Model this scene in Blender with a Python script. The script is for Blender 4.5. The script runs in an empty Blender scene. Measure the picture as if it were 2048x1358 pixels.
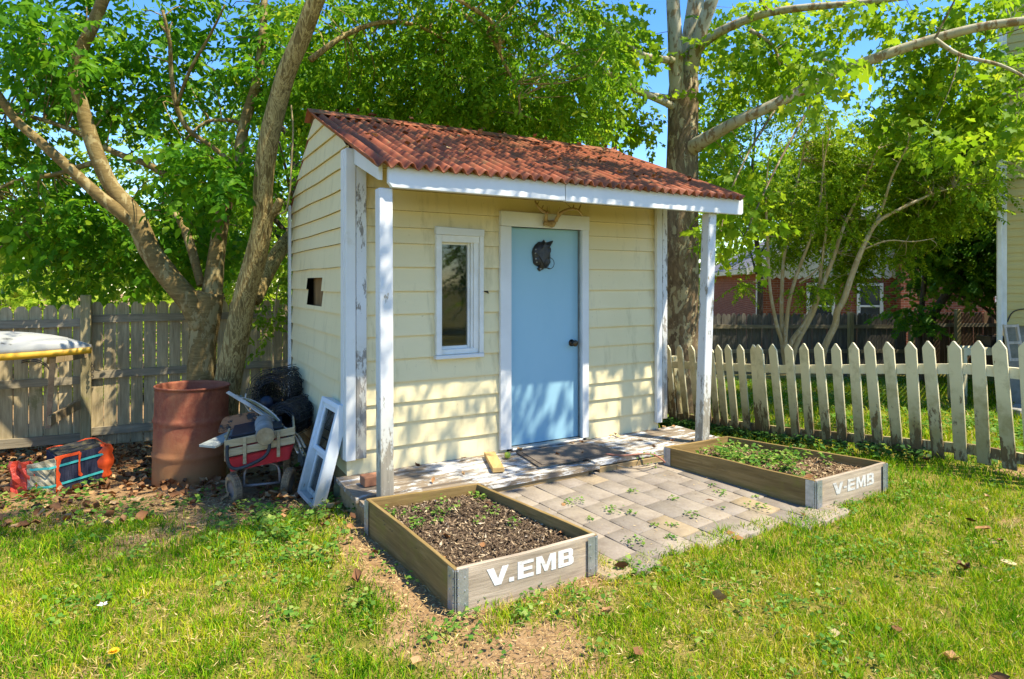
import bpy, bmesh, math, random
import numpy as np
from mathutils import Vector, Matrix, Euler, noise

random.seed(7)
RNG = np.random.default_rng(11)
scene = bpy.context.scene
COL = scene.collection
R = math.radians

# ------------------------------------------------------------------ camera numbers and frames
F, CX, HY, H = 1260.0, 1024.0, 565.0, 1.5

def at(u, v, d):
    """photo pixel + distance -> place in the yard (metres)"""
    return Vector(((u - CX) / F * d, d, H - (v - HY) / F * d))

A = R(29.7)
C1, S1 = math.cos(A), math.sin(A)
F0 = Vector((-1.151, 4.466, 0.0))
U1 = Vector((C1, S1, 0)); U2 = Vector((-S1, C1, 0))

def sw(s, t, z=0.0):
    return F0 + U1 * s + U2 * t + Vector((0, 0, z))

def wall(u, v, t0=0.0):
    """pixel on the plane t=t0 of the shed frame -> (s, z)"""
    p = F0 + U2 * t0
    k = (u - CX) / F
    s = (k * p.y - p.x) / (C1 - k * S1)
    d = p.y + s * S1
    return s, H - (v - HY) * d / F

_Q = np.array([-100, 4.2, 6.0, 7.8, 8.4, 11, 15, 30, 80, 400.])
_Z = np.array([0, 0, -.22, -.37, -.42, -.55, -.8, -1.3, -1.6, -1.6])

def gz(x, y):
    return float(np.interp(y - .25 * x, _Q, _Z))

def gza(x, y):
    return np.interp(y - .25 * x, _Q, _Z)

def onground(u, v):
    d = 5.0
    for _ in range(30):
        x = (u - CX) / F * d
        d = .5 * d + .5 * (H - gz(x, d)) * F / (v - HY)
    return Vector(((u - CX) / F * d, d, gz((u - CX) / F * d, d)))

# ------------------------------------------------------------------ value noise for scattering
_T = np.random.default_rng(3).random((64, 64))
def vnoise(x, y, sc=1.0):
    x = np.asarray(x) * sc + 100.3; y = np.asarray(y) * sc + 57.7
    xi = np.floor(x).astype(int); yi = np.floor(y).astype(int)
    fx = x - xi; fy = y - yi
    fx = fx * fx * (3 - 2 * fx); fy = fy * fy * (3 - 2 * fy)
    g = lambda a, b: _T[a % 64, b % 64]
    return (g(xi, yi) * (1 - fx) + g(xi + 1, yi) * fx) * (1 - fy) + (g(xi, yi + 1) * (1 - fx) + g(xi + 1, yi + 1) * fx) * fy
def fnoise(x, y, sc=1.0):
    return .5 * vnoise(x, y, sc) + .3 * vnoise(x, y, sc * 2.3) + .2 * vnoise(x, y, sc * 5.1)

# ------------------------------------------------------------------ node materials
def newmat(name):
    m = bpy.data.materials.new(name); m.use_nodes = True
    nt = m.node_tree; nt.nodes.clear()
    return m, nt
def N(nt, t, **kw):
    n = nt.nodes.new(t)
    for k, v in kw.items():
        if k.startswith('i_'):
            n.inputs[k[2:].replace('_', ' ')].default_value = v
        else:
            setattr(n, k, v)
    return n
def L(nt, a, b): nt.links.new(a, b)
def c4(c): return (c[0], c[1], c[2], 1.0)
def ramp(nt, fac, stops, interp='LINEAR'):
    r = N(nt, 'ShaderNodeValToRGB'); r.color_ramp.interpolation = interp
    e = r.color_ramp.elements
    while len(e) < len(stops): e.new(.5)
    for k, (p, c) in enumerate(stops):
        e[k].position = p; e[k].color = c4(c) if len(c) == 3 else c
    if fac is not None: L(nt, fac, r.inputs[0])
    return r.outputs[0]
def mix(nt, fac, a, b, mode='MIX'):
    m = N(nt, 'ShaderNodeMix', data_type='RGBA', blend_type=mode)
    for sock, val in ((m.inputs[0], fac), (m.inputs[6], a), (m.inputs[7], b)):
        if hasattr(val, 'is_linked') or hasattr(val, 'node'): L(nt, val, sock)
        elif isinstance(val, (int, float)): sock.default_value = val
        else: sock.default_value = c4(val)
    return m.outputs[2]
def math_(nt, op, a, b=None, clamp=False):
    m = N(nt, 'ShaderNodeMath', operation=op, use_clamp=clamp)
    for i, val in enumerate((a, b)):
        if val is None: continue
        if hasattr(val, 'node'): L(nt, val, m.inputs[i])
        else: m.inputs[i].default_value = val
    return m.outputs[0]
def coords(nt, stretch=(1, 1, 1), world=False):
    if world:
        src = N(nt, 'ShaderNodeNewGeometry').outputs['Position']
    else:
        tc = N(nt, 'ShaderNodeTexCoord').outputs['Object']
        oi = N(nt, 'ShaderNodeObjectInfo').outputs['Random']
        ad = N(nt, 'ShaderNodeVectorMath', operation='ADD')
        L(nt, tc, ad.inputs[0])
        L(nt, math_(nt, 'MULTIPLY', oi, 37.0), ad.inputs[1])
        src = ad.outputs[0]
    mp = N(nt, 'ShaderNodeMapping'); mp.inputs['Scale'].default_value = stretch
    L(nt, src, mp.inputs['Vector'])
    return mp.outputs[0]
def noi(nt, vec, scale, detail=4, rough=.6, dist=0.0):
    n = N(nt, 'ShaderNodeTexNoise'); n.inputs['Scale'].default_value = scale
    n.inputs['Detail'].default_value = detail; n.inputs['Roughness'].default_value = rough
    n.inputs['Distortion'].default_value = dist
    L(nt, vec, n.inputs['Vector'])
    return n.outputs['Fac']
def finish(nt, color, rough=.7, bump=None, bstr=.3, bdist=.01, metallic=0.0, spec=.3, normal=None):
    b = N(nt, 'ShaderNodeBsdfPrincipled')
    if hasattr(color, 'node'): L(nt, color, b.inputs['Base Color'])
    else: b.inputs['Base Color'].default_value = c4(color)
    if hasattr(rough, 'node'): L(nt, rough, b.inputs['Roughness'])
    else: b.inputs['Roughness'].default_value = rough
    b.inputs['Metallic'].default_value = metallic
    b.inputs['Specular IOR Level'].default_value = spec
    if bump is not None:
        bn = N(nt, 'ShaderNodeBump'); bn.inputs['Strength'].default_value = bstr
        bn.inputs['Distance'].default_value = bdist
        L(nt, bump, bn.inputs['Height']); L(nt, bn.outputs[0], b.inputs['Normal'])
    o = N(nt, 'ShaderNodeOutputMaterial'); L(nt, b.outputs[0], o.inputs[0])
    return b

def mat_plain(name, col, col2=None, scale=6, rough=.6, stretch=(1, 1, 1), bump=.2, metallic=0, spec=.3, bscale=None, lo=.35, hi=.65, bdist=.004):
    m, nt = newmat(name)
    v = coords(nt, stretch)
    col2 = col2 or tuple(c * .72 for c in col)
    f = noi(nt, v, scale, 6, .65)
    c = ramp(nt, f, [(lo, col), (hi, col2)])
    b = noi(nt, v, bscale or scale * 5, 5, .6)
    finish(nt, c, rough, b, bump, bdist, metallic, spec)
    return m

def mat_wood(name, cols, grain=(2, 2, 30), axis=0, rough=.8, bump=.5, moss=None, mossamt=.0, knots=True):
    """bare timber: streaks along one axis"""
    m, nt = newmat(name)
    st = [14.0, 14.0, 14.0]; st[axis] = .9
    v = coords(nt, st)
    f = noi(nt, v, 3.2, 7, .7, .6)
    c = ramp(nt, f, [(.25, cols[0]), (.5, cols[1]), (.75, cols[2])])
    v2 = coords(nt, [4 if i != axis else .8 for i in range(3)])
    f2 = noi(nt, v2, 1.7, 4, .6)
    c = mix(nt, ramp(nt, f2, [(.4, (0, 0, 0)), (.72, (.7, .7, .7))]), c, tuple(k * .45 for k in cols[1]), 'MIX')
    if moss:
        v3 = coords(nt)
        f3 = noi(nt, v3, 3.0, 6, .7)
        c = mix(nt, ramp(nt, f3, [(.62 - mossamt, (0, 0, 0)), (.72 - mossamt * .6, (.85, .85, .85))]), c, moss)
    finish(nt, c, rough, f, bump, .004, 0, .2)
    return m

def mat_paint(name, col, under, amount=.45, scale=9, axis=2, rough=.5, dirt=None, low=None, lowz=(0, .5), dirtamt=.0, bump=.35, soft=.03):
    """old paint: flaking to bare timber, dirt; low= extra wear near the foot of the piece"""
    m, nt = newmat(name)
    st = [2.2, 2.2, 2.2]; st[axis] = .7
    v = coords(nt, st); v0 = coords(nt)
    f = noi(nt, v, scale, 7, .72)
    fb = noi(nt, v0, 1.6, 3, .5)
    pe = math_(nt, 'ADD', math_(nt, 'MULTIPLY', f, .7), math_(nt, 'MULTIPLY', fb, .3))
    if low:
        tc = N(nt, 'ShaderNodeTexCoord').outputs['Object']
        sp = N(nt, 'ShaderNodeSeparateXYZ'); L(nt, tc, sp.inputs[0])
        mr = N(nt, 'ShaderNodeMapRange'); L(nt, sp.outputs[2], mr.inputs[0])
        mr.inputs[1].default_value = lowz[0]; mr.inputs[2].default_value = lowz[1]
        mr.inputs[3].default_value = low; mr.inputs[4].default_value = 0
        pe = math_(nt, 'ADD', pe, mr.outputs[0])
    fm = ramp(nt, pe, [(1 - amount, (0, 0, 0)), (1 - amount + soft, (1, 1, 1))])
    vw = coords(nt, [18 if i != axis else 1.2 for i in range(3)])
    w = ramp(nt, noi(nt, vw, 3, 6, .7), [(.3, tuple(k * .55 for k in under)), (.7, under)])
    var = noi(nt, v0, 2.5, 5, .6)
    c = ramp(nt, var, [(.3, col), (.75, tuple(k * .86 for k in col))])
    if dirt:
        fd = noi(nt, v0, 4.0, 6, .7)
        c = mix(nt, ramp(nt, fd, [(.58 - dirtamt, (0, 0, 0)), (.85 - dirtamt, (.8, .8, .8))]), c, dirt)
        if low:
            fd2 = math_(nt, 'MULTIPLY', fd, math_(nt, 'MULTIPLY', mr.outputs[0], 5.5 / max(low, .01) * .35))
            c = mix(nt, math_(nt, 'MINIMUM', fd2, .75), c, dirt)
    c = mix(nt, fm, c, w)
    h = math_(nt, 'SUBTRACT', math_(nt, 'MULTIPLY', noi(nt, vw, 4, 5, .6), .25), fm)
    finish(nt, c, rough, h, bump, .003, 0, .35)
    return m

def mat_leaf(name, stops, trans=.42, rough=.45, tcol=None):
    m, nt = newmat(name)
    a = N(nt, 'ShaderNodeAttribute'); a.attribute_name = 'rnd'
    c = ramp(nt, a.outputs['Fac'], stops)
    b = N(nt, 'ShaderNodeBsdfPrincipled'); L(nt, c, b.inputs['Base Color'])
    b.inputs['Roughness'].default_value = rough + .1; b.inputs['Specular IOR Level'].default_value = .14
    t = N(nt, 'ShaderNodeBsdfTranslucent')
    tc = mix(nt, 1.0, c, tcol or (1.0, 1.0, .45), 'MULTIPLY')
    g = N(nt, 'ShaderNodeGamma'); L(nt, tc, g.inputs[0]); g.inputs[1].default_value = .8
    L(nt, g.outputs[0], t.inputs[0])
    x = N(nt, 'ShaderNodeMixShader'); x.inputs[0].default_value = trans
    L(nt, b.outputs[0], x.inputs[1]); L(nt, t.outputs[0], x.inputs[2])
    o = N(nt, 'ShaderNodeOutputMaterial'); L(nt, x.outputs[0], o.inputs[0])
    return m

def mat_bark(name, cols, stretch=(9, 9, 1.6), scale=2.2, bump=.9, patch=None, bdist=.02, ring=False):
    m, nt = newmat(name)
    v = coords(nt, stretch); v0 = coords(nt)
    f = noi(nt, v, scale, 7, .7, .8)
    c = ramp(nt, f, [(.3, cols[0]), (.52, cols[1]), (.74, cols[2])])
    f2 = noi(nt, v0, 2.2, 4, .6)
    c = mix(nt, ramp(nt, f2, [(.45, (0, 0, 0)), (.8, (.6, .6, .6))]), c, cols[0])
    if patch:
        vp = coords(nt, (5, 5, 2.4))
        fp = noi(nt, vp, 2.4, 5, .62, .5)
        c = mix(nt, ramp(nt, fp, [(.53, (0, 0, 0)), (.58, (1, 1, 1))]), c, patch)
        f = math_(nt, 'SUBTRACT', f, math_(nt, 'MULTIPLY', ramp(nt, fp, [(.53, (0, 0, 0)), (.58, (1, 1, 1))]), .5))
    finish(nt, c, .85, f, bump, bdist, 0, .2)
    return m

# ------------------------------------------------------------------ mesh building
class MB:
    def __init__(self): self.v = []; self.f = []
    def add(self, vs, fs):
        o = len(self.v); self.v += [Vector(p) for p in vs]; self.f += [[i + o for i in f] for f in fs]; return self
    def bx(self, x0, x1, y0, y1, z0, z1, M=None):
        vs = [Vector(p) for p in ((x0, y0, z0), (x1, y0, z0), (x1, y1, z0), (x0, y1, z0), (x0, y0, z1), (x1, y0, z1), (x1, y1, z1), (x0, y1, z1))]
        if M is not None: vs = [M @ p for p in vs]
        return self.add(vs, [(0, 3, 2, 1), (4, 5, 6, 7), (0, 1, 5, 4), (1, 2, 6, 5), (2, 3, 7, 6), (3, 0, 4, 7)])
    def bar(self, a, b, w, h, up=(0, 0, 1)):
        """box from a to b, w across, h along up"""
        a = Vector(a); b = Vector(b); d = (b - a).normalized(); up = Vector(up)
        sd = d.cross(up).normalized(); u = sd.cross(d).normalized()
        vs = []
        for p in (a, b):
            for q, r in ((-1, -1), (1, -1), (1, 1), (-1, 1)):
                vs.append(p + sd * (q * w / 2) + u * (r * h / 2))
        return self.add(vs, [(3, 2, 1, 0), (4, 5, 6, 7), (0, 1, 5, 4), (1, 2, 6, 5), (2, 3, 7, 6), (3, 0, 4, 7)])
    def prism(self, poly, fn, d0, d1):
        """poly of 2-D points pushed along a third axis; fn(a, b, depth) -> point"""
        n = len(poly)
        vs = [fn(a, b, d0) for a, b in poly] + [fn(a, b, d1) for a, b in poly]
        fs = [list(range(n))[::-1], list(range(n, 2 * n))] + [(i, (i + 1) % n, n + (i + 1) % n, n + i) for i in range(n)]
        return self.add(vs, fs)
    def tube(self, pts, rad, n=8, cap=True, wob=0.0, seed=0):
        pts = [Vector(p) for p in pts]
        if not isinstance(rad, (list, tuple)): rad = [rad] * len(pts)
        vs = []; fs = []
        ref = None
        for i, p in enumerate(pts):
            t = (pts[min(i + 1, len(pts) - 1)] - pts[max(i - 1, 0)])
            t = t.normalized() if t.length > 1e-9 else Vector((0, 0, 1))
            if ref is None:
                ref = Vector((1, 0, 0)) if abs(t.x) < .8 else Vector((0, 1, 0))
            sd = (ref - t * ref.dot(t)).normalized(); ref = sd
            u = t.cross(sd)
            for k in range(n):
                a = 2 * math.pi * k / n
                r = rad[i]
                if wob: r *= 1 + wob * noise.noise(Vector((math.cos(a) * 1.3 + seed, math.sin(a) * 1.3, p.length * 2.5)))
                vs.append(p + (sd * math.cos(a) + u * math.sin(a)) * r)
        for i in range(len(pts) - 1):
            for k in range(n):
                a = i * n + k; b = i * n + (k + 1) % n
                fs.append((a, b, b + n, a + n))
        if cap:
            fs.append(list(range(n))[::-1]); fs.append([len(vs) - n + k for k in range(n)])
        return self.add(vs, fs)
    def ring(self, c, ax1, ax2, r, w, n=24, m=6):
        c = Vector(c); ax1 = Vector(ax1).normalized(); ax2 = Vector(ax2).normalized()
        nn = ax1.cross(ax2); vs = []; fs = []
        for i in range(n):
            a = 2 * math.pi * i / n; d = ax1 * math.cos(a) + ax2 * math.sin(a)
            for k in range(m):
                b = 2 * math.pi * k / m
                vs.append(c + d * (r + w * math.cos(b)) + nn * (w * math.sin(b)))
        for i in range(n):
            for k in range(m):
                fs.append((i * m + k, ((i + 1) % n) * m + k, ((i + 1) % n) * m + (k + 1) % m, i * m + (k + 1) % m))
        return self.add(vs, fs)
    def lathe(self, prof, c=(0, 0, 0), n=32, ax=None, closed=False):
        """prof list of (r, h); ax = (x-axis, y-axis, axis) frame"""
        c = Vector(c)
        X, Y, Z = ax or (Vector((1, 0, 0)), Vector((0, 1, 0)), Vector((0, 0, 1)))
        vs = []; fs = []; p = len(prof)
        for i in range(n):
            a = 2 * math.pi * i / n
            for r, h in prof:
                vs.append(c + X * (r * math.cos(a)) + Y * (r * math.sin(a)) + Z * h)
        for i in range(n):
            for k in range(p - 1):
                fs.append((i * p + k, ((i + 1) % n) * p + k, ((i + 1) % n) * p + k + 1, i * p + k + 1))
        if closed:
            fs.append([i * p for i in range(n)][::-1]); fs.append([i * p + p - 1 for i in range(n)])
        return self.add(vs, fs)

WM = {}     # world matrices of the Empties
def wmat(o):
    if o is None: return Matrix.Identity(4)
    if o.name in WM: return WM[o.name]
    return Matrix.Identity(4)

def spline(pts, k=4):
    """smooth a list of points (any tuples) with Catmull-Rom"""
    P = [np.array(p, float) for p in pts]; out = []
    for i in range(len(P) - 1):
        a = P[max(i - 1, 0)]; b = P[i]; c = P[i + 1]; d = P[min(i + 2, len(P) - 1)]
        for j in range(k):
            t = j / k
            out.append(.5 * (2 * b + (c - a) * t + (2 * a - 5 * b + 4 * c - d) * t * t + (3 * b - a - 3 * c + d) * t ** 3))
    out.append(P[-1]); return out

def thing(name, label, cat, loc=(0, 0, 0), rotz=0, group=None, rot=None):
    o = bpy.data.objects.new(name, None); COL.objects.link(o)
    o.empty_display_size = .1
    o.location = loc; o.rotation_euler = rot if rot else (0, 0, rotz)
    WM[o.name] = Matrix.Translation(Vector(loc)) @ o.rotation_euler.to_matrix().to_4x4()
    o['label'] = label; o['category'] = cat
    if group: o['group'] = group
    return o
def tag(o, label, cat, group=None, kind=None):
    o['label'] = label; o['category'] = cat
    if group: o['group'] = group
    if kind: o['kind'] = kind
    return o
def obj(name, mb, mat, parent=None, local=False, bevel=0, smooth=False, solid=0, label=None, top=None):
    """link mb as one object. Vertices are in yard coordinates unless local=True."""
    vs = mb.v
    if not local and parent is not None:
        inv = (wmat(parent)).inverted(); vs = [inv @ p for p in vs]
    if parent is None and not local and len(vs) and top is None:
        lo = Vector((min(p.x for p in vs), min(p.y for p in vs), min(p.z for p in vs))); hi = Vector((max(p.x for p in vs), max(p.y for p in vs), max(p.z for p in vs)))
        top = Vector(((lo.x + hi.x) / 2, (lo.y + hi.y) / 2, lo.z))
        vs = [p - top for p in vs]
    me = bpy.data.meshes.new(name); me.from_pydata([tuple(p) for p in vs], [], [list(f) for f in mb.f])
    if bevel:
        bm = bmesh.new(); bm.from_mesh(me)
        bmesh.ops.recalc_face_normals(bm, faces=bm.faces)
        bmesh.ops.bevel(bm, geom=list(bm.edges), offset=bevel, segments=1, affect='EDGES', clamp_overlap=True)
        bm.to_mesh(me); bm.free()
    me.validate()
    if smooth:
        me.polygons.foreach_set('use_smooth', [True] * len(me.polygons))
    me.materials.append(mat)
    o = bpy.data.objects.new(name, me); COL.objects.link(o)
    if parent is not None: o.parent = parent
    elif top is not None and not local: o.location = top
    WM[o.name] = wmat(parent) if parent is not None else Matrix.Translation(o.location)
    if solid:
        md = o.modifiers.new('thick', 'SOLIDIFY'); md.thickness = solid; md.offset = 0
    if label: o['label'] = label
    return o
def copytree(o, parent=None):
    c = o.copy(); COL.objects.link(c)
    if parent is not None: c.parent = parent
    for ch in list(o.children): copytree(ch, c)
    return c

def npmesh(name, V, Fq, mat, parent=None, rnd=None, smooth=False):
    """big mesh from arrays. V (n,3) in yard coordinates, Fq (m,4)"""
    V = np.asarray(V, np.float32)
    if parent is not None:
        inv = np.array(wmat(parent).inverted()); V = (V @ inv[:3, :3].T + inv[:3, 3]).astype(np.float32)
    me = bpy.data.meshes.new(name); n = len(V); m, k = Fq.shape
    me.vertices.add(n); me.vertices.foreach_set('co', V.ravel())
    me.loops.add(m * k); me.loops.foreach_set('vertex_index', Fq.astype(np.int32).ravel())
    me.polygons.add(m)
    me.polygons.foreach_set('loop_start', np.arange(0, m * k, k, dtype=np.int32))
    if smooth: me.polygons.foreach_set('use_smooth', np.ones(m, bool))
    if rnd is not None:
        at_ = me.attributes.new('rnd', 'FLOAT', 'POINT'); at_.data.foreach_set('value', np.asarray(rnd, np.float32))
    me.update(calc_edges=True)
    me.materials.append(mat)
    o = bpy.data.objects.new(name, me); COL.objects.link(o)
    if parent is not None: o.parent = parent
    return o

def copy_label(o, s): o['label'] = s; return o

# ================================================================== SHED
CREAM = (.77, .655, .385)
def mat_siding():
    m, nt = newmat('cream_siding')
    v0 = coords(nt); vs = coords(nt, (1, 1, 9))
    c = ramp(nt, noi(nt, v0, 1.3, 5, .6), [(.3, CREAM), (.75, (.70, .60, .34))])
    st = noi(nt, coords(nt, (7, 7, 1.1)), 1.6, 6, .7)
    c = mix(nt, ramp(nt, st, [(.54, (0, 0, 0)), (.80, (.6, .6, .6))]), c, (.33, .27, .13))
    sp = noi(nt, v0, 38, 3, .5)
    c = mix(nt, ramp(nt, sp, [(.70, (0, 0, 0)), (.76, (.35, .35, .35))]), c, (.22, .17, .09))
    h = noi(nt, coords(nt, (3, 3, 40)), 2.2, 5, .6)
    finish(nt, c, .5, h, .12, .004, 0, .35)
    return m
M_SIDING = mat_siding()
M_WHITE = mat_paint('white_trim_paint', (.70, .70, .68), (.30, .25, .19), .30, 9, 2, dirt=(.45, .40, .26), dirtamt=-.02)
M_PEEL = mat_paint('peeling_trim_paint', (.70, .70, .69), (.34, .31, .27), .47, 11, 2, dirt=(.4, .36, .26), low=.10, lowz=(.2, 1.3))
M_FASCIA = mat_paint('fascia_paint', (.70, .715, .73), (.30, .25, .19), .27, 8, 0, dirt=(.5, .42, .2), dirtamt=-.08)
M_DECK = mat_paint('worn_deck_paint', (.58, .58, .565), (.27, .21, .145), .535, 9, 0, rough=.85, dirt=(.30, .26, .20), dirtamt=.13, bump=.8, soft=.05)
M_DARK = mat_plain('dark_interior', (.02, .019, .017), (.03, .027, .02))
M_BARE = mat_wood('bare_stud_wood', [(.10, .06, .03), (.25, .15, .06), (.36, .23, .10)], axis=2)
M_RIM = mat_wood('rim_board_wood', [(.16, .11, .06), (.30, .21, .10), (.42, .31, .17)], axis=0, moss=(.75, .72, .6), mossamt=.02)

def mat_roof():
    m, nt = newmat('red_corrugated_roof')
    v = coords(nt, (1, 1, 1)); vl = coords(nt, (9, .9, .9))
    c = ramp(nt, noi(nt, vl, 2.5, 6, .7), [(.25, (.17, .05, .022)), (.55, (.30, .085, .038)), (.8, (.42, .16, .075))])
    f = noi(nt, v, 2.2, 7, .72)
    c = mix(nt, ramp(nt, f, [(.49, (0, 0, 0)), (.64, (.8, .8, .8))]), c, (.15, .075, .035))
    f2 = noi(nt, v, 9, 6, .7)
    c = mix(nt, ramp(nt, f2, [(.60, (0, 0, 0)), (.68, (.8, .8, .8))]), c, (.16, .13, .06))
    # grit lying in the valleys of the corrugation
    tc = N(nt, 'ShaderNodeTexCoord').outputs['Object']; sx = N(nt, 'ShaderNodeSeparateXYZ'); L(nt, tc, sx.inputs[0])
    wv = math_(nt, 'COSINE', math_(nt, 'MULTIPLY', math_(nt, 'ADD', sx.outputs[0], .06), 2 * math.pi / .087))
    vm = math_(nt, 'MULTIPLY', math_(nt, 'MULTIPLY', math_(nt, 'SUBTRACT', 0.0, wv), .75, True), ramp(nt, noi(nt, coords(nt, (1, .6, 1)), 2.6, 6, .7), [(.36, (.1, .1, .1)), (.6, (1, 1, 1))]), True)
    c = mix(nt, vm, c, (.10, .07, .035))
    f3 = noi(nt, v, 40, 3, .6)
    c = mix(nt, ramp(nt, f3, [(.68, (0, 0, 0)), (.72, (.7, .7, .7))]), c, (.42, .30, .20))
    finish(nt, c, .62, f3, .3, .003, 0, .3)
    return m
M_ROOF = mat_roof()
M_DOOR = mat_plain('blue_door_paint', (.285, .485, .585), (.25, .445, .55), 2.6, .45, (1, 1, .6), .05, 0, .4, 30, .3, .8)
M_KNOB = mat_plain('old_brass_knob', (.10, .075, .05), (.05, .04, .03), 20, .35, metallic=.9)
M_ALU = mat_plain('dull_aluminium', (.55, .54, .50), (.38, .37, .34), 12, .42, metallic=.7)
M_VINYL = mat_plain('window_vinyl', (.78, .77, .73), (.66, .64, .58), 5, .4)
def mat_glass(name, tint=(.9, .95, .92), dirt=.035):
    m, nt = newmat(name)
    v = coords(nt)
    g = N(nt, 'ShaderNodeBsdfGlossy'); g.inputs['Roughness'].default_value = .03
    t = N(nt, 'ShaderNodeBsdfTransparent'); t.inputs[0].default_value = c4(tint)
    fr = N(nt, 'ShaderNodeFresnel'); fr.inputs[0].default_value = 1.55
    mx = N(nt, 'ShaderNodeMixShader'); L(nt, fr.outputs[0], mx.inputs[0]); L(nt, t.outputs[0], mx.inputs[1]); L(nt, g.outputs[0], mx.inputs[2])
    d = N(nt, 'ShaderNodeBsdfDiffuse'); d.inputs[0].default_value = (.5, .48, .42, 1)
    mx2 = N(nt, 'ShaderNodeMixShader')
    L(nt, ramp(nt, noi(nt, v, 6, 5, .7), [(.4, (.01, .01, .01)), (.8, (dirt, dirt, dirt))]), mx2.inputs[0])
    L(nt, mx.outputs[0], mx2.inputs[1]); L(nt, d.outputs[0], mx2.inputs[2])
    o = N(nt, 'ShaderNodeOutputMaterial'); L(nt, mx2.outputs[0], o.inputs[0])
    return m
M_GLASS = mat_glass('dusty_window_glass')

W_, D_ = 2.88, 2.07
TR, ZR, ZE, ZF = 1.07, 2.93, 2.27, 2.50       # ridge, back eave, wall top
KF = (ZR - ZF) / TR; KB = (ZR - ZE) / (D_ - TR)
shed = thing('garden_shed', 'small cream clapboard shed with red corrugated roof, blue door and raised porch', 'shed', F0, A)
def P(mb): return mb
def sobj(name, mb, mat, parent=None, **k):      # vertices already in the shed's own frame
    return obj(name, mb, mat, parent or shed, local=True, **k)

LAPS = [.14, .303, .470, .619, .768, .94, 1.107, 1.268, 1.435, 1.615, 1.788, 1.906, 2.032, 2.183, 2.33, 2.47, 2.62, 2.77, 2.93]
DR = [wall(1009, 452)[0], wall(1162, 458)[0]]                 # door opening
DOOR_S0, DOOR_Z1 = wall(1013.5, 453, .03); DOOR_S1 = wall(1155, 459, .03)[0]; DOOR_Z0 = .165
WS0, WZ1 = wall(868, 455); WS1 = wall(961, 460)[0]; WZ0 = wall(868, 718)[1]

def lap_wall(mb, span, holes, fn, ztop, jit=0.0, seed=0):
    """fn(a, off, z) -> point in shed frame; span(z) -> (a0, a1)"""
    rnd = random.Random(seed)
    for i in range(len(LAPS) - 1):
        z0, z1 = LAPS[i], min(LAPS[i + 1], ztop)
        if z0 >= ztop - 1e-4: break
        prof = lambda z: .024 - .019 * (z - LAPS[i]) / (LAPS[i + 1] - LAPS[i])
        cuts = sorted({z0, z1} | {h[k] for h in holes for k in (2, 3) if z0 < h[k] < z1})
        for ca, cb in zip(cuts, cuts[1:]):
            mid = (ca + cb) / 2
            hs = sorted([(h[0], h[1]) for h in holes if h[2] - 1e-6 <= mid <= h[3] + 1e-6])
            edges = []; cur = None
            for ha, hb in hs: edges.append((cur, ha)); cur = hb
            edges.append((cur, None))
            for ea, eb in edges:
                a0 = span(ca)[0] if ea is None else ea; a1 = span(ca)[1] if eb is None else eb
                b0 = span(cb)[0] if ea is None else ea; b1 = span(cb)[1] if eb is None else eb
                if a1 - a0 < .004: continue
                n = max(1, int((a1 - a0) / .25))
                pts0 = []; pts1 = []; lip = []
                for k in range(n + 1):
                    q = k / n
                    x0 = a0 + (a1 - a0) * q; x1 = b0 + (b1 - b0) * q
                    sag = jit * noise.noise(Vector((x0 * 1.3, i * 3.1 + seed, 0))) if (ca == z0 and 0 < i) else 0
                    sg2 = jit * noise.noise(Vector((x1 * 1.3, (i + 1) * 3.1 + seed, 0))) if (cb == z1 and cb < ztop - .01) else 0
                    pts0.append(fn(x0, prof(ca), ca + sag)); pts1.append(fn(x1, prof(cb), cb + sg2)); lip.append(fn(x0, .002, ca + sag + .004))
                vs = pts0 + pts1 + lip; m_ = n + 1
                mb.add(vs, [(k, k + 1, m_ + k + 1, m_ + k) for k in range(n)] + ([(2 * m_ + k, 2 * m_ + k + 1, k + 1, k) for k in range(n)] if ca == z0 else []))
    return mb

# front wall
mb = lap_wall(MB(), lambda z: (0, W_), [(DOOR_S0 - .03, DOOR_S1 + .05, .13, DOOR_Z1 + .02), (WS0 + .01, WS1 - .01, WZ0 + .04, WZ1 - .02)],
              lambda a, o, z: Vector((a, -o, z)), ZF - .06, .004, 1)
sobj('front_wall', mb, M_SIDING)
def side_span(z):
    return (0 if z < ZF else (z - ZF) / KF), (D_ if z < ZE else D_ - (z - ZE) / KB)
# the opening in the left wall where siding is missing
def lwall(u, v):
    p = F0; k = (u - CX) / F
    t = (k * p.y - p.x) / (-S1 - k * C1); d = p.y + C1 * t
    return t, H - (v - HY) * d / F
ht1, hz1 = lwall(618, 556); ht0, hz0 = lwall(648, 613)
mb = lap_wall(MB(), side_span, [(ht0, ht1, hz0, hz1)], lambda a, o, z: Vector((-o, a, z)), ZR - .03, .012, 5)
sobj('left_wall', mb, M_SIDING)
mb = lap_wall(MB(), side_span, [], lambda a, o, z: Vector((W_ + o, a, z)), ZR - .03, .008, 9)
sobj('right_wall', mb, M_SIDING)
mb = lap_wall(MB(), lambda z: (0, W_), [], lambda a, o, z: Vector((a, D_ + o, z)), ZE, .008, 12)
sobj('back_wall', mb, M_SIDING)
wo = sobj('wall_opening', MB().bx(.05, .07, ht0 - .05, ht1 + .05, hz0 - .05, hz1 + .05), M_BARE)
for q in (ht0 + .10, ht0 - .02): sobj('stud', MB().bx(.012, .049, q, q + .03, hz0 - .05, hz1 + .05), M_BARE, wo)
# interior shell: floor and lining coloured near black for the unlit inside
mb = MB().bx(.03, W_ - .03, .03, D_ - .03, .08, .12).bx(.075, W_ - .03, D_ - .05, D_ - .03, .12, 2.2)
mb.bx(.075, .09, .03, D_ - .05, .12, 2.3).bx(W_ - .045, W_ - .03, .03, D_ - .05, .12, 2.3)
sobj('floor', mb, M_DARK)
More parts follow.
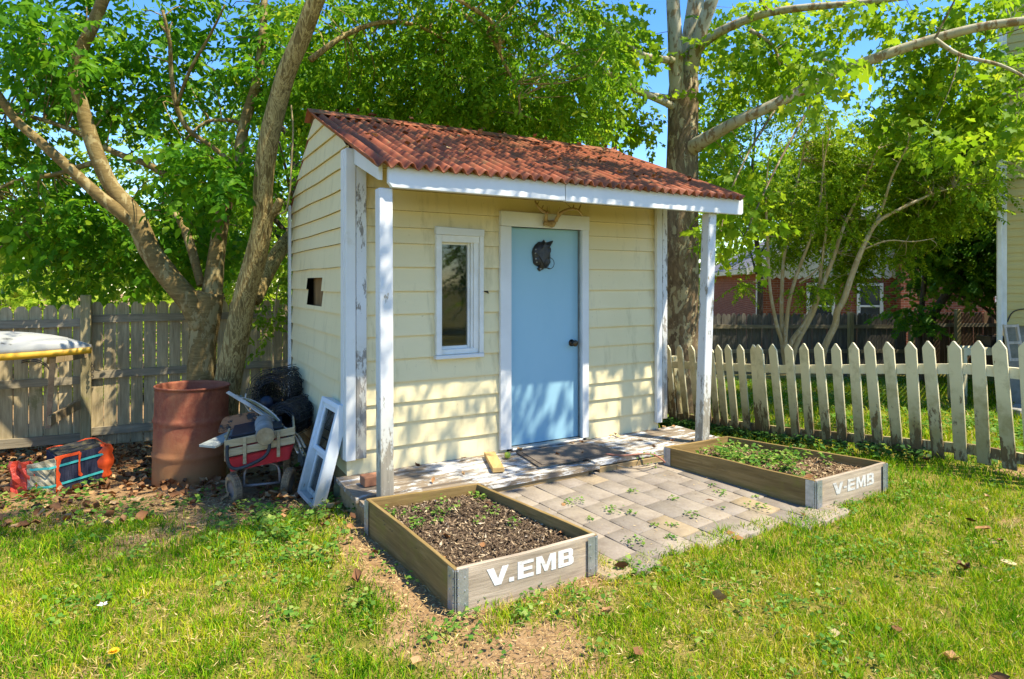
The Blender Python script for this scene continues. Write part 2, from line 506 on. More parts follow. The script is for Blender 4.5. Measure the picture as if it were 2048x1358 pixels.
# chipped siding by the window
ca, cz = wall(963, 574, -.022); cb, cz2 = wall(978, 587, -.022)
mb = MB().prism([(ca, cz), (ca + (cb - ca) * .45, cz - .022), (cb - .008, cz2 + .02), (cb, cz2), (cb - .012, cz2 + .006), (ca + .03, cz - .035), (ca, cz - .018)], lambda a, b, d: Vector((a, d, b)), -.0215, -.006)
sobj('siding_chip', mb, M_DARK, label='dark broken notch in the siding beside the window')
# skirt under the left wall
mb = MB().bx(-.006, .04, .05, D_, .02, .138)
mb.bx(.0, W_, D_ - .05, D_ - .01, .0, .138)
sobj('sill_beam', mb, M_RIM, bevel=.004)
M_CONC = mat_plain('grey_concrete', (.30, .29, .26), (.18, .18, .15), 7, .9, bump=.5)
for s, t in ((.1, .35), (.1, 1.75), (2.7, .35), (2.7, 1.75)):
    zz = gz(*sw(s, t).xy)
    sobj('foundation_block', MB().bx(s - .1, s + .1, t - .1, t + .1, zz - .1, .03), M_CONC, bevel=.01)

# corner trims: pairs of boards
def trim(x0, x1, z0, z1, mat, y0=-.058, y1=-.02):
    return sobj('corner_trim', MB().bx(x0, x1, y0, y1, z0, z1), mat, bevel=.004)
trim(-.045, .026, .25, 2.44, M_WHITE, -.066); trim(.030, .105, .255, 2.43, M_PEEL, -.060)
trim(W_ - .045, W_ + .022, .20, 2.30, M_WHITE); trim(W_ + .026, W_ + .085, .23, 2.30, M_PEEL)
sobj('corner_trim', MB().bx(-.05, -.021, -.018, .055, .25, 2.44), M_WHITE, bevel=.003)
sobj('corner_trim', MB().bx(-.045, -.021, D_ - .03, D_ + .03, .3, 2.26), M_WHITE, bevel=.003)

sobj('corner_bead', MB().bx(-.026, .004, -.027, .004, .139, .255), M_SIDING)
# ---- roof
PITCH = .087; AMP = .021
def roof_sheet(t0, z0, t1, z1, s0, s1, rows, seed):
    n = int((s1 - s0) / PITCH * 12) + 1
    L_ = math.hypot(t1 - t0, z1 - z0); nt_, nz_ = -(z1 - z0) / L_, (t1 - t0) / L_
    if nz_ < 0: nt_, nz_ = -nt_, -nz_
    vs = []; fs = []
    for r in range(rows + 1):
        q = r / rows
        for k in range(n + 1):
            s = s0 + (s1 - s0) * k / n
            h = AMP * math.cos(2 * math.pi * (s - s0) / PITCH) + .006 * noise.noise(Vector((s * 1.1, q * 2, seed))) + .004 * noise.noise(Vector((s * 5, q * 7, seed)))
            e = .012 * noise.noise(Vector((s * 1.5, seed, 7))) if r == 0 else 0
            vs.append(Vector((s, t0 + (t1 - t0) * q + nt_ * h + e, z0 + (z1 - z0) * q + nz_ * h)))
    for r in range(rows):
        for k in range(n):
            a = r * (n + 1) + k
            fs.append((a, a + 1, a + n + 2, a + n + 1))
    return MB().add(vs, fs)
TEAVE = -.703
ZEAVE = ZR + .012 - KF * (TR - TEAVE)
roof = sobj('roof', roof_sheet(TEAVE, ZEAVE, TR, ZR + .012, -.06, 3.245, 14, 1), M_ROOF, smooth=True, solid=.007)
sobj('roof_panel', roof_sheet(D_ + .14, ZR + .012 - KB * (D_ + .14 - TR), TR, ZR + .012, -.012, 3.22, 10, 4), M_ROOF, roof, smooth=True, solid=.007)
mb = MB()
for a, b in ((-.07, 1.1), (1.09, 2.2), (2.19, 3.25)):
    y = .004 if a > 0 and a < 2 else 0
    mb.add([(a, TR - .12, ZR + .037 - KF * .12 + y), (b, TR - .12, ZR + .037 - KF * .12 + y), (b, TR, ZR + .052 + y), (a, TR, ZR + .052 + y), (b, TR + .12, ZR + .037 - KB * .12 + y), (a, TR + .12, ZR + .037 - KB * .12 + y)],
           [(0, 1, 2, 3), (3, 2, 4, 5)])
sobj('ridge_cap', mb, M_ROOF, roof, solid=.006)

# fascia, rake boards, rafters, porch beam
TF = -.655
FS0, FZ1 = wall(777, 332.5, TF); FS1, _ = wall(1486, 398, TF); FZ0 = wall(785, 374.5, TF)[1]
FZ1 = min(FZ1, 2.235)
sj = wall(1131, 380, TF)[0]
fascia = sobj('fascia', MB().prism([(FS0, FZ1), (FS0, FZ0 + .03), (FS0 + .025, FZ0), (sj - .002, FZ0), (sj - .002, FZ1)], lambda a, b, d: Vector((a, d, b)), TF, TF + .036), M_FASCIA, bevel=.003)
sobj('fascia', MB().prism([(sj + .002, FZ1), (sj + .002, FZ0 - .004), (FS1 - .02, FZ0 - .004), (FS1, FZ0 + .012), (FS1, FZ1)], lambda a, b, d: Vector((a, d, b)), TF - .003, TF + .034), M_FASCIA, bevel=.003)
def rk(t): return ZR - KF * (TR - t) - .012
mb = MB().prism([(TF + .04, rk(TF + .04)), (TF + .04, rk(TF + .04) - .10), (-.07, rk(-.07) - .13), (-.07, rk(-.07))], lambda a, b, d: Vector((d, a, b)), .012, .04)
sobj('rake_board', mb, M_WHITE, bevel=.003)
mb = MB().prism([(TF + .04, rk(TF + .04)), (TF + .04, rk(TF + .04) - .10), (-.07, rk(-.07) - .13), (-.07, rk(-.07))], lambda a, b, d: Vector((d, a, b)), FS1 - .06, FS1 - .03)
sobj('rake_board', mb, M_WHITE, bevel=.003)
M_RAFT = mat_wood('rafter_wood', [(.30, .22, .12), (.42, .32, .18), (.5, .4, .24)], axis=1)
for s in (.62, 1.22, 1.82, 2.42):
    mb = MB().prism([(TF + .037, rk(TF + .037)), (TF + .037, rk(TF + .037) - .085), (-.006, rk(0) - .085), (-.006, rk(0))], lambda a, b, d: Vector((d, a, b)), s, s + .038)
    sobj('rafter', mb, M_RAFT)
for t in (-.5, -.2): sobj('purlin', MB().bx(.06, FS1 - .07, t, t + .06, rk(t) - .014, rk(t) - .002), M_RAFT)
mb = MB().bx(FS0 + .05, FS1 - .05, TF + .037, TF + .12, FZ0 + .01, FZ0 + .085)
sobj('porch_beam', mb, M_RAFT)
# posts
PL0 = wall(761, 600, TF + .005)[0]
def post(x0, xb, w, mat):
    """x0 at the top, xb at the foot"""
    mb = MB(); y0, y1 = TF + .004, TF + .004 + w
    zt = FZ0 + .0
    vs = [Vector((xb, y0, .142)), Vector((xb + w, y0, .142)), Vector((xb + w, y1, .142)), Vector((xb, y1, .142)), Vector((x0, y0 + .04, zt)), Vector((x0 + w, y0 + .04, zt)), Vector((x0 + w, y1 + .04, zt)), Vector((x0, y1 + .04, zt))]
    mb.add(vs, [(0, 3, 2, 1), (4, 5, 6, 7), (0, 1, 5, 4), (1, 2, 6, 5), (2, 3, 7, 6), (3, 0, 4, 7)])
    return sobj('porch_post', mb, mat, bevel=.005)
pk = .088
M_POST = mat_paint('porch_post_paint', (.66, .67, .68), (.36, .32, .25), .43, 10, 2, dirt=(.45, .42, .3), low=.16, lowz=(.1, .9))
post(wall(763, 420, TF)[0], wall(761.5, 980, TF)[0] , pk, M_POST)
post(wall(1420, 440, TF + .04)[0], wall(1405, 870, TF)[0], pk, M_POST)

# ---- deck (floor of the porch)
rnd = random.Random(4)
deck = MB()
ys = [-.012, -.135, -.262, -.389, -.515, -.662]
for i in range(5):
    if i < 3: ends = [(-.1, 3.12)]
    else: ends = [(-.1 + .02 * (i - 3), 1.66 + .05 * (i - 3)), (1.72 - .03 * (i - 3), 3.12)]
    for j, (a, b) in enumerate(ends):
        n = 14
        top = .14 + rnd.uniform(-.003, .003) - (.012 if (i == 4 and j == 0) else 0)
        pts = []
        y0 = ys[i + 1] + .0045 + (.03 if i == 4 and j == 1 else 0); y1 = ys[i] - .0045
        vs = []; fs = []
        for k in range(n + 1):
            s = a + (b - a) * k / n
            e = .008 * noise.noise(Vector((s * 3, i, 1))) if i == 4 else 0
            z = top + .003 * noise.noise(Vector((s * 2, i * 3.3, 0)))
            vs += [Vector((s, y0 + e, z - .032)), Vector((s, y1, z - .032)), Vector((s, y1, z)), Vector((s, y0 + e, z))]
        for k in range(n):
            o = 4 * k
            for q in range(4):
                fs.append((o + q, o + 4 + q, o + 4 + (q + 1) % 4, o + (q + 1) % 4))
        fs += [(0, 1, 2, 3), (4 * n + 3, 4 * n + 2, 4 * n + 1, 4 * n)]
        deck.add(vs, fs)
dk = sobj('porch_deck', deck, M_DECK)
sobj('rim_board', MB().bx(-.075, -.042, -.645, -.02, -.03, .104), M_RIM, dk, bevel=.004)
mb = MB().prism([(-.645, -.05), (-.02, -.03), (-.02, .104), (-.645, .104)], lambda a, b, d: Vector((d, a, b)), 3.06, 3.10)
sobj('rim_board', mb, M_RIM, dk, bevel=.004)
sobj('rim_board', MB().bx(-.04, 1.62, -.645, -.61, -.04, .094), M_RIM, dk, bevel=.004)
sobj('rim_board', MB().bx(1.73, 3.058, -.63, -.60, -.03, .10), M_RIM, dk, bevel=.004)
for s in (.4, 1.1, 1.655, 2.3, 2.9): sobj('joist', MB().bx(s, s + .04, -.598, -.02, -.03, .104), M_RIM, dk)

# ---- door
DZ1 = DOOR_Z1
door = sobj('door', MB().bx(DOOR_S0, DOOR_S1, .022, .06, DOOR_Z0, DZ1 - .004), M_DOOR, bevel=.002)
kx, kz = wall(1146, 686, 0.0)
kax = (Vector((1, 0, 0)), Vector((0, 0, 1)), Vector((0, -1, 0)))
mb = MB().lathe([(.001, 0), (.030, 0), (.030, .006), (.014, .010), (.011, .032), (.022, .040), (.028, .052), (.026, .062), (.015, .069), (.001, .070)], (kx, .022, kz), 20, kax)
sobj('knob', mb, M_KNOB, door, smooth=True)
cs0 = wall(1001, 470, -.045)[0]; cs1 = DOOR_S0 + .003
hs0, hz1_ = wall(1002, 421, -.05); hs1 = wall(1178.5, 432, -.05)[0]; hz0_ = DZ1 - .002
ts0 = wall(1165, 700, -.045)[0]; ts1 = wall(1178, 700, -.045)[0]
fr = sobj('door_frame', MB().bx(cs0, cs1, -.046, -.012, .16, hz0_ - .003).bx(cs1 - .012, cs1, -.011, .07, .16, hz0_), M_WHITE, bevel=.003)
sobj('door_frame', MB().bx(ts0, ts1, -.046, -.012, .16, hz0_ - .003), M_WHITE, bevel=.003)
sobj('door_frame', MB().bx(DOOR_S1 + .003, ts0 + .012, -.011, .07, .16, hz0_).bx(DOOR_S1 + .003, DOOR_S1 + .018, -.03, -.012, .16, hz0_ - .004), M_ALU, bevel=.002)
sobj('door_header', MB().prism([(hs0, hz0_), (hs1, hz0_ - .003), (hs1, hz1_ - .004), (hs0, hz1_)], lambda a, b, d: Vector((a, d, b)), -.056, -.012), M_WHITE, bevel=.003)
sobj('threshold', MB().bx(cs1 + .001, ts0 - .001, -.06, .02, .143, .162), M_ALU, bevel=.004)

# ---- window
wz_sill0 = wall(866, 722, -.05)[1]
win = sobj('window', MB().bx(WS0, WS0 + .045, -.05, .04, WZ0 + .03, WZ1 - .055).bx(WS1 - .03, WS1 + .005, -.05, .04, WZ0 + .03, WZ1 - .055), M_VINYL, bevel=.003)
sobj('window_frame', MB().bx(WS0 + .046, WS1 - .031, -.042, .04, WZ1 - .11, WZ1 - .056), M_VINYL, win, bevel=.003)
sobj('window_frame', MB().bx(WS0 + .046, WS1 - .031, -.03, .04, WZ0 + .032, WZ0 + .07), M_VINYL, win, bevel=.003)
gx0 = wall(876, 600, .0)[0]; gx1 = wall(933, 600, .02)[0]; gz1 = WZ1 - .11; gz0 = WZ0 + .07
mb = MB().bx(WS0 + .046, gx0 + .012, -.012, .03, gz0, gz1).bx(gx1, gx1 + .02, .0, .03, gz0, gz1).bx(gx1 + .0205, gx1 + .04, -.018, .03, gz0, gz1).bx(gx1 + .0405, WS1 - .031, -.03, .03, gz0, gz1)
mb.bx(gx0 + .0125, gx1 - .0005, .004, .03, gz0, gz0 + .022).bx(gx0 + .0125, gx1 - .0005, .004, .03, gz1 - .016, gz1)
sobj('sash', mb, M_VINYL, win, bevel=.002)
sobj('pane', MB().bx(gx0 + .013, gx1 - .001, .014, .018, gz0 + .0225, gz1 - .0165), M_GLASS, win)
sobj('sill', MB().bx(WS0 - .008, WS1 + .004, -.06, .0, WZ0 - .0, WZ0 + .029), M_WHITE, win, bevel=.003)
sobj('window_header', MB().prism([(WS0 - .004, WZ1 - .053), (WS1 + .008, WZ1 - .06), (WS1 + .008, WZ1 - .004), (WS0 - .004, WZ1 + .006)], lambda a, b, d: Vector((a, d, b)), -.055, -.012), M_WHITE, win, bevel=.003)
# a curtain board seen dimly inside the shed
# ================================================================== things on and around the porch
M_IRON = mat_plain('black_cast_iron', (.018, .018, .02), (.04, .036, .034), 30, .32, bump=.6, metallic=.3, spec=.5)
def dp(px, py, t=.02): return wall(1000 + px / 7.545, 380 + py / 7.545, t)
poly = [(655, 750), (685, 790), (722, 785), (790, 765), (762, 808), (738, 850), (760, 880), (762, 920), (745, 960), (755, 1020), (742, 1062), (752, 1100), (722, 1150), (690, 1185), (640, 1172), (655, 1192), (625, 1208), (590, 1225), (560, 1190), (578, 1160), (520, 1130), (500, 1100), (492, 1020), (480, 940), (497, 880), (530, 825), (580, 782), (630, 782)]
pp = [dp(*q) for q in poly][::-1]
cen = dp(630, 970)
wc = sw(cen[0], .02, cen[1])
hh = thing('horse_head_plaque', 'black cast iron horse head with bridle ring hung on the blue door', 'plaque', wc, A)
def plq(a, b, d): return Vector((a, .022 - d, b))
def shr(k): return [(cen[0] + (a - cen[0]) * k, cen[1] + (b - cen[1]) * k) for a, b in pp]
mb = MB()
rings = [(1.0, .0), (1.0, .012), (.9, .026), (.72, .036), (.5, .04)]
n = len(pp); vs = []
for k, d in rings: vs += [plq(a, b, d + (.006 * noise.noise(Vector((a * 40, b * 40, 0))) if d > .02 else 0)) for a, b in shr(k)]
fs = [(i * n + j, i * n + (j + 1) % n, (i + 1) * n + (j + 1) % n, (i + 1) * n + j) for i in range(len(rings) - 1) for j in range(n)]
fs.append([4 * n + j for j in range(n)])
mb.add(vs, fs)
toW = lambda mb: MB().add([wmat(shed) @ p for p in mb.v], mb.f)
obj('head', toW(mb), M_IRON, hh)
for q in ((515, 900), (510, 955), (518, 1040), (530, 1090), (545, 1000), (660, 780), (672, 890), (712, 935), (590, 1190)):
    a, b = dp(*q); obj('stud', toW(MB().lathe([(.001, .006), (.005, .004), (.007, -.004)], (a, .022 - .03, b), 8, kax)), M_ALU, hh, smooth=True)
mb = MB()
a, b = dp(712, 1108); a2, _ = dp(782, 1108)
mb.ring((a, -.016, b), (1, 0, 0), (0, 0, 1), a2 - a, .003, 24, 6)
obj('ring', toW(mb), M_IRON, hh, smooth=True)
mb = MB().tube([Vector((dp(x, y)[0], -.02 - .004 * (i % 2), dp(x, y)[1])) for i, (x, y) in enumerate(((555, 1000), (590, 1060), (625, 1120), (665, 1175), (715, 1185)))], .003, 6)
obj('rein', toW(mb), M_IRON, hh, smooth=True)

M_ANT = mat_plain('antler_bone', (.48, .34, .15), (.24, .14, .05), 12, .55, (1, 1, 1), .5)
def ap(px, py, t):
    a, b = wall(1000 + px / 7.545, 380 + py / 7.545, t); return Vector((a, t, b))
an = thing('deer_antlers', 'pair of weathered deer antlers on a skull plate over the door', 'antlers', sw(ap(750, 520, -.07).x, -.07, ap(750, 520, -.07).z), A)
mb = MB()
vs = []; fs = []
sk = [(660, 470), (700, 452), (750, 462), (800, 455), (842, 460), (850, 500), (822, 552), (780, 570), (740, 548), (690, 530), (655, 545), (650, 500)]
n = len(sk)
for k, t in ((1, -.057), (1, -.075), (.75, -.10), (.4, -.108)):
    vs += [ap(748 + (x - 748) * k, 505 + (y - 505) * k, t + .006 * noise.noise(Vector((x * .05, y * .05, k)))) for x, y in sk]
fs = [(i * n + j, i * n + (j + 1) % n, (i + 1) * n + (j + 1) % n, (i + 1) * n + j) for i in range(3) for j in range(n)] + [[3 * n + j for j in range(n)]]
mb.add(vs, fs)
obj('skull_plate', toW(mb), M_ANT, an, smooth=True)
def antler(beam, tines):
    mb = MB()
    def tb(pts, r0, r1):
        sp = spline([tuple(ap(*q)) for q in pts], 4); m_ = len(sp)
        mb.tube([Vector(p) for p in sp], [r0 + (r1 - r0) * (i / (m_ - 1)) for i in range(m_)], 8, wob=.12)
    tb(*beam)
    for t in tines: tb(*t)
    obj('antler', toW(mb), M_ANT, an, smooth=True)
antler(([(690, 465, -.09), (698, 390, -.11), (690, 335, -.15), (625, 300, -.2), (560, 232, -.22), (530, 165, -.2)], .017, .006),
       [([(620, 298, -.2), (640, 262, -.21), (655, 228, -.2)], .009, .002), ([(690, 338, -.15), (725, 338, -.19), (745, 318, -.2)], .010, .002), ([(556, 225, -.22), (575, 195, -.21), (590, 165, -.19)], .008, .002), ([(700, 385, -.11), (712, 320, -.1), (712, 245, -.1)], .008, .002)])
antler(([(838, 470, -.09), (868, 410, -.11), (935, 335, -.15), (1040, 292, -.19), (1130, 285, -.22), (1200, 322, -.24), (1246, 395, -.25)], .018, .005),
       [([(868, 405, -.11), (880, 330, -.15), (898, 250, -.16)], .011, .002), ([(1090, 288, -.2), (1105, 255, -.2), (1115, 222, -.18)], .009, .003), ([(1185, 312, -.23), (1205, 262, -.22), (1222, 215, -.2)], .009, .003), ([(1085, 285, -.2), (1040, 240, -.16), (985, 190, -.12)], .004, .002)])

# mat, plank, brick, ball, cord
M_MAT = mat_plain('brown_rubber_mat', (.105, .085, .07), (.16, .13, .10), 9, .9, (1, 1, 1), .8, bscale=140)
M_MATE = mat_plain('mat_edge', (.16, .125, .09), (.09, .07, .055), 8, .85)
def gp(u, v, z=.145):
    d = (H - z) * F / (v - HY); return at(u, v, d)
q = [gp(1031, 905), gp(1078, 935), gp(1252, 906), gp(1176, 887)]
dm = thing('door_mat', 'worn brown door mat lying on the porch before the blue door', 'door mat', (q[0] + q[2]) / 2, A)
c = sum(q, Vector()) / 4
def slab(q, z0, z1, k=1.0):
    cc = sum(q, Vector()) / 4
    qq = [cc + (p - cc) * k for p in q]
    return MB().add([Vector((p.x, p.y, z0)) for p in qq] + [Vector((p.x, p.y, z1)) for p in qq], [(3, 2, 1, 0), (4, 5, 6, 7), (0, 1, 5, 4), (1, 2, 6, 5), (2, 3, 7, 6), (3, 0, 4, 7)])
def face_up(mb):
    return mb
obj('border', slab(q, .146, .152), M_MATE, dm)
obj('pile', slab(q, .1525, .157, .9), M_MAT, dm)
M_FRESH = mat_wood('yellow_board_wood', [(.42, .26, .09), (.52, .34, .13), (.58, .40, .18)], axis=1)
a = (gp(968, 913) + gp(990, 912)) / 2; b = (gp(985, 947) + gp(1009, 944)) / 2
mb = MB().bar((a.x, a.y, .163), (b.x, b.y, .165), .085, .036)
tag(obj('wooden_board', mb, M_FRESH, bevel=.003), 'short yellow pine offcut lying on the porch between wall and raised bed', 'board')
M_BRICK1 = mat_plain('red_brick', (.36, .17, .09), (.25, .11, .06), 9, .85, bump=.5)
a = gp(722, 966, .17); b = gp(757, 960, .17)
mb = MB().bar((a.x, a.y + .03, .174), (b.x, b.y + .03, .174), .10, .062)
tag(obj('loose_brick', mb, M_BRICK1, bevel=.004), 'single reddish brick on the deck behind the left porch post', 'brick')
M_BALL = mat_plain('green_fruit', (.42, .52, .06), (.35, .42, .05), 12, .6)
mb = MB(); bc = gp(1015, 911, .165)
mb.lathe([(.025 * math.sin(math.pi * i / 10) * (1 + .05 * math.sin(i)), -.025 * math.cos(math.pi * i / 10)) for i in range(11)], (bc.x, bc.y, .168), 16)
tag(obj('green_walnut', mb, M_BALL, smooth=True), 'small round green walnut lying by the foot of the door frame', 'walnut')
M_CORD = mat_plain('reddish_cord', (.40, .16, .10), (.28, .12, .08), 15, .6)
pts = [gp(1212, 908, .156), gp(1245, 911, .150), gp(1280, 908, .148), gp(1305, 909, .147), gp(1322, 917, .13), gp(1330, 925, .10)]
mb = MB().tube([Vector(p) for p in spline([tuple(p) for p in pts], 4)], .007, 8)
tag(obj('extension_cord', mb, M_CORD, smooth=True), 'thin reddish cord trailing over the deck edge towards the right raised bed', 'cord')
M_TWIG = mat_plain('dry_twig', (.45, .36, .24), (.32, .24, .15), 15, .8)
pts = [gp(1232, 930, .09), gp(1258, 936, .088), gp(1290, 935, .088), gp(1315, 928, .09)]
mb = MB().tube([Vector(p) for p in spline([tuple(p) for p in pts], 3)], .005, 6)
tag(obj('bare_twig', mb, M_TWIG, smooth=True), 'pale bare twig on the patio just below the broken deck edge', 'twig')
M_ROCK = mat_plain('mossy_block', (.28, .24, .12), (.17, .15, .07), 6, .9, bump=.8)
g0 = onground(685, 1000)
mb = MB().bar((g0.x - .06, g0.y + .1, g0.z + .05), (g0.x + .17, g0.y + .02, g0.z + .05), .15, .12)
tag(obj('support_block', mb, M_ROCK, bevel=.02), 'mossy rounded block on the ground beneath the left end of the porch', 'block')
# ================================================================== masks of the ground
def inpoly(x, y, poly):
    x = np.asarray(x); y = np.asarray(y); r = np.zeros(x.shape, bool); n = len(poly)
    for i in range(n):
        x0, y0 = poly[i][:2]; x1, y1 = poly[(i + 1) % n][:2]
        c = ((y0 > y) != (y1 > y)) & (x < (x1 - x0) * (y - y0) / (y1 - y0 + 1e-12) + x0)
        r ^= c
    return r
BT = .20
def bt(u, v, z=BT): return gp(u, v, z)
BOX_L = [bt(911, 1139), bt(1194, 1069), bt(959, 966), bt(731, 997)]
BOX_R = [bt(1631, 961.6), bt(1774, 924.8), bt(1457, 872), bt(1328, 893)]
PATIO = [gp(1222, 1134, .02), gp(1420, 1068, .02), gp(1655, 1014, .02), gp(1340, 912, .02), gp(1165, 938, .02), gp(960, 972, .02)]
DECKP = [sw(-.1, -.66), sw(3.1, -.66), sw(3.1, 0), sw(W_, 0), sw(W_, D_), sw(0, D_), sw(0, 0), sw(-.1, 0)]

def patz(x, y):
    """the paving climbs a little towards the porch"""
    x = np.asarray(x, float); y = np.asarray(y, float)
    t = -(x - F0.x) * S1 + (y - F0.y) * C1
    return .045 * np.clip((t + 1.75) / 1.05, 0, 1)

def dirt(x, y):
    """share of bare soil, 0..1"""
    x = np.asarray(x, float); y = np.asarray(y, float)
    n = fnoise(x, y, 1.1); n2 = fnoise(x + 9, y + 4, 3.0)
    d = np.clip((n - .56) * 3.4, 0, .75)
    # under the trees on the left
    e = y + .10 * x
    d = np.maximum(d, np.clip((e - 3.62 + (n2 - .5) * 1.5) * 1.7, 0, 1) * np.clip((-.75 - x) * 3, 0, 1))
    d = np.maximum(d, np.clip((e - 3.25 + (n - .5) * 2.2) * 1.3, 0, .75) * np.clip((-.75 - x) * 3, 0, 1) * (n2 > .46))
    # beside the left bed and the bare patch in front
    dx = x + .05; dy = y - 2.55
    d = np.maximum(d, np.clip(1.25 - np.hypot(dx / .55, dy / .42) + (n2 - .5) * 1.6, 0, 1))
    a, b = BOX_L[0], BOX_L[3]
    t = np.clip(((x - a.x) * (b.x - a.x) + (y - a.y) * (b.y - a.y)) / ((b.x - a.x) ** 2 + (b.y - a.y) ** 2), -.15, 1.1)
    dist = np.hypot(x - a.x - t * (b.x - a.x), y - a.y - t * (b.y - a.y))
    d = np.maximum(d, np.clip(1.35 - dist / (.17 + .12 * t) + (n2 - .5) * 1.2, 0, 1))
    a, b = BOX_L[0], BOX_L[1]
    t = np.clip(((x - a.x) * (b.x - a.x) + (y - a.y) * (b.y - a.y)) / ((b.x - a.x) ** 2 + (b.y - a.y) ** 2), 0, 1)
    dist = np.hypot(x - a.x - t * (b.x - a.x), y - a.y - t * (b.y - a.y))
    d = np.maximum(d, np.clip(1.0 - dist / .15 + (n2 - .5) * 1.0, 0, .8))
    d = np.where(inpoly(x, y, [(p.x, p.y) for p in PATIO]), np.maximum(d, .95), d)
    # behind and beside the shed
    d = np.where((y > 5.6) & (x < 1.6), np.maximum(d, .8), d)
    return d

# ------------------------------------------------------------------ ground sheet
def axis(a, b, st, far, grow=1.28):
    c = list(np.arange(a, b, st)); s = st; lo = a; hi = c[-1]; L1 = []; L2 = []
    while hi < far: s *= grow; hi += s; L2.append(hi)
    s = st
    while lo > -far: s *= grow; lo -= s; L1.append(lo)
    return np.array(L1[::-1] + c + L2)
gx = axis(-6.5, 6.5, .075, 160); gy = axis(1.0, 9.5, .075, 160)
GX, GY = np.meshgrid(gx, gy)
GZ = gza(GX, GY) + .018 * (fnoise(GX, GY, 2.2) - .5) * (GY > 1) - .012
inb = inpoly(GX, GY, [(p.x, p.y) for p in PATIO]); GZ = np.where(inb, patz(GX, GY) - .022, GZ)
V = np.stack([GX.ravel(), GY.ravel(), GZ.ravel()], 1)
nx, ny = len(gx), len(gy)
I = (np.arange(ny - 1)[:, None] * nx + np.arange(nx - 1)[None, :]).ravel()
Fq = np.stack([I, I + 1, I + nx + 1, I + nx], 1)
def mat_ground():
    m, nt = newmat('soil_and_turf')
    v = coords(nt, world=True)
    a = N(nt, 'ShaderNodeAttribute'); a.attribute_name = 'rnd'
    soil = ramp(nt, noi(nt, v, 9, 8, .7), [(.25, (.17, .095, .04)), (.5, (.29, .175, .08)), (.75, (.40, .265, .135))])
    soil = mix(nt, ramp(nt, noi(nt, v, 60, 4, .7), [(.5, (0, 0, 0)), (.75, (.7, .7, .7))]), soil, (.46, .34, .21))
    soil = mix(nt, ramp(nt, noi(nt, v, 28, 6, .7), [(.55, (0, 0, 0)), (.7, (.6, .6, .6))]), soil, (.12, .07, .04))
    turf = ramp(nt, noi(nt, v, 14, 7, .7), [(.25, (.06, .09, .008)), (.5, (.19, .17, .03)), (.7, (.33, .24, .07))])
    nn = noi(nt, v, 20, 6, .7)
    f = math_(nt, 'ADD', a.outputs['Fac'], math_(nt, 'MULTIPLY', math_(nt, 'SUBTRACT', nn, .5), .9), True)
    c = mix(nt, ramp(nt, f, [(.3, (0, 0, 0)), (.6, (1, 1, 1))]), turf, soil)
    h = noi(nt, v, 45, 6, .7)
    finish(nt, c, .95, h, .8, .02, 0, .15)
    return m
gr = npmesh('ground', V, Fq, mat_ground(), rnd=dirt(GX, GY).ravel(), smooth=True)
gr['kind'] = 'structure'

# ------------------------------------------------------------------ patio of concrete pavers
def mat_paver():
    m, nt = newmat('weathered_pavers')
    a = N(nt, 'ShaderNodeAttribute'); a.attribute_name = 'rnd'
    v = coords(nt, world=True)
    c = ramp(nt, a.outputs['Fac'], [(0, (.19, .165, .135)), (.3, (.235, .20, .165)), (.6, (.27, .23, .185)), (.85, (.30, .25, .19)), (1, (.33, .25, .145))])
    c = mix(nt, ramp(nt, noi(nt, v, 7, 7, .7), [(.42, (0, 0, 0)), (.75, (.7, .7, .7))]), c, (.13, .10, .075))
    c = mix(nt, ramp(nt, noi(nt, v, 55, 4, .7), [(.5, (0, 0, 0)), (.8, (.4, .4, .4))]), c, (.38, .33, .27))
    finish(nt, c, .85, noi(nt, v, 90, 4, .7), .4, .004, 0, .2)
    return m
rp = random.Random(21)
pv = []; pf = []; pr = []
DU = (BOX_L[1] - BOX_L[2]); DU = Vector((DU.x, DU.y, 0)).normalized()        # course direction, out from the porch
DV = Vector((-DU.y, DU.x, 0))
if DV.x < 0: DV = -DV
O = sw(.6, -.70)
PXY = [(p.x, p.y) for p in PATIO]
def inner(B, k):
    c = sum(B, Vector()) / len(B); return [(c.x + (p.x - c.x) * k, c.y + (p.y - c.y) * k) for p in B]
for i in range(-3, 14):
    off = rp.uniform(0, .2); wd = .178
    a0 = -.4 + off
    while a0 < 2.6:
        ln = rp.choice([.178, .178, .235, .27, .235])
        c = O + DV * (i * wd + wd / 2) + DU * (a0 + ln / 2)
        if inpoly(np.array([c.x]), np.array([c.y]), inner(PATIO, 1.07))[0]:
            g = .0032; tz = rp.uniform(-.002, .003); tx = rp.uniform(-.006, .006); ty = rp.uniform(-.006, .006)
            o = len(pv); val = rp.random(); ro = rp.uniform(-.012, .012)
            for z, k in ((-.05, 0), (.012, 0), (.014, .0018)):
                for q, r in ((-1, -1), (1, -1), (1, 1), (-1, 1)):
                    dv = q * (wd / 2 - g - k); du = r * (ln / 2 - g - k)
                    dv, du = dv - ro * du, du + ro * dv
                    p = c + DV * dv + DU * du
                    pv.append((p.x, p.y, float(patz(p.x, p.y)) + z + tz + (dv * tx + du * ty) * (z > 0))); pr.append(val)
            for l in range(2):
                for k in range(4): pf.append((o + 4 * l + k, o + 4 * l + (k + 1) % 4, o + 4 * l + 4 + (k + 1) % 4, o + 4 * l + 4 + k))
            pf.append((o + 8, o + 9, o + 10, o + 11))
        a0 += ln
pat = npmesh('patio', np.array(pv), np.array(pf), mat_paver(), rnd=pr)
pat['kind'] = 'structure'

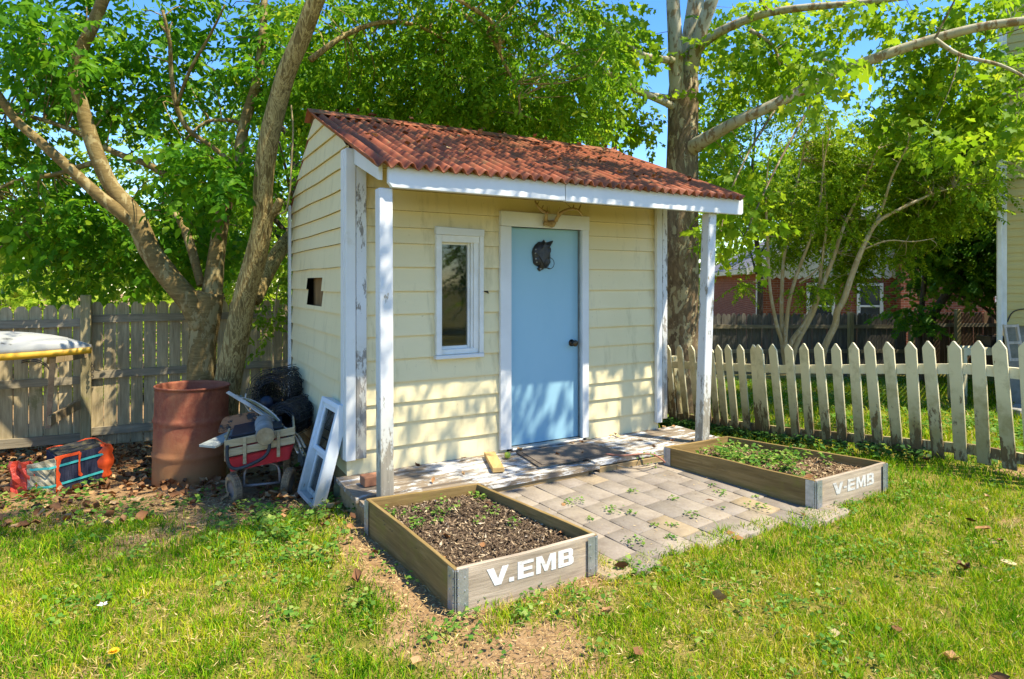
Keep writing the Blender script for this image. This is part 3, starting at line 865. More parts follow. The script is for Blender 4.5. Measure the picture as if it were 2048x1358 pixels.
# ------------------------------------------------------------------ raised beds
M_GREYB = mat_wood('grey_weathered_board', [(.20, .155, .11), (.43, .345, .255), (.60, .50, .385)], axis=0, bump=.8, moss=(.50, .38, .24), mossamt=.0)
M_BROWNB = mat_wood('brown_side_board', [(.12, .075, .024), (.26, .17, .06), (.40, .275, .115)], axis=0, bump=.6, moss=(.20, .16, .035), mossamt=.08)  # all boards but the front one, browner and darker
M_GALV = mat_plain('galvanised_hinge', (.50, .52, .55), (.34, .36, .38), 25, .42, metallic=.75, bump=.3)
M_LETTER = mat_paint('white_stencil', (.70, .70, .69), (.44, .37, .30), .46, 12, 0, bump=.05, soft=.10)
M_LETTERW = mat_paint('worn_white_stencil', (.62, .61, .59), (.40, .34, .28), .49, 14, 0, bump=.05, soft=.10)

def letters(text_dash):
    """outlines on a 1 x 1 field: list of polygons"""
    P_ = []
    P_.append([(0, 1), (.075, 1), (.12, .36), (.165, 1), (.235, 1), (.155, 0), (.085, 0)])
    if text_dash: P_.append([(.245, .36), (.31, .36), (.31, .52), (.245, .52)])
    else: P_.append([(.24, 0), (.295, 0), (.295, .24), (.24, .24)])
    x = .335
    P_.append([(x, 0), (x + .18, 0), (x + .18, .2), (x + .065, .2), (x + .065, .41), (x + .165, .41), (x + .165, .6), (x + .065, .6), (x + .065, .8), (x + .18, .8), (x + .18, 1), (x, 1)])
    x = .545
    P_.append([(x, 0), (x + .055, 0), (x + .055, .66), (x + .1, .06), (x + .135, .06), (x + .18, .66), (x + .18, 0), (x + .235, 0), (x + .235, 1), (x + .165, 1), (x + .1175, .4), (x + .07, 1), (x, 1)])
    x = .81
    P_.append([(x, 0), (x + .065, 0), (x + .065, 1), (x, 1)])
    for z0, z1 in ((0, .19), (.42, .59), (.82, 1)): P_.append([(x + .0655, z0), (x + .13, z0), (x + .13, z1), (x + .0655, z1)])
    P_.append([(x + .1305, 0), (x + .165, .02), (x + .19, .12), (x + .19, .38), (x + .175, .5), (x + .1305, .5), (x + .1305, .42), (x + .128, .41), (x + .128, .2), (x + .1305, .19)])
    P_.append([(x + .1305, .503), (x + .172, .503), (x + .183, .62), (x + .183, .88), (x + .16, .98), (x + .1305, 1), (x + .1305, .82), (x + .127, .81), (x + .127, .6), (x + .1305, .59)])
    return P_

def raised_bed(name_label, B, front_mat, dash, let_mat, tx0, tx1, tz0, tz1, zb=0.0):
    bed = thing('raised_bed', name_label, 'raised bed', Vector(((B[0].x + B[2].x) / 2, (B[0].y + B[2].y) / 2, zb)), A, 'wooden raised beds before the shed')
    th = .021
    for i in range(4):
        a, b = B[i], B[(i + 1) % 4]
        d = Vector((b.x - a.x, b.y - a.y, 0)); ln = d.length; d.normalize(); nrm = Vector((d.y, -d.x, 0))     # outward
        a2 = a + d * .006; b2 = b - d * .006
        mb = MB(); n = 10; vs = []; fs = []
        for k in range(n + 1):
            p = a2 + (b2 - a2) * (k / n); bow = .006 * math.sin(k / n * math.pi * 1.3 + i)
            tz = BT + .004 * noise.noise(Vector((k * .35, i * 5 + B[0].x, 0)))
            for o_, z in ((0, zb - .02), (-th, zb - .02), (-th, tz), (0, tz)):
                q = p + nrm * (o_ + bow); vs.append(Vector((q.x, q.y, z)))
        for k in range(n):
            o = 4 * k
            for q in range(4): fs.append((o + q, o + 4 + q, o + 4 + (q + 1) % 4, o + (q + 1) % 4))
        fs += [(3, 2, 1, 0), (4 * n, 4 * n + 1, 4 * n + 2, 4 * n + 3)]
        # board in its own frame so that the grain runs along it
        o = bpy.data.objects.new('board', None)
        Mx = Matrix(((d.x, nrm.x, 0, a.x), (d.y, nrm.y, 0, a.y), (0, 0, 1, zb), (0, 0, 0, 1)))
        bpy.data.objects.remove(o)
        ob = obj('board', MB().add([Mx.inverted() @ p for p in vs], fs), front_mat if i == 0 else M_BROWNB, None, local=True, bevel=.002)
        ob.parent = bed; ob.matrix_local = wmat(bed).inverted() @ Mx
        if i == 0:
            lb = MB()
            for k, pol in enumerate(letters(dash)):
                lb.prism([(tx0 + (tx1 - tx0) * x * 1.0, tz0 + (tz1 - tz0) * z) for x, z in pol],
                         lambda x, z, dd: Mx @ Vector((x * ln, dd + .006 * math.sin(x * math.pi * 1.3), z)), .0010, .0020)
            li = MB().add([Mx.inverted() @ p for p in lb.v], lb.f)
            lo_ = obj('lettering', li, let_mat, None, local=True); lo_.parent = bed; lo_.matrix_local = wmat(bed).inverted() @ Mx
    for i in range(4):
        a = B[i]; p_ = B[i - 1]; n_ = B[(i + 1) % 4]
        mb = MB()
        for q, sgn in ((n_, 1), (p_, -1)):
            d = Vector((q.x - a.x, q.y - a.y, 0)).normalized(); nr = Vector((d.y, -d.x, 0)) * sgn
            s0 = a + d * .008; s1 = a + d * .062
            for z0, z1 in ((zb + .0, BT - .004),):
                vs = [s0 + nr * .004, s1 + nr * .006, s1 + nr * .0075, s0 + nr * .0065]
                mb.add([Vector((p.x, p.y, z0)) for p in vs] + [Vector((p.x, p.y, z1)) for p in vs], [(3, 2, 1, 0), (4, 5, 6, 7), (0, 1, 5, 4), (1, 2, 6, 5), (2, 3, 7, 6), (3, 0, 4, 7)])
            # rolled edge with knuckles, and rivets
            for k in range(5):
                z0 = zb + .012 + k * .037
                c_ = a + d * .010 + nr * .006
                mb.tube([(c_.x, c_.y, z0), (c_.x, c_.y, z0 + .032)], .0055, 8)
            for k in range(3):
                c_ = a + d * .045 + nr * .006; zz = zb + .035 + k * .06
                c2 = c_ + nr * .004
                mb.tube([(c_.x, c_.y, zz), (c2.x, c2.y, zz)], .004, 6)
        mb.tube([(a.x, a.y, zb), (a.x, a.y, BT - .006)], .004, 6)
        obj('corner_hinge', mb, M_GALV, bed)
    return bed
raised_bed('grey raised bed with crisp white V.EMB lettering, left of the paved patio', BOX_L, M_GREYB, False, M_LETTER, .195, .815, .082, .165)
raised_bed('raised bed with worn white V-EMB lettering, right of the patio by the picket fence', BOX_R, M_GREYB, True, M_LETTERW, .215, .80, .075, .155)

# ------------------------------------------------------------------ litter of chips, leaves and blades (arrays)
def orient(n, tilt, rng):
    """random frames: yaw free, tilt up to `tilt`"""
    yaw = rng.random(n) * 2 * np.pi; t = rng.random(n) * tilt; az = rng.random(n) * 2 * np.pi
    nz = np.cos(t); nx_ = np.sin(t) * np.cos(az); ny_ = np.sin(t) * np.sin(az)
    Nn = np.stack([nx_, ny_, nz], 1)
    X = np.stack([np.cos(yaw), np.sin(yaw), np.zeros(n)], 1)
    X -= Nn * np.sum(X * Nn, 1, keepdims=True); X /= np.linalg.norm(X, axis=1, keepdims=True)
    Y = np.cross(Nn, X)
    return X, Y, Nn
def chips(P, ln, wd, rng, tilt=.7, curl=0.0):
    """little bent quads lying about"""
    n = len(P); X, Y, Z = orient(n, tilt, rng)
    l = (ln[0] + (ln[1] - ln[0]) * rng.random(n))[:, None] / 2; w = (wd[0] + (wd[1] - wd[0]) * rng.random(n))[:, None] / 2
    cu = (curl * (rng.random(n) - .3))[:, None] * l
    a = P - X * l * .9 + Z * cu; b = P - X * l * .2 - Y * w; c = P + X * l + Z * cu; d = P + X * l * .1 + Y * w
    V = np.stack([a, b, c, d], 1).reshape(-1, 3)
    Fq = np.arange(4 * n).reshape(-1, 4)
    return V, Fq, np.repeat(rng.random(n), 4)
def inner(B, k):
    c = sum(B, Vector()) / 4; return [(c.x + (p.x - c.x) * k, c.y + (p.y - c.y) * k) for p in B]
def sample_poly(poly, n, rng):
    xs = [p[0] for p in poly]; ys = [p[1] for p in poly]; out = np.zeros((0, 2))
    while len(out) < n:
        q = np.stack([rng.uniform(min(xs), max(xs), n * 2), rng.uniform(min(ys), max(ys), n * 2)], 1)
        out = np.concatenate([out, q[inpoly(q[:, 0], q[:, 1], poly)]])
    return out[:n]
def mat_attr(name, stops, rough=.9, bump=0):
    m, nt = newmat(name)
    a = N(nt, 'ShaderNodeAttribute'); a.attribute_name = 'rnd'
    v = coords(nt, world=True)
    c = ramp(nt, a.outputs['Fac'], stops)
    c = mix(nt, ramp(nt, noi(nt, v, 35, 5, .7), [(.4, (0, 0, 0)), (.75, (.6, .6, .6))]), c, tuple(k * .5 for k in stops[len(stops) // 2][1]))
    finish(nt, c, rough, noi(nt, v, 60, 4, .7), .3, .004, 0, .2)
    return m
M_MULCH = mat_attr('mulch_chips', [(0, (.05, .032, .02)), (.4, (.09, .06, .038)), (.68, (.17, .115, .07)), (.86, (.30, .21, .125)), (.95, (.48, .36, .21)), (1, (.60, .50, .36))])
M_MULCH2 = mat_attr('leafy_mulch', [(0, (.07, .04, .025)), (.3, (.18, .11, .06)), (.6, (.32, .21, .11)), (.85, (.48, .36, .2)), (1, (.58, .46, .28))])
def bed_height(x, y, B, k):
    return BT - .085 + .05 * (fnoise(x + k, y, 2.2) - .4)
def mulch(B, mat, k, n):
    rng = np.random.default_rng(int(k) + 5)
    pol = inner(B, .972)
    q = sample_poly(pol, n, rng)
    P = np.stack([q[:, 0], q[:, 1], bed_height(q[:, 0], q[:, 1], B, k) + rng.random(n) * .018], 1)
    V, Fq, r = chips(P, (.012, .055), (.003, .013), rng, 1.0, .5)
    # the soil under the chips: a grid warped into the bed
    m_ = 26; uu, vv = np.meshgrid(np.linspace(.0, 1, m_), np.linspace(.0, 1, m_))
    p = [np.array(x) for x in pol]
    S = ((1 - uu)[..., None] * (1 - vv)[..., None] * p[0] + uu[..., None] * (1 - vv)[..., None] * p[1] + uu[..., None] * vv[..., None] * p[2] + (1 - uu)[..., None] * vv[..., None] * p[3])
    Z = bed_height(S[..., 0], S[..., 1], B, k)
    SV = np.concatenate([S.reshape(-1, 2), Z.reshape(-1, 1)], 1)
    I = (np.arange(m_ - 1)[:, None] * m_ + np.arange(m_ - 1)[None, :]).ravel()
    SF = np.stack([I, I + 1, I + m_ + 1, I + m_], 1)
    o = npmesh('mulch', np.concatenate([SV, V]), np.concatenate([SF, Fq + len(SV)]), mat, rnd=np.concatenate([np.full(len(SV), .12), r ** 1.3]))
    return o
tag(mulch(BOX_L, M_MULCH, 1, 11000), 'dark shredded mulch filling the left raised bed', 'mulch', kind='stuff')
tag(mulch(BOX_R, M_MULCH2, 2, 8000), 'brown leafy mulch filling the right raised bed', 'mulch', kind='stuff')

# dry leaf shape: six-point curled blade
def dryleaves(P, size, rng, tilt=.6):
    n = len(P); X, Y, Z = orient(n, tilt, rng)
    s = (size[0] + (size[1] - size[0]) * rng.random(n))[:, None]
    cu = (rng.random(n)[:, None] - .2) * s * .8
    w = s * (.30 + .25 * rng.random(n)[:, None])
    pts = [P - X * s * .5 + Z * cu, P - X * s * .15 + Y * w * .9 + Z * cu * .7, P + X * s * .2 + Y * w * .7 + Z * cu, P + X * s * .55 + Z * cu * .4, P + X * s * .2 - Y * w * .7 + Z * cu * .9, P - X * s * .15 - Y * w * .9 + Z * cu * .3]
    mid = [P - X * s * .05, P + X * s * .2]
    V = np.stack(pts + mid, 1).reshape(-1, 3)
    b = (np.arange(n) * 8)[:, None]
    Fq = np.concatenate([b + np.array([0, 6, 7, 1]), b + np.array([1, 7, 3, 2]), b + np.array([0, 5, 7, 6]), b + np.array([5, 4, 3, 7])])
    return V, Fq, np.repeat(rng.random(n), 8)
M_DRY = mat_attr('dry_leaves', [(0, (.07, .032, .015)), (.35, (.17, .075, .03)), (.65, (.29, .14, .055)), (.88, (.42, .24, .10)), (1, (.55, .39, .20))], .7)
rng = np.random.default_rng(5)
def scatter(x0, x1, y0, y1, n, dens, rng):
    x = rng.uniform(x0, x1, n); y = rng.uniform(y0, y1, n)
    k = rng.random(n) < dens(x, y)
    return x[k], y[k]
def clear(x, y, beds=True):
    ok = ~inpoly(x, y, [(p.x, p.y) for p in DECKP])
    for B in (BOX_L, BOX_R): ok &= ~inpoly(x, y, inner(B, 1.03))
    return ok
ld = lambda x, y: clear(x, y) * np.where(x < -.8, np.clip((y + .1 * x - 3.75) * .9 + (fnoise(x, y, 2) - .5) * 1.2, 0, 1), .016)
x, y = scatter(-6.5, 6, 1.6, 8.0, 15000, ld, rng)
P = np.stack([x, y, gza(x, y) + .012 + rng.random(len(x)) * .03], 1)
A1 = dryleaves(P, (.03, .085), rng, .95)
# a few on patio, beds, deck and roof
x, y = scatter(-1.2, 3.4, 2.6, 5.6, 900, lambda x, y: (.028 * inpoly(x, y, PXY)) + .14 * inpoly(x, y, inner(BOX_R, .93)) + .09 * inpoly(x, y, inner(BOX_L, .93)), rng)
zz = np.where(inpoly(x, y, PXY), patz(x, y) + .026, BT - .06)
A2 = dryleaves(np.stack([x, y, zz], 1), (.03, .075), rng)
ss = rng.uniform(0, 3.1, 26); tt = np.where(rng.random(26) < .6, -.04 - rng.random(26) * .06, rng.uniform(-.6, 0, 26))
P = np.array([sw(a, b, .152) for a, b in zip(ss, tt)])
A3 = dryleaves(P, (.02, .055), rng)
ss = rng.uniform(0, 3.1, 130); tt = rng.uniform(TEAVE, TR, 130)
P = np.array([sw(a, b, ZR + .085 - KF * (TR - b)) for a, b in zip(ss, tt)])
A4 = dryleaves(P, (.012, .06), rng, .8)
def join(parts):
    V = []; Fq = []; r = []; o = 0
    for a, b, c in parts: V.append(a); Fq.append(b + o); r.append(c); o += len(a)
    return np.concatenate(V), np.concatenate(Fq), np.concatenate(r)
V, Fq, r = join([A1, A2, A3, A4])
tag(npmesh('fallen_leaves', V, Fq, M_DRY, rnd=r), 'brown dry leaves scattered under the trees and over the yard', 'leaf litter', kind='stuff')

# grass -------------------------------------------------------------------------------
M_GRASS = mat_leaf('grass_blades', [(0, (.03, .13, .002)), (.3, (.13, .30, .003)), (.55, (.31, .43, .006)), (.74, (.46, .42, .02)), (.88, (.55, .40, .10)), (1, (.64, .50, .22))], .35, .5)
def grass_patch(x0, x1, y0, y1, dens, hh, ww, rng, extra=None):
    n = int((x1 - x0) * (y1 - y0) * dens)
    x = rng.uniform(x0, x1, n); y = rng.uniform(y0, y1, n)
    dd = dirt(x, y); tuft = vnoise(x, y, 7) * .5 + vnoise(x, y, 19) * .5
    p = (1 - np.where(inpoly(x, y, PXY), 0, dd)) * np.clip(.35 + 1.5 * (tuft - .25), .12, 1)
    if extra is not None: p = p * extra(x, y)
    k = (rng.random(n) < p) & clear(x, y) & ~inpoly(x, y, inner(PATIO, .985))
    x = x[k]; y = y[k]; n = len(x); tuft = tuft[k]
    big = fnoise(x + 30, y, .9)
    h = (hh[0] + (hh[1] - hh[0]) * rng.random(n) ** 1.4) * (.55 + .9 * tuft) * (.75 + .6 * big)
    w = (ww[0] + (ww[1] - ww[0]) * rng.random(n))
    yaw = rng.random(n) * 2 * np.pi; ln = (.15 + .9 * rng.random(n)) * h; fa = rng.random(n) * 2 * np.pi
    sx, sy = np.cos(yaw) * w / 2, np.sin(yaw) * w / 2
    lx, ly = np.cos(fa) * ln, np.sin(fa) * ln
    z = gza(x, y) - .005
    O_ = np.zeros(n)
    p0 = np.stack([x - sx, y - sy, z], 1); p1 = np.stack([x + sx, y + sy, z], 1)
    p2 = np.stack([x + sx * .8 + lx * .35, y + sy * .8 + ly * .35, z + h * .6], 1); p3 = np.stack([x - sx * .8 + lx * .35, y - sy * .8 + ly * .35, z + h * .6], 1)
    q1 = np.stack([x + sx * .12 + lx, y + sy * .12 + ly, z + h * .92], 1); q0 = np.stack([x - sx * .12 + lx, y - sy * .12 + ly, z + h * .92], 1)
    V = np.stack([p0, p1, p2, p3, q1, q0], 1).reshape(-1, 3)
    b = (np.arange(n) * 6)[:, None]
    Fq = np.concatenate([b + np.array([0, 1, 2, 3]), b + np.array([3, 2, 4, 5])])
    dry = np.clip(fnoise(x, y + 40, 1.5) * 1.5 - .52, 0, 1) * .62 + .38 * vnoise(x, y, 11)
    c = np.clip(.06 + .55 * rng.random(n) ** 1.1 + .85 * (dry - .25) + np.where(rng.random(n) < .13, .35, 0), 0, 1)
    return V, Fq, np.repeat(c, 6)
rng = np.random.default_rng(8)
G = [grass_patch(-3.3, 3.4, 1.55, 3.3, 18000, (.014, .048), (.0028, .005), rng),
     grass_patch(-4.6, 4.8, 3.3, 4.6, 9000, (.016, .054), (.0035, .006), rng),
     grass_patch(-6, 6.3, 4.6, 6.4, 2800, (.022, .075), (.005, .008), rng),
     grass_patch(1.8, 9.5, 6.4, 13.5, 700, (.04, .11), (.009, .016), rng),
     grass_patch(-9, 0, 8.6, 16, 160, (.06, .16), (.014, .025), rng)]
V, Fq, r = join(G)
tag(npmesh('grass', V, Fq, M_GRASS, rnd=r), 'patchy sunlit lawn grass', 'grass', kind='stuff')

# straw, thatch and bark crumbs on the bare soil
M_STRAW = mat_attr('straw_and_thatch', [(0, (.12, .07, .035)), (.25, (.26, .16, .08)), (.5, (.42, .28, .11)), (.8, (.56, .41, .17)), (1, (.66, .51, .26))])
rng = np.random.default_rng(15)
parts = []
x, y = scatter(-3.4, 3.6, 1.6, 4.9, 60000, lambda x, y: clear(x, y) * ~inpoly(x, y, PXY) * np.clip(.10 + dirt(x, y) * .75 + np.clip(fnoise(x, y + 40, 1.5) * 1.5 - .62, 0, 1) * .5, 0, 1), rng)
P = np.stack([x, y, gza(x, y) + .004 + rng.random(len(x)) * .02], 1)
parts.append(chips(P, (.015, .06), (.0015, .005), rng, .5, .3))
x, y = scatter(-3.4, 3.6, 1.6, 4.9, 9000, lambda x, y: clear(x, y) * ~inpoly(x, y, PXY) * np.clip(dirt(x, y) * .8, 0, 1), rng)
P = np.stack([x, y, gza(x, y) + .002 + rng.random(len(x)) * .01], 1)
parts.append(chips(P, (.01, .03), (.006, .016), rng, .6, .3))
x, y = scatter(-1.1, 2.0, 2.7, 5.2, 2600, lambda x, y: inpoly(x, y, PXY) * np.clip(fnoise(x, y, 3) * 2 - .8, .02, 1), rng)
P = np.stack([x, y, patz(x, y) + .014 + rng.random(len(x)) * .008], 1)
parts.append(chips(P, (.008, .03), (.0015, .006), rng, .4, .3))
V, Fq, r = join(parts)
tag(npmesh('straw', V, Fq, M_STRAW, rnd=r), 'dry straw and thatch strewn over the bare soil of the lawn', 'straw', kind='stuff')

# broad-leaved ground cover --------------------------------------------------------------
M_COVER = mat_leaf('clover_leaves', [(0, (.05, .14, .02)), (.4, (.10, .24, .03)), (.8, (.20, .33, .05)), (1, (.33, .40, .10))], .4, .45)
def rosettes(x, y, z, rad, nl, size, rng, lift=.5):
    """groups of rounded leaflets round a point"""
    n = len(x); k = nl
    ang = rng.random((n, k)) * 2 * np.pi; rr = rad * np.sqrt(rng.random((n, k)))
    px = (x[:, None] + np.cos(ang) * rr).ravel(); py = (y[:, None] + np.sin(ang) * rr).ravel()
    pz = (z[:, None] + (.01 + lift * rad * rng.random((n, k)))).ravel()
    P = np.stack([px, py, pz], 1)
    N_ = len(P); X, Y, Z = orient(N_, .75, rng)
    s = (size[0] + (size[1] - size[0]) * rng.random(N_))[:, None]
    pts = [P, P + X * s * .45 + Y * s * .42 + Z * s * .1, P + X * s + Z * s * -.12, P + X * s * .45 - Y * s * .42 + Z * s * .1]
    V = np.stack(pts, 1).reshape(-1, 3)
    return V, np.arange(4 * N_).reshape(-1, 4), np.repeat(rng.random(N_), 4)
rng = np.random.default_rng(9)
parts = []
x, y = scatter(-4.5, 4.0, 1.7, 4.4, 1500, lambda x, y: clear(x, y) * ~inpoly(x, y, PXY) * np.clip((fnoise(x + 3, y + 8, 1.3) - .47) * 5, 0, .8), rng)
parts.append(rosettes(x, y, gza(x, y), .06, 12, (.014, .034), rng))
x, y = scatter(-6, -.7, 3.6, 6.4, 330, lambda x, y: clear(x, y) * np.clip((fnoise(x, y, 1.7) - .44) * 4, 0, .8), rng)
parts.append(rosettes(x, y, gza(x, y), .09, 16, (.02, .05), rng, .8))
x, y = scatter(-1.75, -.75, 3.3, 4.4, 120, lambda x, y: clear(x, y) * np.clip((fnoise(x, y, 3) - .35) * 4, 0, 1), rng)
parts.append(rosettes(x, y, gza(x, y), .07, 16, (.02, .042), rng, .9))
x, y = scatter(1.6, 4.2, 3.2, 5.1, 420, lambda x, y: clear(x, y) * ~inpoly(x, y, PXY) * np.clip((fnoise(x, y, 1.9) - .4) * 3, 0, .7), rng)
parts.append(rosettes(x, y, gza(x, y), .06, 10, (.014, .03), rng))
x, y = scatter(1.9, 9.5, 5.2, 13.5, 2600, lambda x, y: clear(x, y) * np.clip((fnoise(x, y, .8) - .38) * 3, 0, .8), rng)
parts.append(rosettes(x, y, gza(x, y), .13, 10, (.03, .07), rng, .7))
V, Fq, r = join(parts)
tag(npmesh('ground_cover', V, Fq, M_COVER, rnd=r), 'low clover and broad leaved weeds creeping through the lawn', 'ground cover', kind='stuff')

# dark ivy at the foot of the picket fence and by the shed corner
M_IVY = mat_leaf('ivy_leaves', [(0, (.018, .06, .012)), (.5, (.035, .10, .02)), (1, (.07, .16, .03))], .25, .4)
parts = []
for (m0, m1, w, n) in ((2.2, 3.9, .16, 190), (.6, 2.2, .10, 60)):
    m_ = rng.uniform(m0, m1, n); o_ = rng.uniform(-w - .12, -.03, n)
    base = np.array([3.94 - .4955 * k + C1 * q for k, q in zip(m_, o_)]); by = np.array([4.93 + .8686 * k + S1 * q for k, q in zip(m_, o_)])
    ok = clear(base, by)
    parts.append(rosettes(base[ok], by[ok], gza(base[ok], by[ok]), .08, 14, (.025, .055), rng, 1.3))
V, Fq, r = join(parts)
tag(npmesh('ivy', V, Fq, M_IVY, rnd=r), 'dark low ivy along the foot of the white picket fence', 'ivy', kind='stuff')

# weeds inside the beds
parts = []
q = sample_poly(inner(BOX_R, .86), 420, rng); k = fnoise(q[:, 0], q[:, 1] + 3, 2.0); 
dist0 = np.hypot(q[:, 0] - BOX_R[2].x, q[:, 1] - BOX_R[2].y)
q = q[(k + .40 - dist0 * .58) > .5][:48]
parts.append(rosettes(q[:, 0], q[:, 1], bed_height(q[:, 0], q[:, 1], BOX_R, 2), .06, 18, (.018, .045), rng, 1.4))
V, Fq, r = join(parts)
tag(npmesh('bed_weeds', V, Fq, M_COVER, rnd=r), 'leafy green weeds in the far end of the right raised bed', 'weeds', kind='stuff')
q = sample_poly(inner(BOX_L, .88), 200, rng); k = fnoise(q[:, 0] + 5, q[:, 1] + 3, 2.6); d0 = np.hypot(q[:, 0] - BOX_L[3].x, q[:, 1] - BOX_L[3].y)
q = q[(k + .3 - d0 * .25) > .54][:20]
V, Fq, r = rosettes(q[:, 0], q[:, 1], bed_height(q[:, 0], q[:, 1], BOX_L, 1), .045, 14, (.012, .03), rng, .9)
tag(npmesh('bed_weeds', V, Fq, M_COVER, rnd=r), 'sparse seedlings sprouting from the left raised bed', 'weeds', kind='stuff')

# single weeds growing between the pavers
WEEDS = [(1020, 905, .6), (955, 945, .8), (1148, 1005, 1.3), (1262, 985, 1), (1225, 1022, 1.1), (1265, 1027, 1.2), (1345, 1000, .7), (1310, 1052, .9), (1270, 1086, 1.2), (1340, 1075, .9),
         (1385, 1032, .8), (1445, 1018, .8), (1440, 988, 1.1), (1425, 972, .7), (1515, 1018, 1.4), (1512, 995, .8), (1295, 935, 1.1), (1015, 970, .7), (1345, 1052, .6), (1180, 1040, .9)]
for i, (u, v, k) in enumerate(WEEDS):
    if i == 16:
        lab, grp = 'upright leafy weed at the foot of the broken deck edge', None
    elif i == 14:
        lab, grp = 'widest flat weed between pavers, near the right raised bed corner', None
    elif i == 8:
        lab, grp = 'weed at the lawn edge of the patio beside curled brown leaves', None
    else:
        lab, grp = 'small green weed sprouting between the patio pavers', 'weeds between the pavers'
    k *= [1.0, .7, 1.25, .85, 1.4, .6][i % 6]; p = gp(u, v, .015); p = gp(u, v, .014 + float(patz(p.x, p.y))); rw = np.random.default_rng(100 + i)
    w = thing('patio_weed', lab, 'weed', p, rw.random() * 6, grp)
    V, Fq, r = rosettes(np.array([p.x]), np.array([p.y]), np.array([p.z - .002]), .046 * k, int(20 * k), (.010, .027), rw, 1.6 if i == 16 else .28)
    npmesh('leaves', V, Fq, M_COVER, w, rnd=r)

# a few single large leaves and a flower on the lawn
M_PALE = mat_leaf('pale_leaf', [(0, (.42, .33, .17)), (1, (.52, .42, .25))], .2, .6)
M_YEL = mat_leaf('yellow_petals', [(0, (.85, .50, .02)), (1, (.9, .62, .05))], .3, .5)
M_WH = mat_leaf('white_petals', [(0, (.8, .8, .82)), (1, (.85, .85, .85))], .3, .5)
M_BRL = mat_leaf('brown_leaf', [(0, (.32, .17, .08)), (1, (.45, .26, .13))], .15, .6)
for (u, v, sz, m, lab, nm) in ((2018, 1128, .085, M_PALE, 'pale curled dry leaf on the lawn at far right', 'dry_leaf'), (1905, 1328, .065, M_BRL, 'upright brown leaf standing in the grass near the bottom right', 'dry_leaf'),
                               (1213, 1228, .05, M_BRL, 'flat brown leaf on the grass in front of the left raised bed corner', 'dry_leaf'), (1668, 1275, .05, M_PALE, 'small pale folded leaf in the middle of the right lawn', 'dry_leaf'),
                               (832, 1330, .045, M_BRL, 'brown leaf on the bare soil at the bottom of the lawn', 'dry_leaf'), (1985, 1090, .06, M_PALE, 'pale strip of dry leaf on the right lawn above the curled one', 'dry_leaf')):
    p = onground(u, v); p.z += .014; rw = np.random.default_rng(int(u))
    V, Fq, r = dryleaves(np.array([p]), (sz, sz * 1.05), rw, 1.1)
    o = npmesh(nm, V - np.array(p), Fq, m, rnd=r); o.location = p; tag(o, lab, 'leaf', 'large dry leaves on the lawn')
for (u, v, nP, R_, m, lab) in ((228, 1330, 11, .022, M_YEL, 'yellow dandelion flower in the grass near the bottom left'), (205, 1232, 5, .024, M_WH, 'white starry flower in the left lawn')):
    p = onground(u, v) + Vector((0, 0, .05)); fl = thing('wild_flower', lab, 'flower', p)
    V = []; Fq = []
    for k in range(nP * (3 if m is M_YEL else 1)):
        a = 2 * math.pi * k / nP + .3 * (k // nP); rr = R_ * (1 - .25 * (k // nP)); d = Vector((math.cos(a), math.sin(a), .25 + .5 * (k // nP))); s = Vector((-math.sin(a), math.cos(a), 0)) * R_ * .28
        o = len(V); V += [p + d * .002, p + d * rr * .6 + s, p + d * rr, p + d * rr * .6 - s]; Fq.append((o, o + 1, o + 2, o + 3))
    npmesh('petals', np.array([tuple(q) for q in V]), np.array(Fq), m, fl, rnd=RNG.random(len(V)))
    obj('stem', MB().tube([p - Vector((0, 0, .07)), p], .002, 5), mat_plain('flower_stem', (.12, .25, .04)), fl)
# ================================================================== white picket fence
M_PICK = mat_paint('picket_paint', (.76, .68, .45), (.20, .135, .06), .36, 7, 2, rough=.7, dirt=(.24, .19, .055), low=.19, lowz=(.0, .70), dirtamt=.06, bump=.6)
PF0 = Vector((3.94, 4.93, 0))
def pf(m, off=0.0, z=0.0):          # m metres along the fence away from the camera, off towards the house on the right
    p = PF0 + U2 * m + U1 * off; return Vector((p.x, p.y, z))
TILT = .13
def m_of(u):
    k = (u - CX) / F; p = PF0 - U1 * TILT
    return (k * p.y - p.x) / (-S1 - k * C1)
tops = [(1335, 690), (1360, 690), (1383, 691), (1405, 692), (1421, 692), (1436.7, 690), (1457.4, 689), (1480.8, 689), (1505, 689), (1519, 689), (1548.9, 688), (1578, 688), (1606, 686), (1639.8, 686), (1670.8, 687), (1705.7, 685), (1742.3, 683), (1780.8, 684), (1818.7, 683), (1861.6, 682), (1906.6, 682), (1953.4, 681), (2005, 681), (2052, 680), (2110, 680), (2175, 680)]
mlist = [(m_of(u), v) for u, v in tops]
pfence = thing('picket_fence', 'low white picket fence with flaking mossy paint running back beside the shed', 'fence', (PF0.x, PF0.y, 0), A)
pfence['group'] = 'garden fences'
rp = random.Random(3)
inv = wmat(pfence).inverted()
def zt_of(m, v):
    p = PF0 + U2 * m - U1 * TILT
    return H - (v - HY) * p.y / F
for i, (m, v) in enumerate(mlist):
    zt = zt_of(m, v); b = pf(m); zb = gz(b.x, b.y) + .03
    w = .097; th = .019; hh_ = zt - zb
    lean = TILT * hh_ / 1.05 + rp.uniform(-.012, .012); side = rp.uniform(-.02, .02); pe = rp.uniform(-.008, .008)
    prof = [(-w / 2, 0), (w / 2, 0), (w / 2, hh_ - .062), (w / 2 - .004, hh_ - .055), (.006 + pe, hh_), (-.006 + pe, hh_), (-w / 2 + .004, hh_ - .055), (-w / 2, hh_ - .062)]
    mb = MB().prism(prof, lambda a, z, d: Vector((d - lean * z / hh_, a + side * z / hh_, z)), -th, 0)
    o = obj('picket', mb, M_PICK, None, local=True, bevel=.002)
    o.parent = pfence; o.location = inv @ Vector((b.x, b.y, zb))
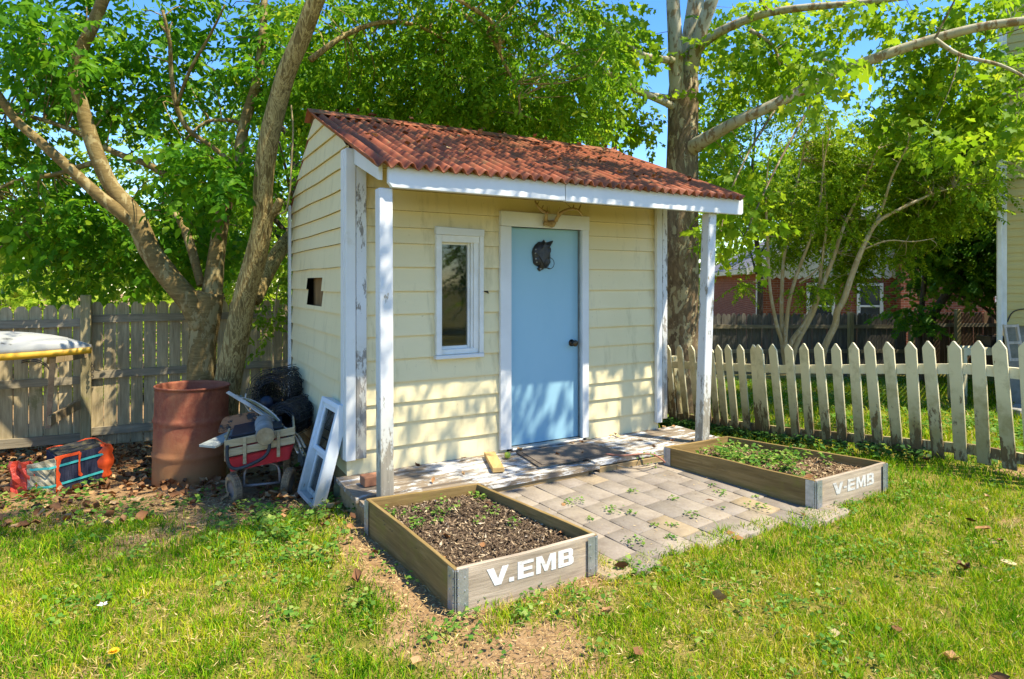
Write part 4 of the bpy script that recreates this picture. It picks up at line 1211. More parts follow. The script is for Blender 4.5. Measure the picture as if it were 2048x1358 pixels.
def rail(zr, ma, mb_, th=.036, hgt=.085):
    mb = MB(); n = 10
    for k in range(n):
        pts = []
        for q in (k, k + 1):
            m = ma + (mb_ - ma) * q / n; z = gz(*pf(m).xy) + zr
            p = pf(m, .022 - TILT * zr); p.z = z; pts.append(p)
        mb.bar(pts[0], pts[1], th, hgt)
    return mb
mm = [m for m, v in mlist]
mg = (mm[8] + mm[9]) / 2
for a, b in ((min(mm) - .1, mg - .002), (mg + .002, max(mm) + .1)):
    obj('rail', rail(.80, a, b), M_PICK, pfence); obj('rail', rail(.13, a, b), M_PICK, pfence)
for m, hgt in ((mg + .06, .95), (-.9, .9), (max(mm) + .02, .9)):
    p = pf(m, .10); z0 = gz(p.x, p.y)
    mb = MB().bar((p.x - .09, p.y - .02, z0 + hgt), (p.x, p.y, z0 - .1), .09, .09, (C1, S1, 0))
    obj('post', mb, M_PICK, pfence, bevel=.004)

# ================================================================== tall board fences
M_FENCE = mat_wood('old_fence_boards', [(.19, .145, .075), (.44, .345, .19), (.62, .50, .30)], axis=2, bump=.7, moss=(.17, .16, .06), mossamt=.02)
M_FPOST = mat_wood('old_fence_post', [(.19, .15, .065), (.37, .30, .15), (.52, .44, .25)], axis=2, bump=.7, moss=(.22, .21, .06), mossamt=.06)
M_RAIL = mat_wood('old_fence_rail', [(.15, .12, .075), (.30, .25, .165), (.42, .36, .25)], axis=0, bump=.7)
M_KICK = mat_wood('kick_board', [(.20, .14, .07), (.36, .26, .14), (.46, .36, .22)], axis=2, bump=.6)
LF0 = Vector((-4.31, 7.5, 0))
def lf(m, off=0.0, z=0.0):
    p = LF0 + U1 * m - U2 * off; return Vector((p.x, p.y, z))
def board_fence(name, label, pfn, ma, mb_, pitch, ztop, rails, mat, bw=.118, seed=1, jag=.012, gapz=.12, posts=(), posth=.06, postw=.10, loc=None, rot=A, mrail=None):
    rr = random.Random(seed)
    root = thing(name, label, 'fence', loc, rot, 'garden fences')
    iv = wmat(root).inverted()
    n = int(abs(mb_ - ma) / pitch)
    for i in range(n):
        m = ma + (mb_ - ma) * (i + .5) / n
        b = pfn(m); zb = gz(b.x, b.y) + gapz; hb = ztop(m) + rr.uniform(-jag, jag) - zb
        w = bw * rr.uniform(.95, 1.02); c = .028
        prof = [(-w / 2, 0), (w / 2, 0), (w / 2, hb - .07), (w / 2 - .004, hb - .05), (w / 2 - c, hb - .008), (w / 2 - c - .012, hb), (-w / 2 + c + .012, hb), (-w / 2 + c, hb - .008), (-w / 2 + .004, hb - .05), (-w / 2, hb - .07)]
        ln = rr.uniform(-.006, .006)
        mbx = MB().prism(prof, lambda a, z, d: Vector((a + ln * z, d, z)), 0, .017)
        o = obj('board', mbx, mat, None, local=True)
        o.parent = root; o.location = iv @ Vector((b.x, b.y, zb)); o.rotation_euler = (rr.uniform(-.006, .006), 0, 0)
    for z0, hgt, pr in rails:
        mbx = MB(); k = max(2, int(abs(mb_ - ma) / 1.2))
        for q in range(k):
            pts = []
            for j in (q, q + 1):
                m = ma + (mb_ - ma) * j / k; p = pfn(m, .021 + pr); p.z = z0(m) if callable(z0) else z0; pts.append(p)
            mbx.bar(pts[0], pts[1], .036, hgt)
        obj('rail', mbx, mrail or M_RAIL, root)
    for m, top in posts:
        p = pfn(m, .06 + postw / 2); zb = gz(p.x, p.y) - .1
        d_ = (pfn(m + .1) - pfn(m)).normalized()
        mbx = MB().bar((p.x, p.y, zb), (p.x, p.y, top), postw, postw, (d_.x, d_.y, 0))
        obj('post', mbx, M_FPOST, root, bevel=.006)
    return root
def px_m(u, off=0):
    k = (u - CX) / F; p = LF0 - U2 * off
    return (k * p.y - p.x) / (C1 - k * S1)
zt_l = lambda m: 1.27
mpost = px_m(172, .1)
r1 = board_fence('board_fence', 'weathered grey brown board fence section behind the kayak rack', lf, mpost - 3.6, mpost, .130, lambda m: 1.24, [(1.045, .088, .003), (.395, .088, .003), (lambda m: gz(*lf(m).xy) + .16, .10, .003)], M_FENCE, bw=.1235, seed=5, posts=((mpost - 2.45, 1.36),), loc=(lf(mpost - 1.8).x, lf(mpost - 1.8).y, -.4))
r2 = board_fence('board_fence', 'weathered board fence section behind the barrel and trees with tall end post', lf, mpost + .03, mpost + 6.2, .130, zt_l, [(1.085, .088, .003), (.445, .088, .003), (lambda m: gz(*lf(m).xy) + .22, .09, .003)], M_FENCE, bw=.1235, seed=6, gapz=.05, posts=((mpost, 1.36), (mpost + 2.45, 1.2), (mpost + 4.9, 1.2)), loc=(lf(mpost + 2.4).x, lf(mpost + 2.4).y, -.4))
p = lf(mpost, .16)
mb = MB()
for k in range(7): mb.ring((p.x + .085 + .004 * (k % 2), p.y - .02, .60 - .03 * k), (0, 0, 1), (C1, S1, 0) if k % 2 else (S1, -C1, 0), .014, .0035, 10, 5)
obj('latch_chain', mb, M_IRON, r2)

# far fence behind the picket fence
FF0 = at(1395, 640, 14.4); FF1 = at(2000, 640, 14.9)
ffd = Vector((FF1.x - FF0.x, FF1.y - FF0.y, 0)); ffl = ffd.length; ffd.normalize(); ffn = Vector((ffd.y, -ffd.x, 0))
def ff(m, off=0.0, z=0.0):
    p = FF0 + ffd * m + ffn * off; return Vector((p.x, p.y, z))
ffa = math.atan2(ffd.y, ffd.x)
M_FENCE2 = mat_wood('grey_far_fence_boards', [(.055, .048, .038), (.16, .145, .12), (.28, .26, .225)], axis=2, bump=.7, moss=(.14, .135, .06), mossamt=-.02)
fz = lambda v, m: H - (v - HY) * (14.4 + .5 * m / ffl) / F
mp_ = [ffl * (u - 1395) / 605 for u in (1300, 1690, 1812, 1905, 1995)]
r3 = board_fence('board_fence', 'long grey stockade fence in front of the brick house', ff, -1.6, mp_[2] - .05, .118, lambda m: fz(627, m), [(lambda m: fz(653, m), .085, .003), (lambda m: fz(702, m), .085, .003), (lambda m: fz(745, m), .085, .003)], M_FENCE2, bw=.112, seed=8, posts=((mp_[1], fz(624, mp_[1])), (mp_[2], fz(622, 5))), loc=(ff(2).x, ff(2).y, -.8), rot=ffa, jag=.02)
M_FENCE3 = mat_wood('brown_fence_boards', [(.06, .035, .02), (.15, .095, .055), (.24, .165, .10)], axis=2, bump=.7)
r4 = board_fence('board_fence', 'dark brown fence section with a bright gap between the grey fence and neighbour house', ff, mp_[2] + .06, mp_[4] + .6, .118, lambda m: fz(624, m), [(lambda m: fz(650, m), .085, .003), (lambda m: fz(740, m), .085, .003)], M_FENCE3, bw=.108, seed=9, posts=((mp_[3], fz(618, mp_[3])), (mp_[4], fz(608, mp_[4]))), loc=(ff(7).x, ff(7).y, -.8), rot=ffa, jag=.02)
# leaning prop against the far fence
a = at(1712, 830, 13.6); b = at(1672, 690, 14.2)
tag(obj('leaning_board', MB().bar(a, b, .10, .03), M_FENCE2), 'grey board propped against the far stockade fence behind the pickets', 'board')

# ================================================================== left side: kayak on its rack
M_HULL = mat_paint('scuffed_white_hull', (.34, .345, .33), (.20, .19, .16), .42, 6, 0, dirt=(.30, .30, .25), dirtamt=.08, bump=.2)
M_GUN = mat_plain('yellow_gunwale', (.66, .37, .02), (.52, .29, .03), 6, .4)
kd = Vector((.955, .295, 0)).normalized()            # towards the bow
bow = at(184, 702, 6.25)
kay = thing('upturned_canoe', 'white canoe with yellow gunwale lying upside down on a timber rack', 'canoe', bow - kd * 1.6, math.atan2(kd.y, kd.x))
kn = Vector((kd.y, -kd.x, 0))
LK = 3.4
def khull(q, a):
    """q 0 bow..1 stern, a 0..pi from the near gunwale over the keel"""
    s = min(q, 1 - q) * 2
    wd = .36 * (1 - (1 - s) ** 2.4); hk = .03 + .175 * (1 - (1 - min(1, s * 1.5)) ** 3.0)
    zz = -.03 * (1 - s) ** 2 * 0 + hk * (math.sin(a) ** .75)
    return bow - kd * (LK * q) + kn * (wd * math.cos(a)) + Vector((0, 0, zz + .03 * (1 - s) ** 3))
vs = []; fs = []; nq, na = 36, 18
for i in range(nq + 1):
    for j in range(na + 1): vs.append(khull(.002 + .996 * i / nq, math.pi * j / na))
for i in range(nq):
    for j in range(na):
        a = i * (na + 1) + j; fs.append((a, a + 1, a + na + 2, a + na + 1))
obj('hull', MB().add(vs, fs), M_HULL, kay, smooth=True, solid=.006)
for sg in (1, -1):
    vs = []; fs = []
    for i in range(nq + 1):
        q = .0 + i / nq; p = khull(min(max(q, .002), .998), 0 if sg > 0 else math.pi)
        o = kn * sg * .012
        z0 = -.05; z1 = .012
        vs += [p + o + Vector((0, 0, z0)), p + o * 1.2 + Vector((0, 0, z1)), p - o + Vector((0, 0, z1)), p - o + Vector((0, 0, z0))]
    for i in range(nq):
        for k in range(4): fs.append((4 * i + k, 4 * i + 4 + k, 4 * i + 4 + (k + 1) % 4, 4 * i + (k + 1) % 4))
    obj('gunwale', MB().add(vs, fs), M_GUN, kay, smooth=True)
mb = MB().tube([khull(.06 + .9 * i / 20, math.pi / 2) + Vector((0, 0, .004)) for i in range(21)], .006, 6)
obj('keel', mb, M_HULL, kay, smooth=True)
M_GREYW = mat_wood('silvered_timber', [(.36, .30, .24), (.56, .48, .40), (.68, .60, .52)], axis=2, bump=.6)
up_b = onground(93, 895); 
ut = at(106, 712, 6.2)
rack = thing('canoe_rack', 'rough timber rack of one leaning upright, crossbar and brace under the canoe', 'rack', up_b, A)
obj('upright', MB().bar((up_b.x, up_b.y, up_b.z - .05), ut, .07, .05, (C1, S1, 0)), M_GREYW, rack, bevel=.003)
fp = lf(mpost, .2)
ca_ = at(98, 721, 6.28); cb_ = Vector((fp.x + .02, fp.y - .02, ca_.z - .02))
obj('crossbar', MB().bar(ca_, cb_, .04, .075), M_KICK, rack, bevel=.003)
ba = at(98, 842, 6.35); bb = Vector((fp.x - .06, fp.y - .02, H - (808 - HY) * fp.y / F))
obj('brace', MB().bar(ba, bb, .036, .10), M_KICK, rack, bevel=.003)
mb = MB(); c = at(62, 722, 6.9)
for k in range(2): mb.tube([c + Vector((.22 * math.sin(t) - .0, 0, -.19 * (1 - math.cos(t)) * .9 + .02 * k)) for t in [-1.9 + 3.8 * i / 20 for i in range(21)]][:21], .005, 6)
tag(obj('hanging_hose', mb, M_IRON, smooth=True), 'thin black hose loop hanging against the fence under the canoe', 'hose')

# ================================================================== archery target block
M_FOAM = mat_plain('dark_foam_layers', (.022, .026, .045), (.045, .05, .075), 3, .95, (1, 1, 26), .7, bscale=12)
def mat_foam():
    m, nt = newmat('layered_dark_foam')
    v = coords(nt, (34, 34, 3)); c = ramp(nt, noi(nt, v, 2.4, 5, .7), [(.3, (.012, .015, .03)), (.7, (.05, .055, .085))])
    finish(nt, c, .95, noi(nt, v, 3, 5, .7), .8, .008, 0, .1); return m
M_FOAM = mat_foam()
M_ORANGE = mat_plain('torn_orange_cover', (.75, .10, .02), (.58, .06, .015), 7, .5, (1, 1, 1), .5)
M_RED = mat_plain('faded_red_cover', (.62, .075, .04), (.45, .05, .03), 5, .4, (1, 1, 1), .6, bscale=10, bdist=.03)
M_TEAL = mat_plain('teal_strap', (.06, .46, .44), (.05, .36, .35), 12, .5)
M_BURL = mat_plain('exposed_stuffing', (.45, .40, .28), (.22, .18, .10), 14, .95, bump=.9)
M_SOOT = mat_plain('leafy_soot', (.03, .03, .028), (.16, .13, .05), 16, .95, bump=.9, lo=.5, hi=.7)
def onp(u, v, d): return at(u, v, d)
dA = 5.25; 
fA = at(113, 990, 5.18); fB = at(205, 966, 5.42); zb_ = gz(fA.x, fA.y) + .0
fA.z = zb_; fB.z = zb_ + .03
dx = (fB - fA); dx.z = 0; wA = dx.length; dx.normalize(); dy = Vector((-dx.y, dx.x, 0))
hA = .285; tA = .36
tgt = thing('archery_target', 'slumped black foam archery block with torn orange cover and teal straps', 'archery target', fA, math.atan2(dx.y, dx.x))
def bq(a, b, c): 
    return fA + dx * a + dy * b + Vector((0, 0, c + .03 * a / wA + .006 * noise.noise(Vector((a * 9, b * 9, c * 9)))))
def blob(x0, x1, y0, y1, z0, z1, nn=5):
    mb = MB(); idx = {}; vs = []; fs = []
    def vid(i, j, k):
        if (i, j, k) not in idx:
            idx[(i, j, k)] = len(vs); vs.append(bq(x0 + (x1 - x0) * i / nn, y0 + (y1 - y0) * j / nn, z0 + (z1 - z0) * k / nn))
        return idx[(i, j, k)]
    for i in range(nn):
        for j in range(nn):
            for f, q in ((0, lambda a, b: (a, b, 0)), (1, lambda a, b: (a, b, nn)), (2, lambda a, b: (a, 0, b)), (3, lambda a, b: (a, nn, b)), (4, lambda a, b: (0, a, b)), (5, lambda a, b: (nn, a, b))):
                fs.append([vid(*q(i, j)), vid(*q(i + 1, j)), vid(*q(i + 1, j + 1)), vid(*q(i, j + 1))])
    return mb.add(vs, fs)
obj('foam_block', blob(.0, wA, 0, tA, 0, hA), M_FOAM, tgt)
obj('debris', blob(.01, wA * .97, .015, tA - .02, hA + .002, hA + .016, 8), M_SOOT, tgt)
def band(z, th=.011): return MB().add([bq(-.05, -.006, z), bq(wA + .005, -.006, z + .012), bq(wA + .005, -.006, z + .012 + th * 1.6), bq(-.05, -.006, z + th * 1.6), bq(-.16, .12, z), bq(-.16, .12, z + th * 1.6)], [(0, 1, 2, 3), (4, 0, 3, 5)])
for z in (.055, .205): obj('strap', band(z), M_TEAL, tgt, solid=.004)
# crumpled end panel on the left: an exposed filling panel and the red cover hanging off
vs = []; fs = []
for i in range(9):
    for j in range(9):
        p = bq(-.005 - .165 * i / 8, .13 * i / 8, .0 + (hA - .03 * i / 8) * j / 8)
        vs.append(p + Vector((.010 * noise.noise(p * 26), .014 * noise.noise(p * 31 + Vector((3, 0, 0))), 0)))
for i in range(8):
    for j in range(8): fs.append((i * 9 + j, i * 9 + j + 1, i * 9 + j + 10, i * 9 + j + 9))
mb = MB().add(vs, fs)
obj('filling', mb, M_BURL, tgt, solid=.01)
vs = []; fs = []
for i in range(7):
    for j in range(7):
        a = i / 6; c = j / 6
        p = fA + dx * (-.15 - .115 * a) + dy * (.11 + .16 * a) + Vector((0, 0, (hA - .02) * c))
        p += dx * (.06 * (1 - c) * (1 - a)) - dy * (.05 * (1 - c)) + Vector((0, 0, -.05 * (1 - a) * (1 - c))) + Vector((.03 * noise.noise(Vector((a * 3, c * 3, 1))), .05 * noise.noise(Vector((a * 4, c * 3, 5))), 0))
        vs.append(p)
for i in range(6):
    for j in range(6): fs.append((i * 7 + j, i * 7 + j + 1, i * 7 + j + 8, i * 7 + j + 7))
obj('cover_flap', MB().add(vs, fs), M_RED, tgt, solid=.004)
# ragged remains of orange cover on the face
def rag(pts, d=-.008): return MB().prism(pts, lambda a, c, q: bq(a, q, c), d, d + .003)
obj('cover_strip', rag([(-.004, 0), (.045, .0), (.038, .03), (.034, .07), (.018, .1), (.026, .15), (.012, .18), (.02, .22), (.032, hA - .02), (.06, hA - .008), (.062, hA), (.0, hA), (-.004, .15)]), M_ORANGE, tgt)
obj('cover_strip', rag([(.150, .10), (.172, .085), (.182, .10), (.168, .125), (.162, .2), (.172, hA), (.152, hA), (.15, .2)], -.010), M_ORANGE, tgt)
obj('cover_rim', blob(-.01, wA * .5, -.004, .015, hA - .012, hA + .008, 5), M_ORANGE, tgt)
mb = MB()
pr = [(.001, 0), (.055, .0), (.075, .04), (.06, .075), (.085, .12), (.09, .17), (.075, .215), (.085, .25), (.07, .285), (.03, .3), (.001, .3)]
mb.lathe(pr, bq(wA + .015, .07, -.005), 14)
obj('cover_end', mb, M_ORANGE, tgt, smooth=True)
mb = MB().tube([bq(wA * t, tA * .97, hA + .01 + .01 * math.sin(9 * t)) for t in [i / 8 for i in range(9)]] + [bq(wA + .03, tA * (.9 - .9 * t), hA + .01) for t in [i / 6 for i in range(7)]], .007, 6)
obj('cover_rim', mb, M_ORANGE, tgt)

# ================================================================== rusty barrel
def mat_rust():
    m, nt = newmat('rusty_steel')
    v = coords(nt); v2 = coords(nt, (3, 3, .8))
    c = ramp(nt, noi(nt, v2, 2.2, 7, .7), [(.25, (.16, .045, .03)), (.5, (.28, .085, .046)), (.75, (.37, .14, .065))])
    c = mix(nt, ramp(nt, noi(nt, v, 26, 6, .75), [(.45, (0, 0, 0)), (.75, (.65, .65, .65))]), c, (.36, .16, .085))
    c = mix(nt, ramp(nt, noi(nt, v, 3.2, 5, .7), [(.55, (0, 0, 0)), (.72, (.7, .7, .7))]), c, (.10, .035, .025))
    tc = N(nt, 'ShaderNodeTexCoord').outputs['Object']; sp = N(nt, 'ShaderNodeSeparateXYZ'); L(nt, tc, sp.inputs[0])
    z = math_(nt, 'ADD', sp.outputs[2], math_(nt, 'MULTIPLY', noi(nt, v, 4, 5, .7), .25))
    mr = N(nt, 'ShaderNodeMapRange'); L(nt, z, mr.inputs[0]); mr.inputs[1].default_value = .22; mr.inputs[2].default_value = .62
    c = mix(nt, math_(nt, 'SUBTRACT', .75, math_(nt, 'MULTIPLY', mr.outputs[0], .75)), c, (.44, .225, .075))
    finish(nt, c, .8, noi(nt, v, 40, 5, .7), .4, .004, .15, .25); return m
M_RUST = mat_rust()
bp = at(379, 900, 5.62); bz = gz(bp.x, bp.y) - .03
bar = thing('rusty_barrel', 'tall open rusty steel drum beside the wagon', 'barrel', (bp.x, bp.y, bz), 0, rot=(R(-1.5), R(1.2), 0))
rb = .298
prof = [(.001, .01), (rb, .0)]
for k in range(1, 40):
    z = .845 * k / 39; r = rb
    for hc in (.27, .57): r += .017 * math.exp(-((z - hc) / .013) ** 2)
    prof.append((r, z))
prof += [(rb + .008, .848), (rb + .011, .857), (rb + .006, .866), (rb - .004, .862), (rb - .006, .845), (rb - .008, .03), (.001, .03)]
mb = MB().lathe(prof, (0, 0, 0), 56)
for i, p in enumerate(mb.v):
    a = math.atan2(p.y, p.x); k = 1 + .006 * noise.noise(Vector((math.cos(a) * 2, math.sin(a) * 2, p.z * 3)))
    mb.v[i] = Vector((p.x * k, p.y * k, p.z))
obj('drum', mb, M_RUST, bar, local=True, smooth=True)
mb = MB(); a = R(-97); mb.lathe([(.001, 0), (.030, 0), (.034, .004), (.03, .007)], (rb * math.cos(a) * .995, rb * math.sin(a) * .995, .075), 16, (Vector((math.sin(a), -math.cos(a), 0)), Vector((0, 0, 1)), Vector((math.cos(a), math.sin(a), 0))))
obj('bung_hole', mb, M_DARK, bar, local=True)

# ================================================================== red wagon
M_WRED = mat_plain('faded_red_steel', (.68, .03, .035), (.55, .05, .06), 4, .38, (1, 1, 1), .15, spec=.4)
M_TYRE = mat_plain('muddy_tyre', (.44, .28, .14), (.16, .11, .07), 12, .95, bump=.9)
M_PINE = mat_wood('slatted_pine', [(.32, .22, .10), (.54, .39, .21), (.66, .52, .33)], axis=0)
M_STEEL = mat_plain('dull_steel', (.34, .31, .29), (.24, .17, .13), 12, .5, metallic=.5)
M_RUBBER = mat_plain('black_grip', (.025, .025, .027), (.05, .048, .045), 10, .55)
wl = onground(472, 1000); wr = onground(575, 990)
ang = math.atan2(wr.y - wl.y, wr.x - wl.x)
wg = thing('toy_wagon', 'red toy wagon with pine slat sides and muddy tyres, loaded with scrap', 'wagon', wl, ang)
TW = (wr - wl).length            # track
def wobj(n, mb, mat, par=None, **k): return obj(n, mb, mat, par or wg, local=True, **k)
# local frame: x along the front axle, y away from the camera
def wheel(x, y, r=.098, w=.062, yaw=0.0, camb=0.0):
    a_ = Vector((math.cos(yaw) * math.cos(camb), math.sin(yaw) * math.cos(camb), math.sin(camb))); f_ = Vector((-math.sin(yaw), math.cos(yaw), 0)); u_ = a_.cross(f_)
    ax = (f_, u_, a_)
    ty = wobj('wheel', MB().lathe([(r * .62, -w * .42), (r * .8, -w * .5), (r * .95, -w * .44), (r, -w * .25), (r * 1.005, 0), (r, w * .25), (r * .95, w * .44), (r * .8, w * .5), (r * .62, w * .42)], (x, y, r), 28, ax), M_TYRE, smooth=True)
    mb = MB()
    for k in range(28):
        a = 2 * math.pi * k / 28
        for sx in (-.014, .0, .014):
            rd = f_ * math.cos(a) + u_ * math.sin(a); c = Vector((x, y, r)) + a_ * sx + rd * (r + .002); t = u_ * math.cos(a) - f_ * math.sin(a)
            mb.bar(c - t * .006, c + t * .006, .009, .006, rd)
    wobj('tread', mb, M_TYRE, ty)
    wobj('rim', MB().lathe([(.001, -w * .3), (r * .3, -w * .34), (r * .58, -w * .2), (r * .63, -w * .4), (r * .63, w * .4), (r * .58, w * .2), (r * .3, w * .34), (.001, w * .3)], (x, y, r), 24, ax), M_STEEL, ty, smooth=True)
wheel(-.012, -.03, .103, yaw=.42, camb=.10); wheel(TW + .005, -.02, .103, yaw=-.32, camb=-.12); wheel(-.04, .55, .092); wheel(TW, .55, .092)
mb = MB(); zc = .098
mb.tube([(.03, 0, zc), (TW - .03, 0, zc)], .011, 10).tube([Vector(p) for p in spline([(.055, 0, zc), (.06, 0, .19), (.09, .02, .235), (TW / 2, .03, .245), (TW - .09, .02, .235), (TW - .06, 0, .19), (TW - .055, 0, zc)], 4)], .010, 8)
mb.tube([(.0, .55, zc), (TW - .03, .55, zc)], .011, 10).tube([(.06, .55, zc), (.08, .55, .23)], .01, 8).tube([(TW - .06, .55, zc), (TW - .08, .55, .23)], .01, 8).tube([(TW / 2, .0, .24), (TW / 2, .55, .22)], .012, 8)
wobj('undercarriage', mb, M_STEEL, smooth=True)
# tub: a tray with flared walls, tipped slightly
TZ0, TZ1 = .222, .335
x0, x1, y0, y1 = -.065, TW + .045, -.09, .74
tilt = .13
def tz(x, y, z): return Vector((x, y, z + .004 + tilt * (x - x0)))
rr = []
for k, (ins, z) in enumerate(((.03, TZ0), (.0, TZ1 - .012), (-.012, TZ1), (.004, TZ1), (.012, TZ1 - .012), (.04, TZ0 + .012))):
    ring = []
    for (cx, cy, a0) in ((x0 + .05, y0 + .05, 180), (x1 - .05, y0 + .05, 270), (x1 - .05, y1 - .05, 0), (x0 + .05, y1 - .05, 90)):
        for q in range(5):
            a = R(a0 + 90 * q / 4); rad = .05 - ins
            ring.append(tz(cx + math.cos(a) * max(rad, .004), cy + math.sin(a) * max(rad, .004), z))
    rr.append(ring)
n = len(rr[0]); vs = [p for r_ in rr for p in r_]
fs = [(i * n + j, i * n + (j + 1) % n, (i + 1) * n + (j + 1) % n, (i + 1) * n + j) for i in range(len(rr) - 1) for j in range(n)]
fs += [[5 * n + j for j in range(n)], [j for j in range(n)][::-1]]
wobj('tub', MB().add(vs, fs), M_WRED, smooth=False, bevel=.0)
def slat(xa, ya, xb, yb, z, h=.055): return MB().bar(tz(xa, ya, z), tz(xb, yb, z), .014, h)
for z in (.372, .44):
    wobj('slat', slat(x0 - .005, y0 - .002, x1 + .005, y0 - .002, z), M_PINE, bevel=.002)
    wobj('slat', slat(x0 - .002, y0 + .012, x0 - .002, y1, z), M_PINE, bevel=.002)
    wobj('slat', slat(x1 + .002, y0 + .012, x1 + .002, y1, z), M_PINE, bevel=.002)
    wobj('slat', slat(x0 + .01, y1, x1 - .01, y1, z), M_PINE, bevel=.002)
for xx in (x0 + .13, x1 - .11):
    wobj('stake', MB().bar(tz(xx, y0 - .016, .27), tz(xx, y0 - .016, .468), .024, .013, (0, 1, 0)), M_PINE, bevel=.002)
for yy in (.1, .5):
    wobj('stake', MB().bar(tz(x0 - .016, yy, .27), tz(x0 - .016, yy, .468), .024, .013, (1, 0, 0)), M_PINE, bevel=.002)
hp = [(x0 + .015, y0 - .05, .44), (x0 + .015, y0 - .06, .36), (x0 + .03, y0 - .065, .295), (x0 + .075, y0 - .07, .262), (x0 + .16, y0 - .07, .268), (x0 + .255, y0 - .07, .30), (x0 + .295, y0 - .065, .345), (x0 + .30, y0 - .055, .42), (x0 + .285, y0 - .03, .47)]
mb = MB().tube([tz(*p) for p in spline(hp, 4)], .0125, 10)
wobj('handle', mb, M_RUBBER, smooth=True)
# ---- load in the wagon (each its own thing)
dW = wl.y
wloc = lambda x, y, z: wmat(wg) @ tz(x, y, z)
M_BLUE = mat_plain('dark_blue_plastic', (.012, .02, .038), (.008, .014, .028), 5, .4)
M_LOGB = mat_plain('grey_log_bark', (.30, .30, .29), (.17, .165, .15), 8, .8, (1, 1, 1), .6)
M_LOGE = mat_plain('cut_log_end', (.50, .36, .20), (.30, .20, .10), 14, .85)
M_PALEB = mat_wood('pale_grey_board', [(.19, .20, .18), (.27, .29, .27), (.34, .36, .34)], axis=1)
a0 = wloc(x0 + .03, y0 + .18, .43)
bl = thing('blue_bin', 'dark blue plastic tray lying in the wagon under the pale board', 'bin', a0, ang)
mb = MB().prism([(0, 0), (.30, 0), (.34, .10), (-.02, .10)], lambda a, z, d: wloc(x0 + .05 + a, y0 + .03 + d, .40 + z * .8), 0, .42)
obj('tray', mb, M_BLUE, bl, bevel=.006)
mb = MB().bar(wloc(x0 + .02, y0 + .02, .484), wloc(x0 + .40, y0 + .02, .484), .03, .012)
obj('rim', mb, M_BLUE, bl, bevel=.003)
mb = MB().bar(wloc(x0 + .22, y0 + .0035, .46), wloc(x0 + .29, y0 + .0035, .46), .002, .014)
obj('sticker', mb, M_WHITE, bl)
mb = MB(); pa = at(414, 893, 4.55); pb = at(480, 862, 5.0)
mb.bar(pa, pb, .125, .018, (.05, -.12, 1))
tag(obj('pale_board', mb, M_PALEB, bevel=.002), 'pale grey painted board jutting out over the left side of the wagon', 'board')
lg = thing('cut_log', 'short grey log with pale sawn end resting on the wagon slats', 'log', at(531, 873, 4.62))
pa = at(531, 873, 4.62); pb = at(527, 845, 5.0); dd = (pb - pa).normalized()
X_ = dd.cross(Vector((0, 0, 1))).normalized(); Y_ = X_.cross(dd)
mb = MB().lathe([(.066 * (1 + .02 * math.sin(k * 2)), k * .05) for k in range(9)] + [(.06, .405), (.001, .406)], pa, 22, (X_, Y_, dd))
obj('bark', mb, M_LOGB, lg, smooth=True)
mb = MB().lathe([(.001, -.004), (.03, -.006), (.064, -.001), (.0655, .004)], pa, 22, (X_, Y_, dd))
obj('sawn_end', mb, M_LOGE, lg)
M_RP = mat_paint('rust_flaked_panel', (.30, .13, .05), (.03, .026, .022), .50, 8, 0, bump=.6)
q4 = [at(434, 868, 4.95), at(519, 852, 5.1), at(517, 820, 5.15), at(446, 835, 5.0)]
mb = MB(); nn_ = (q4[1] - q4[0]).cross(q4[3] - q4[0]).normalized()
cc = []
for i in range(4):
    p, pn, pp_ = q4[i], q4[(i + 1) % 4], q4[i - 1]
    e0 = (pp_ - p).normalized() * .025; e1 = (pn - p).normalized() * .025
    cc += [p + e0, p + (e0 + e1) * .3, p + e1]
mb.add([p for p in cc] + [p + nn_ * .012 for p in cc], [list(range(12))[::-1], list(range(12, 24))] + [(i, (i + 1) % 12, 12 + (i + 1) % 12, 12 + i) for i in range(12)])
tag(obj('rusty_sheet', mb, M_RP, bevel=.002), 'small rust flaked metal panel standing at the back of the wagon', 'panel')
# strips of vinyl and cane lying across
M_STRIP = mat_attr('dry_canes', [(0, (.12, .10, .05)), (.4, (.32, .27, .16)), (.8, (.5, .46, .34)), (1, (.62, .6, .52))])
rs = random.Random(12)
cn = thing('cane_bundle', 'bundle of long dry canes slanting from the barrel down to the old window', 'canes', at(530, 840, 5.1))
for k in range(13):
    e = rs.uniform(-1, 1); f = rs.uniform(-1, 1)
    P_ = [at(462 + 26 * abs(e) + rs.uniform(0, 16), 788 + 5 * f + 4 * k * .3, 5.35), at(505 + 10 * e, 812 + 10 * f, 5.2), at(548 + 8 * e, 842 + 11 * f, 5.02), at(585 + 7 * f, 872 + 8 * e, 4.9), at(604 + 9 * f, 903 + 9 * e, 4.78)]
    mb = MB().tube([Vector(p) for p in spline([tuple(p) for p in P_], 4)], rs.uniform(.004, .008), 6)
    obj('cane', mb, [M_TWIG, M_GREYW, M_PALEB, M_ROCK][k % 4], cn, smooth=True)
mb = MB().bar(at(455, 784, 5.32), at(545, 838, 5.05), .03, .006, (0, -.5, 1)); tag(obj('vinyl_strip', mb, M_GREYW), 'long pale weathered strip sloping from barrel rim into the wagon', 'strip')

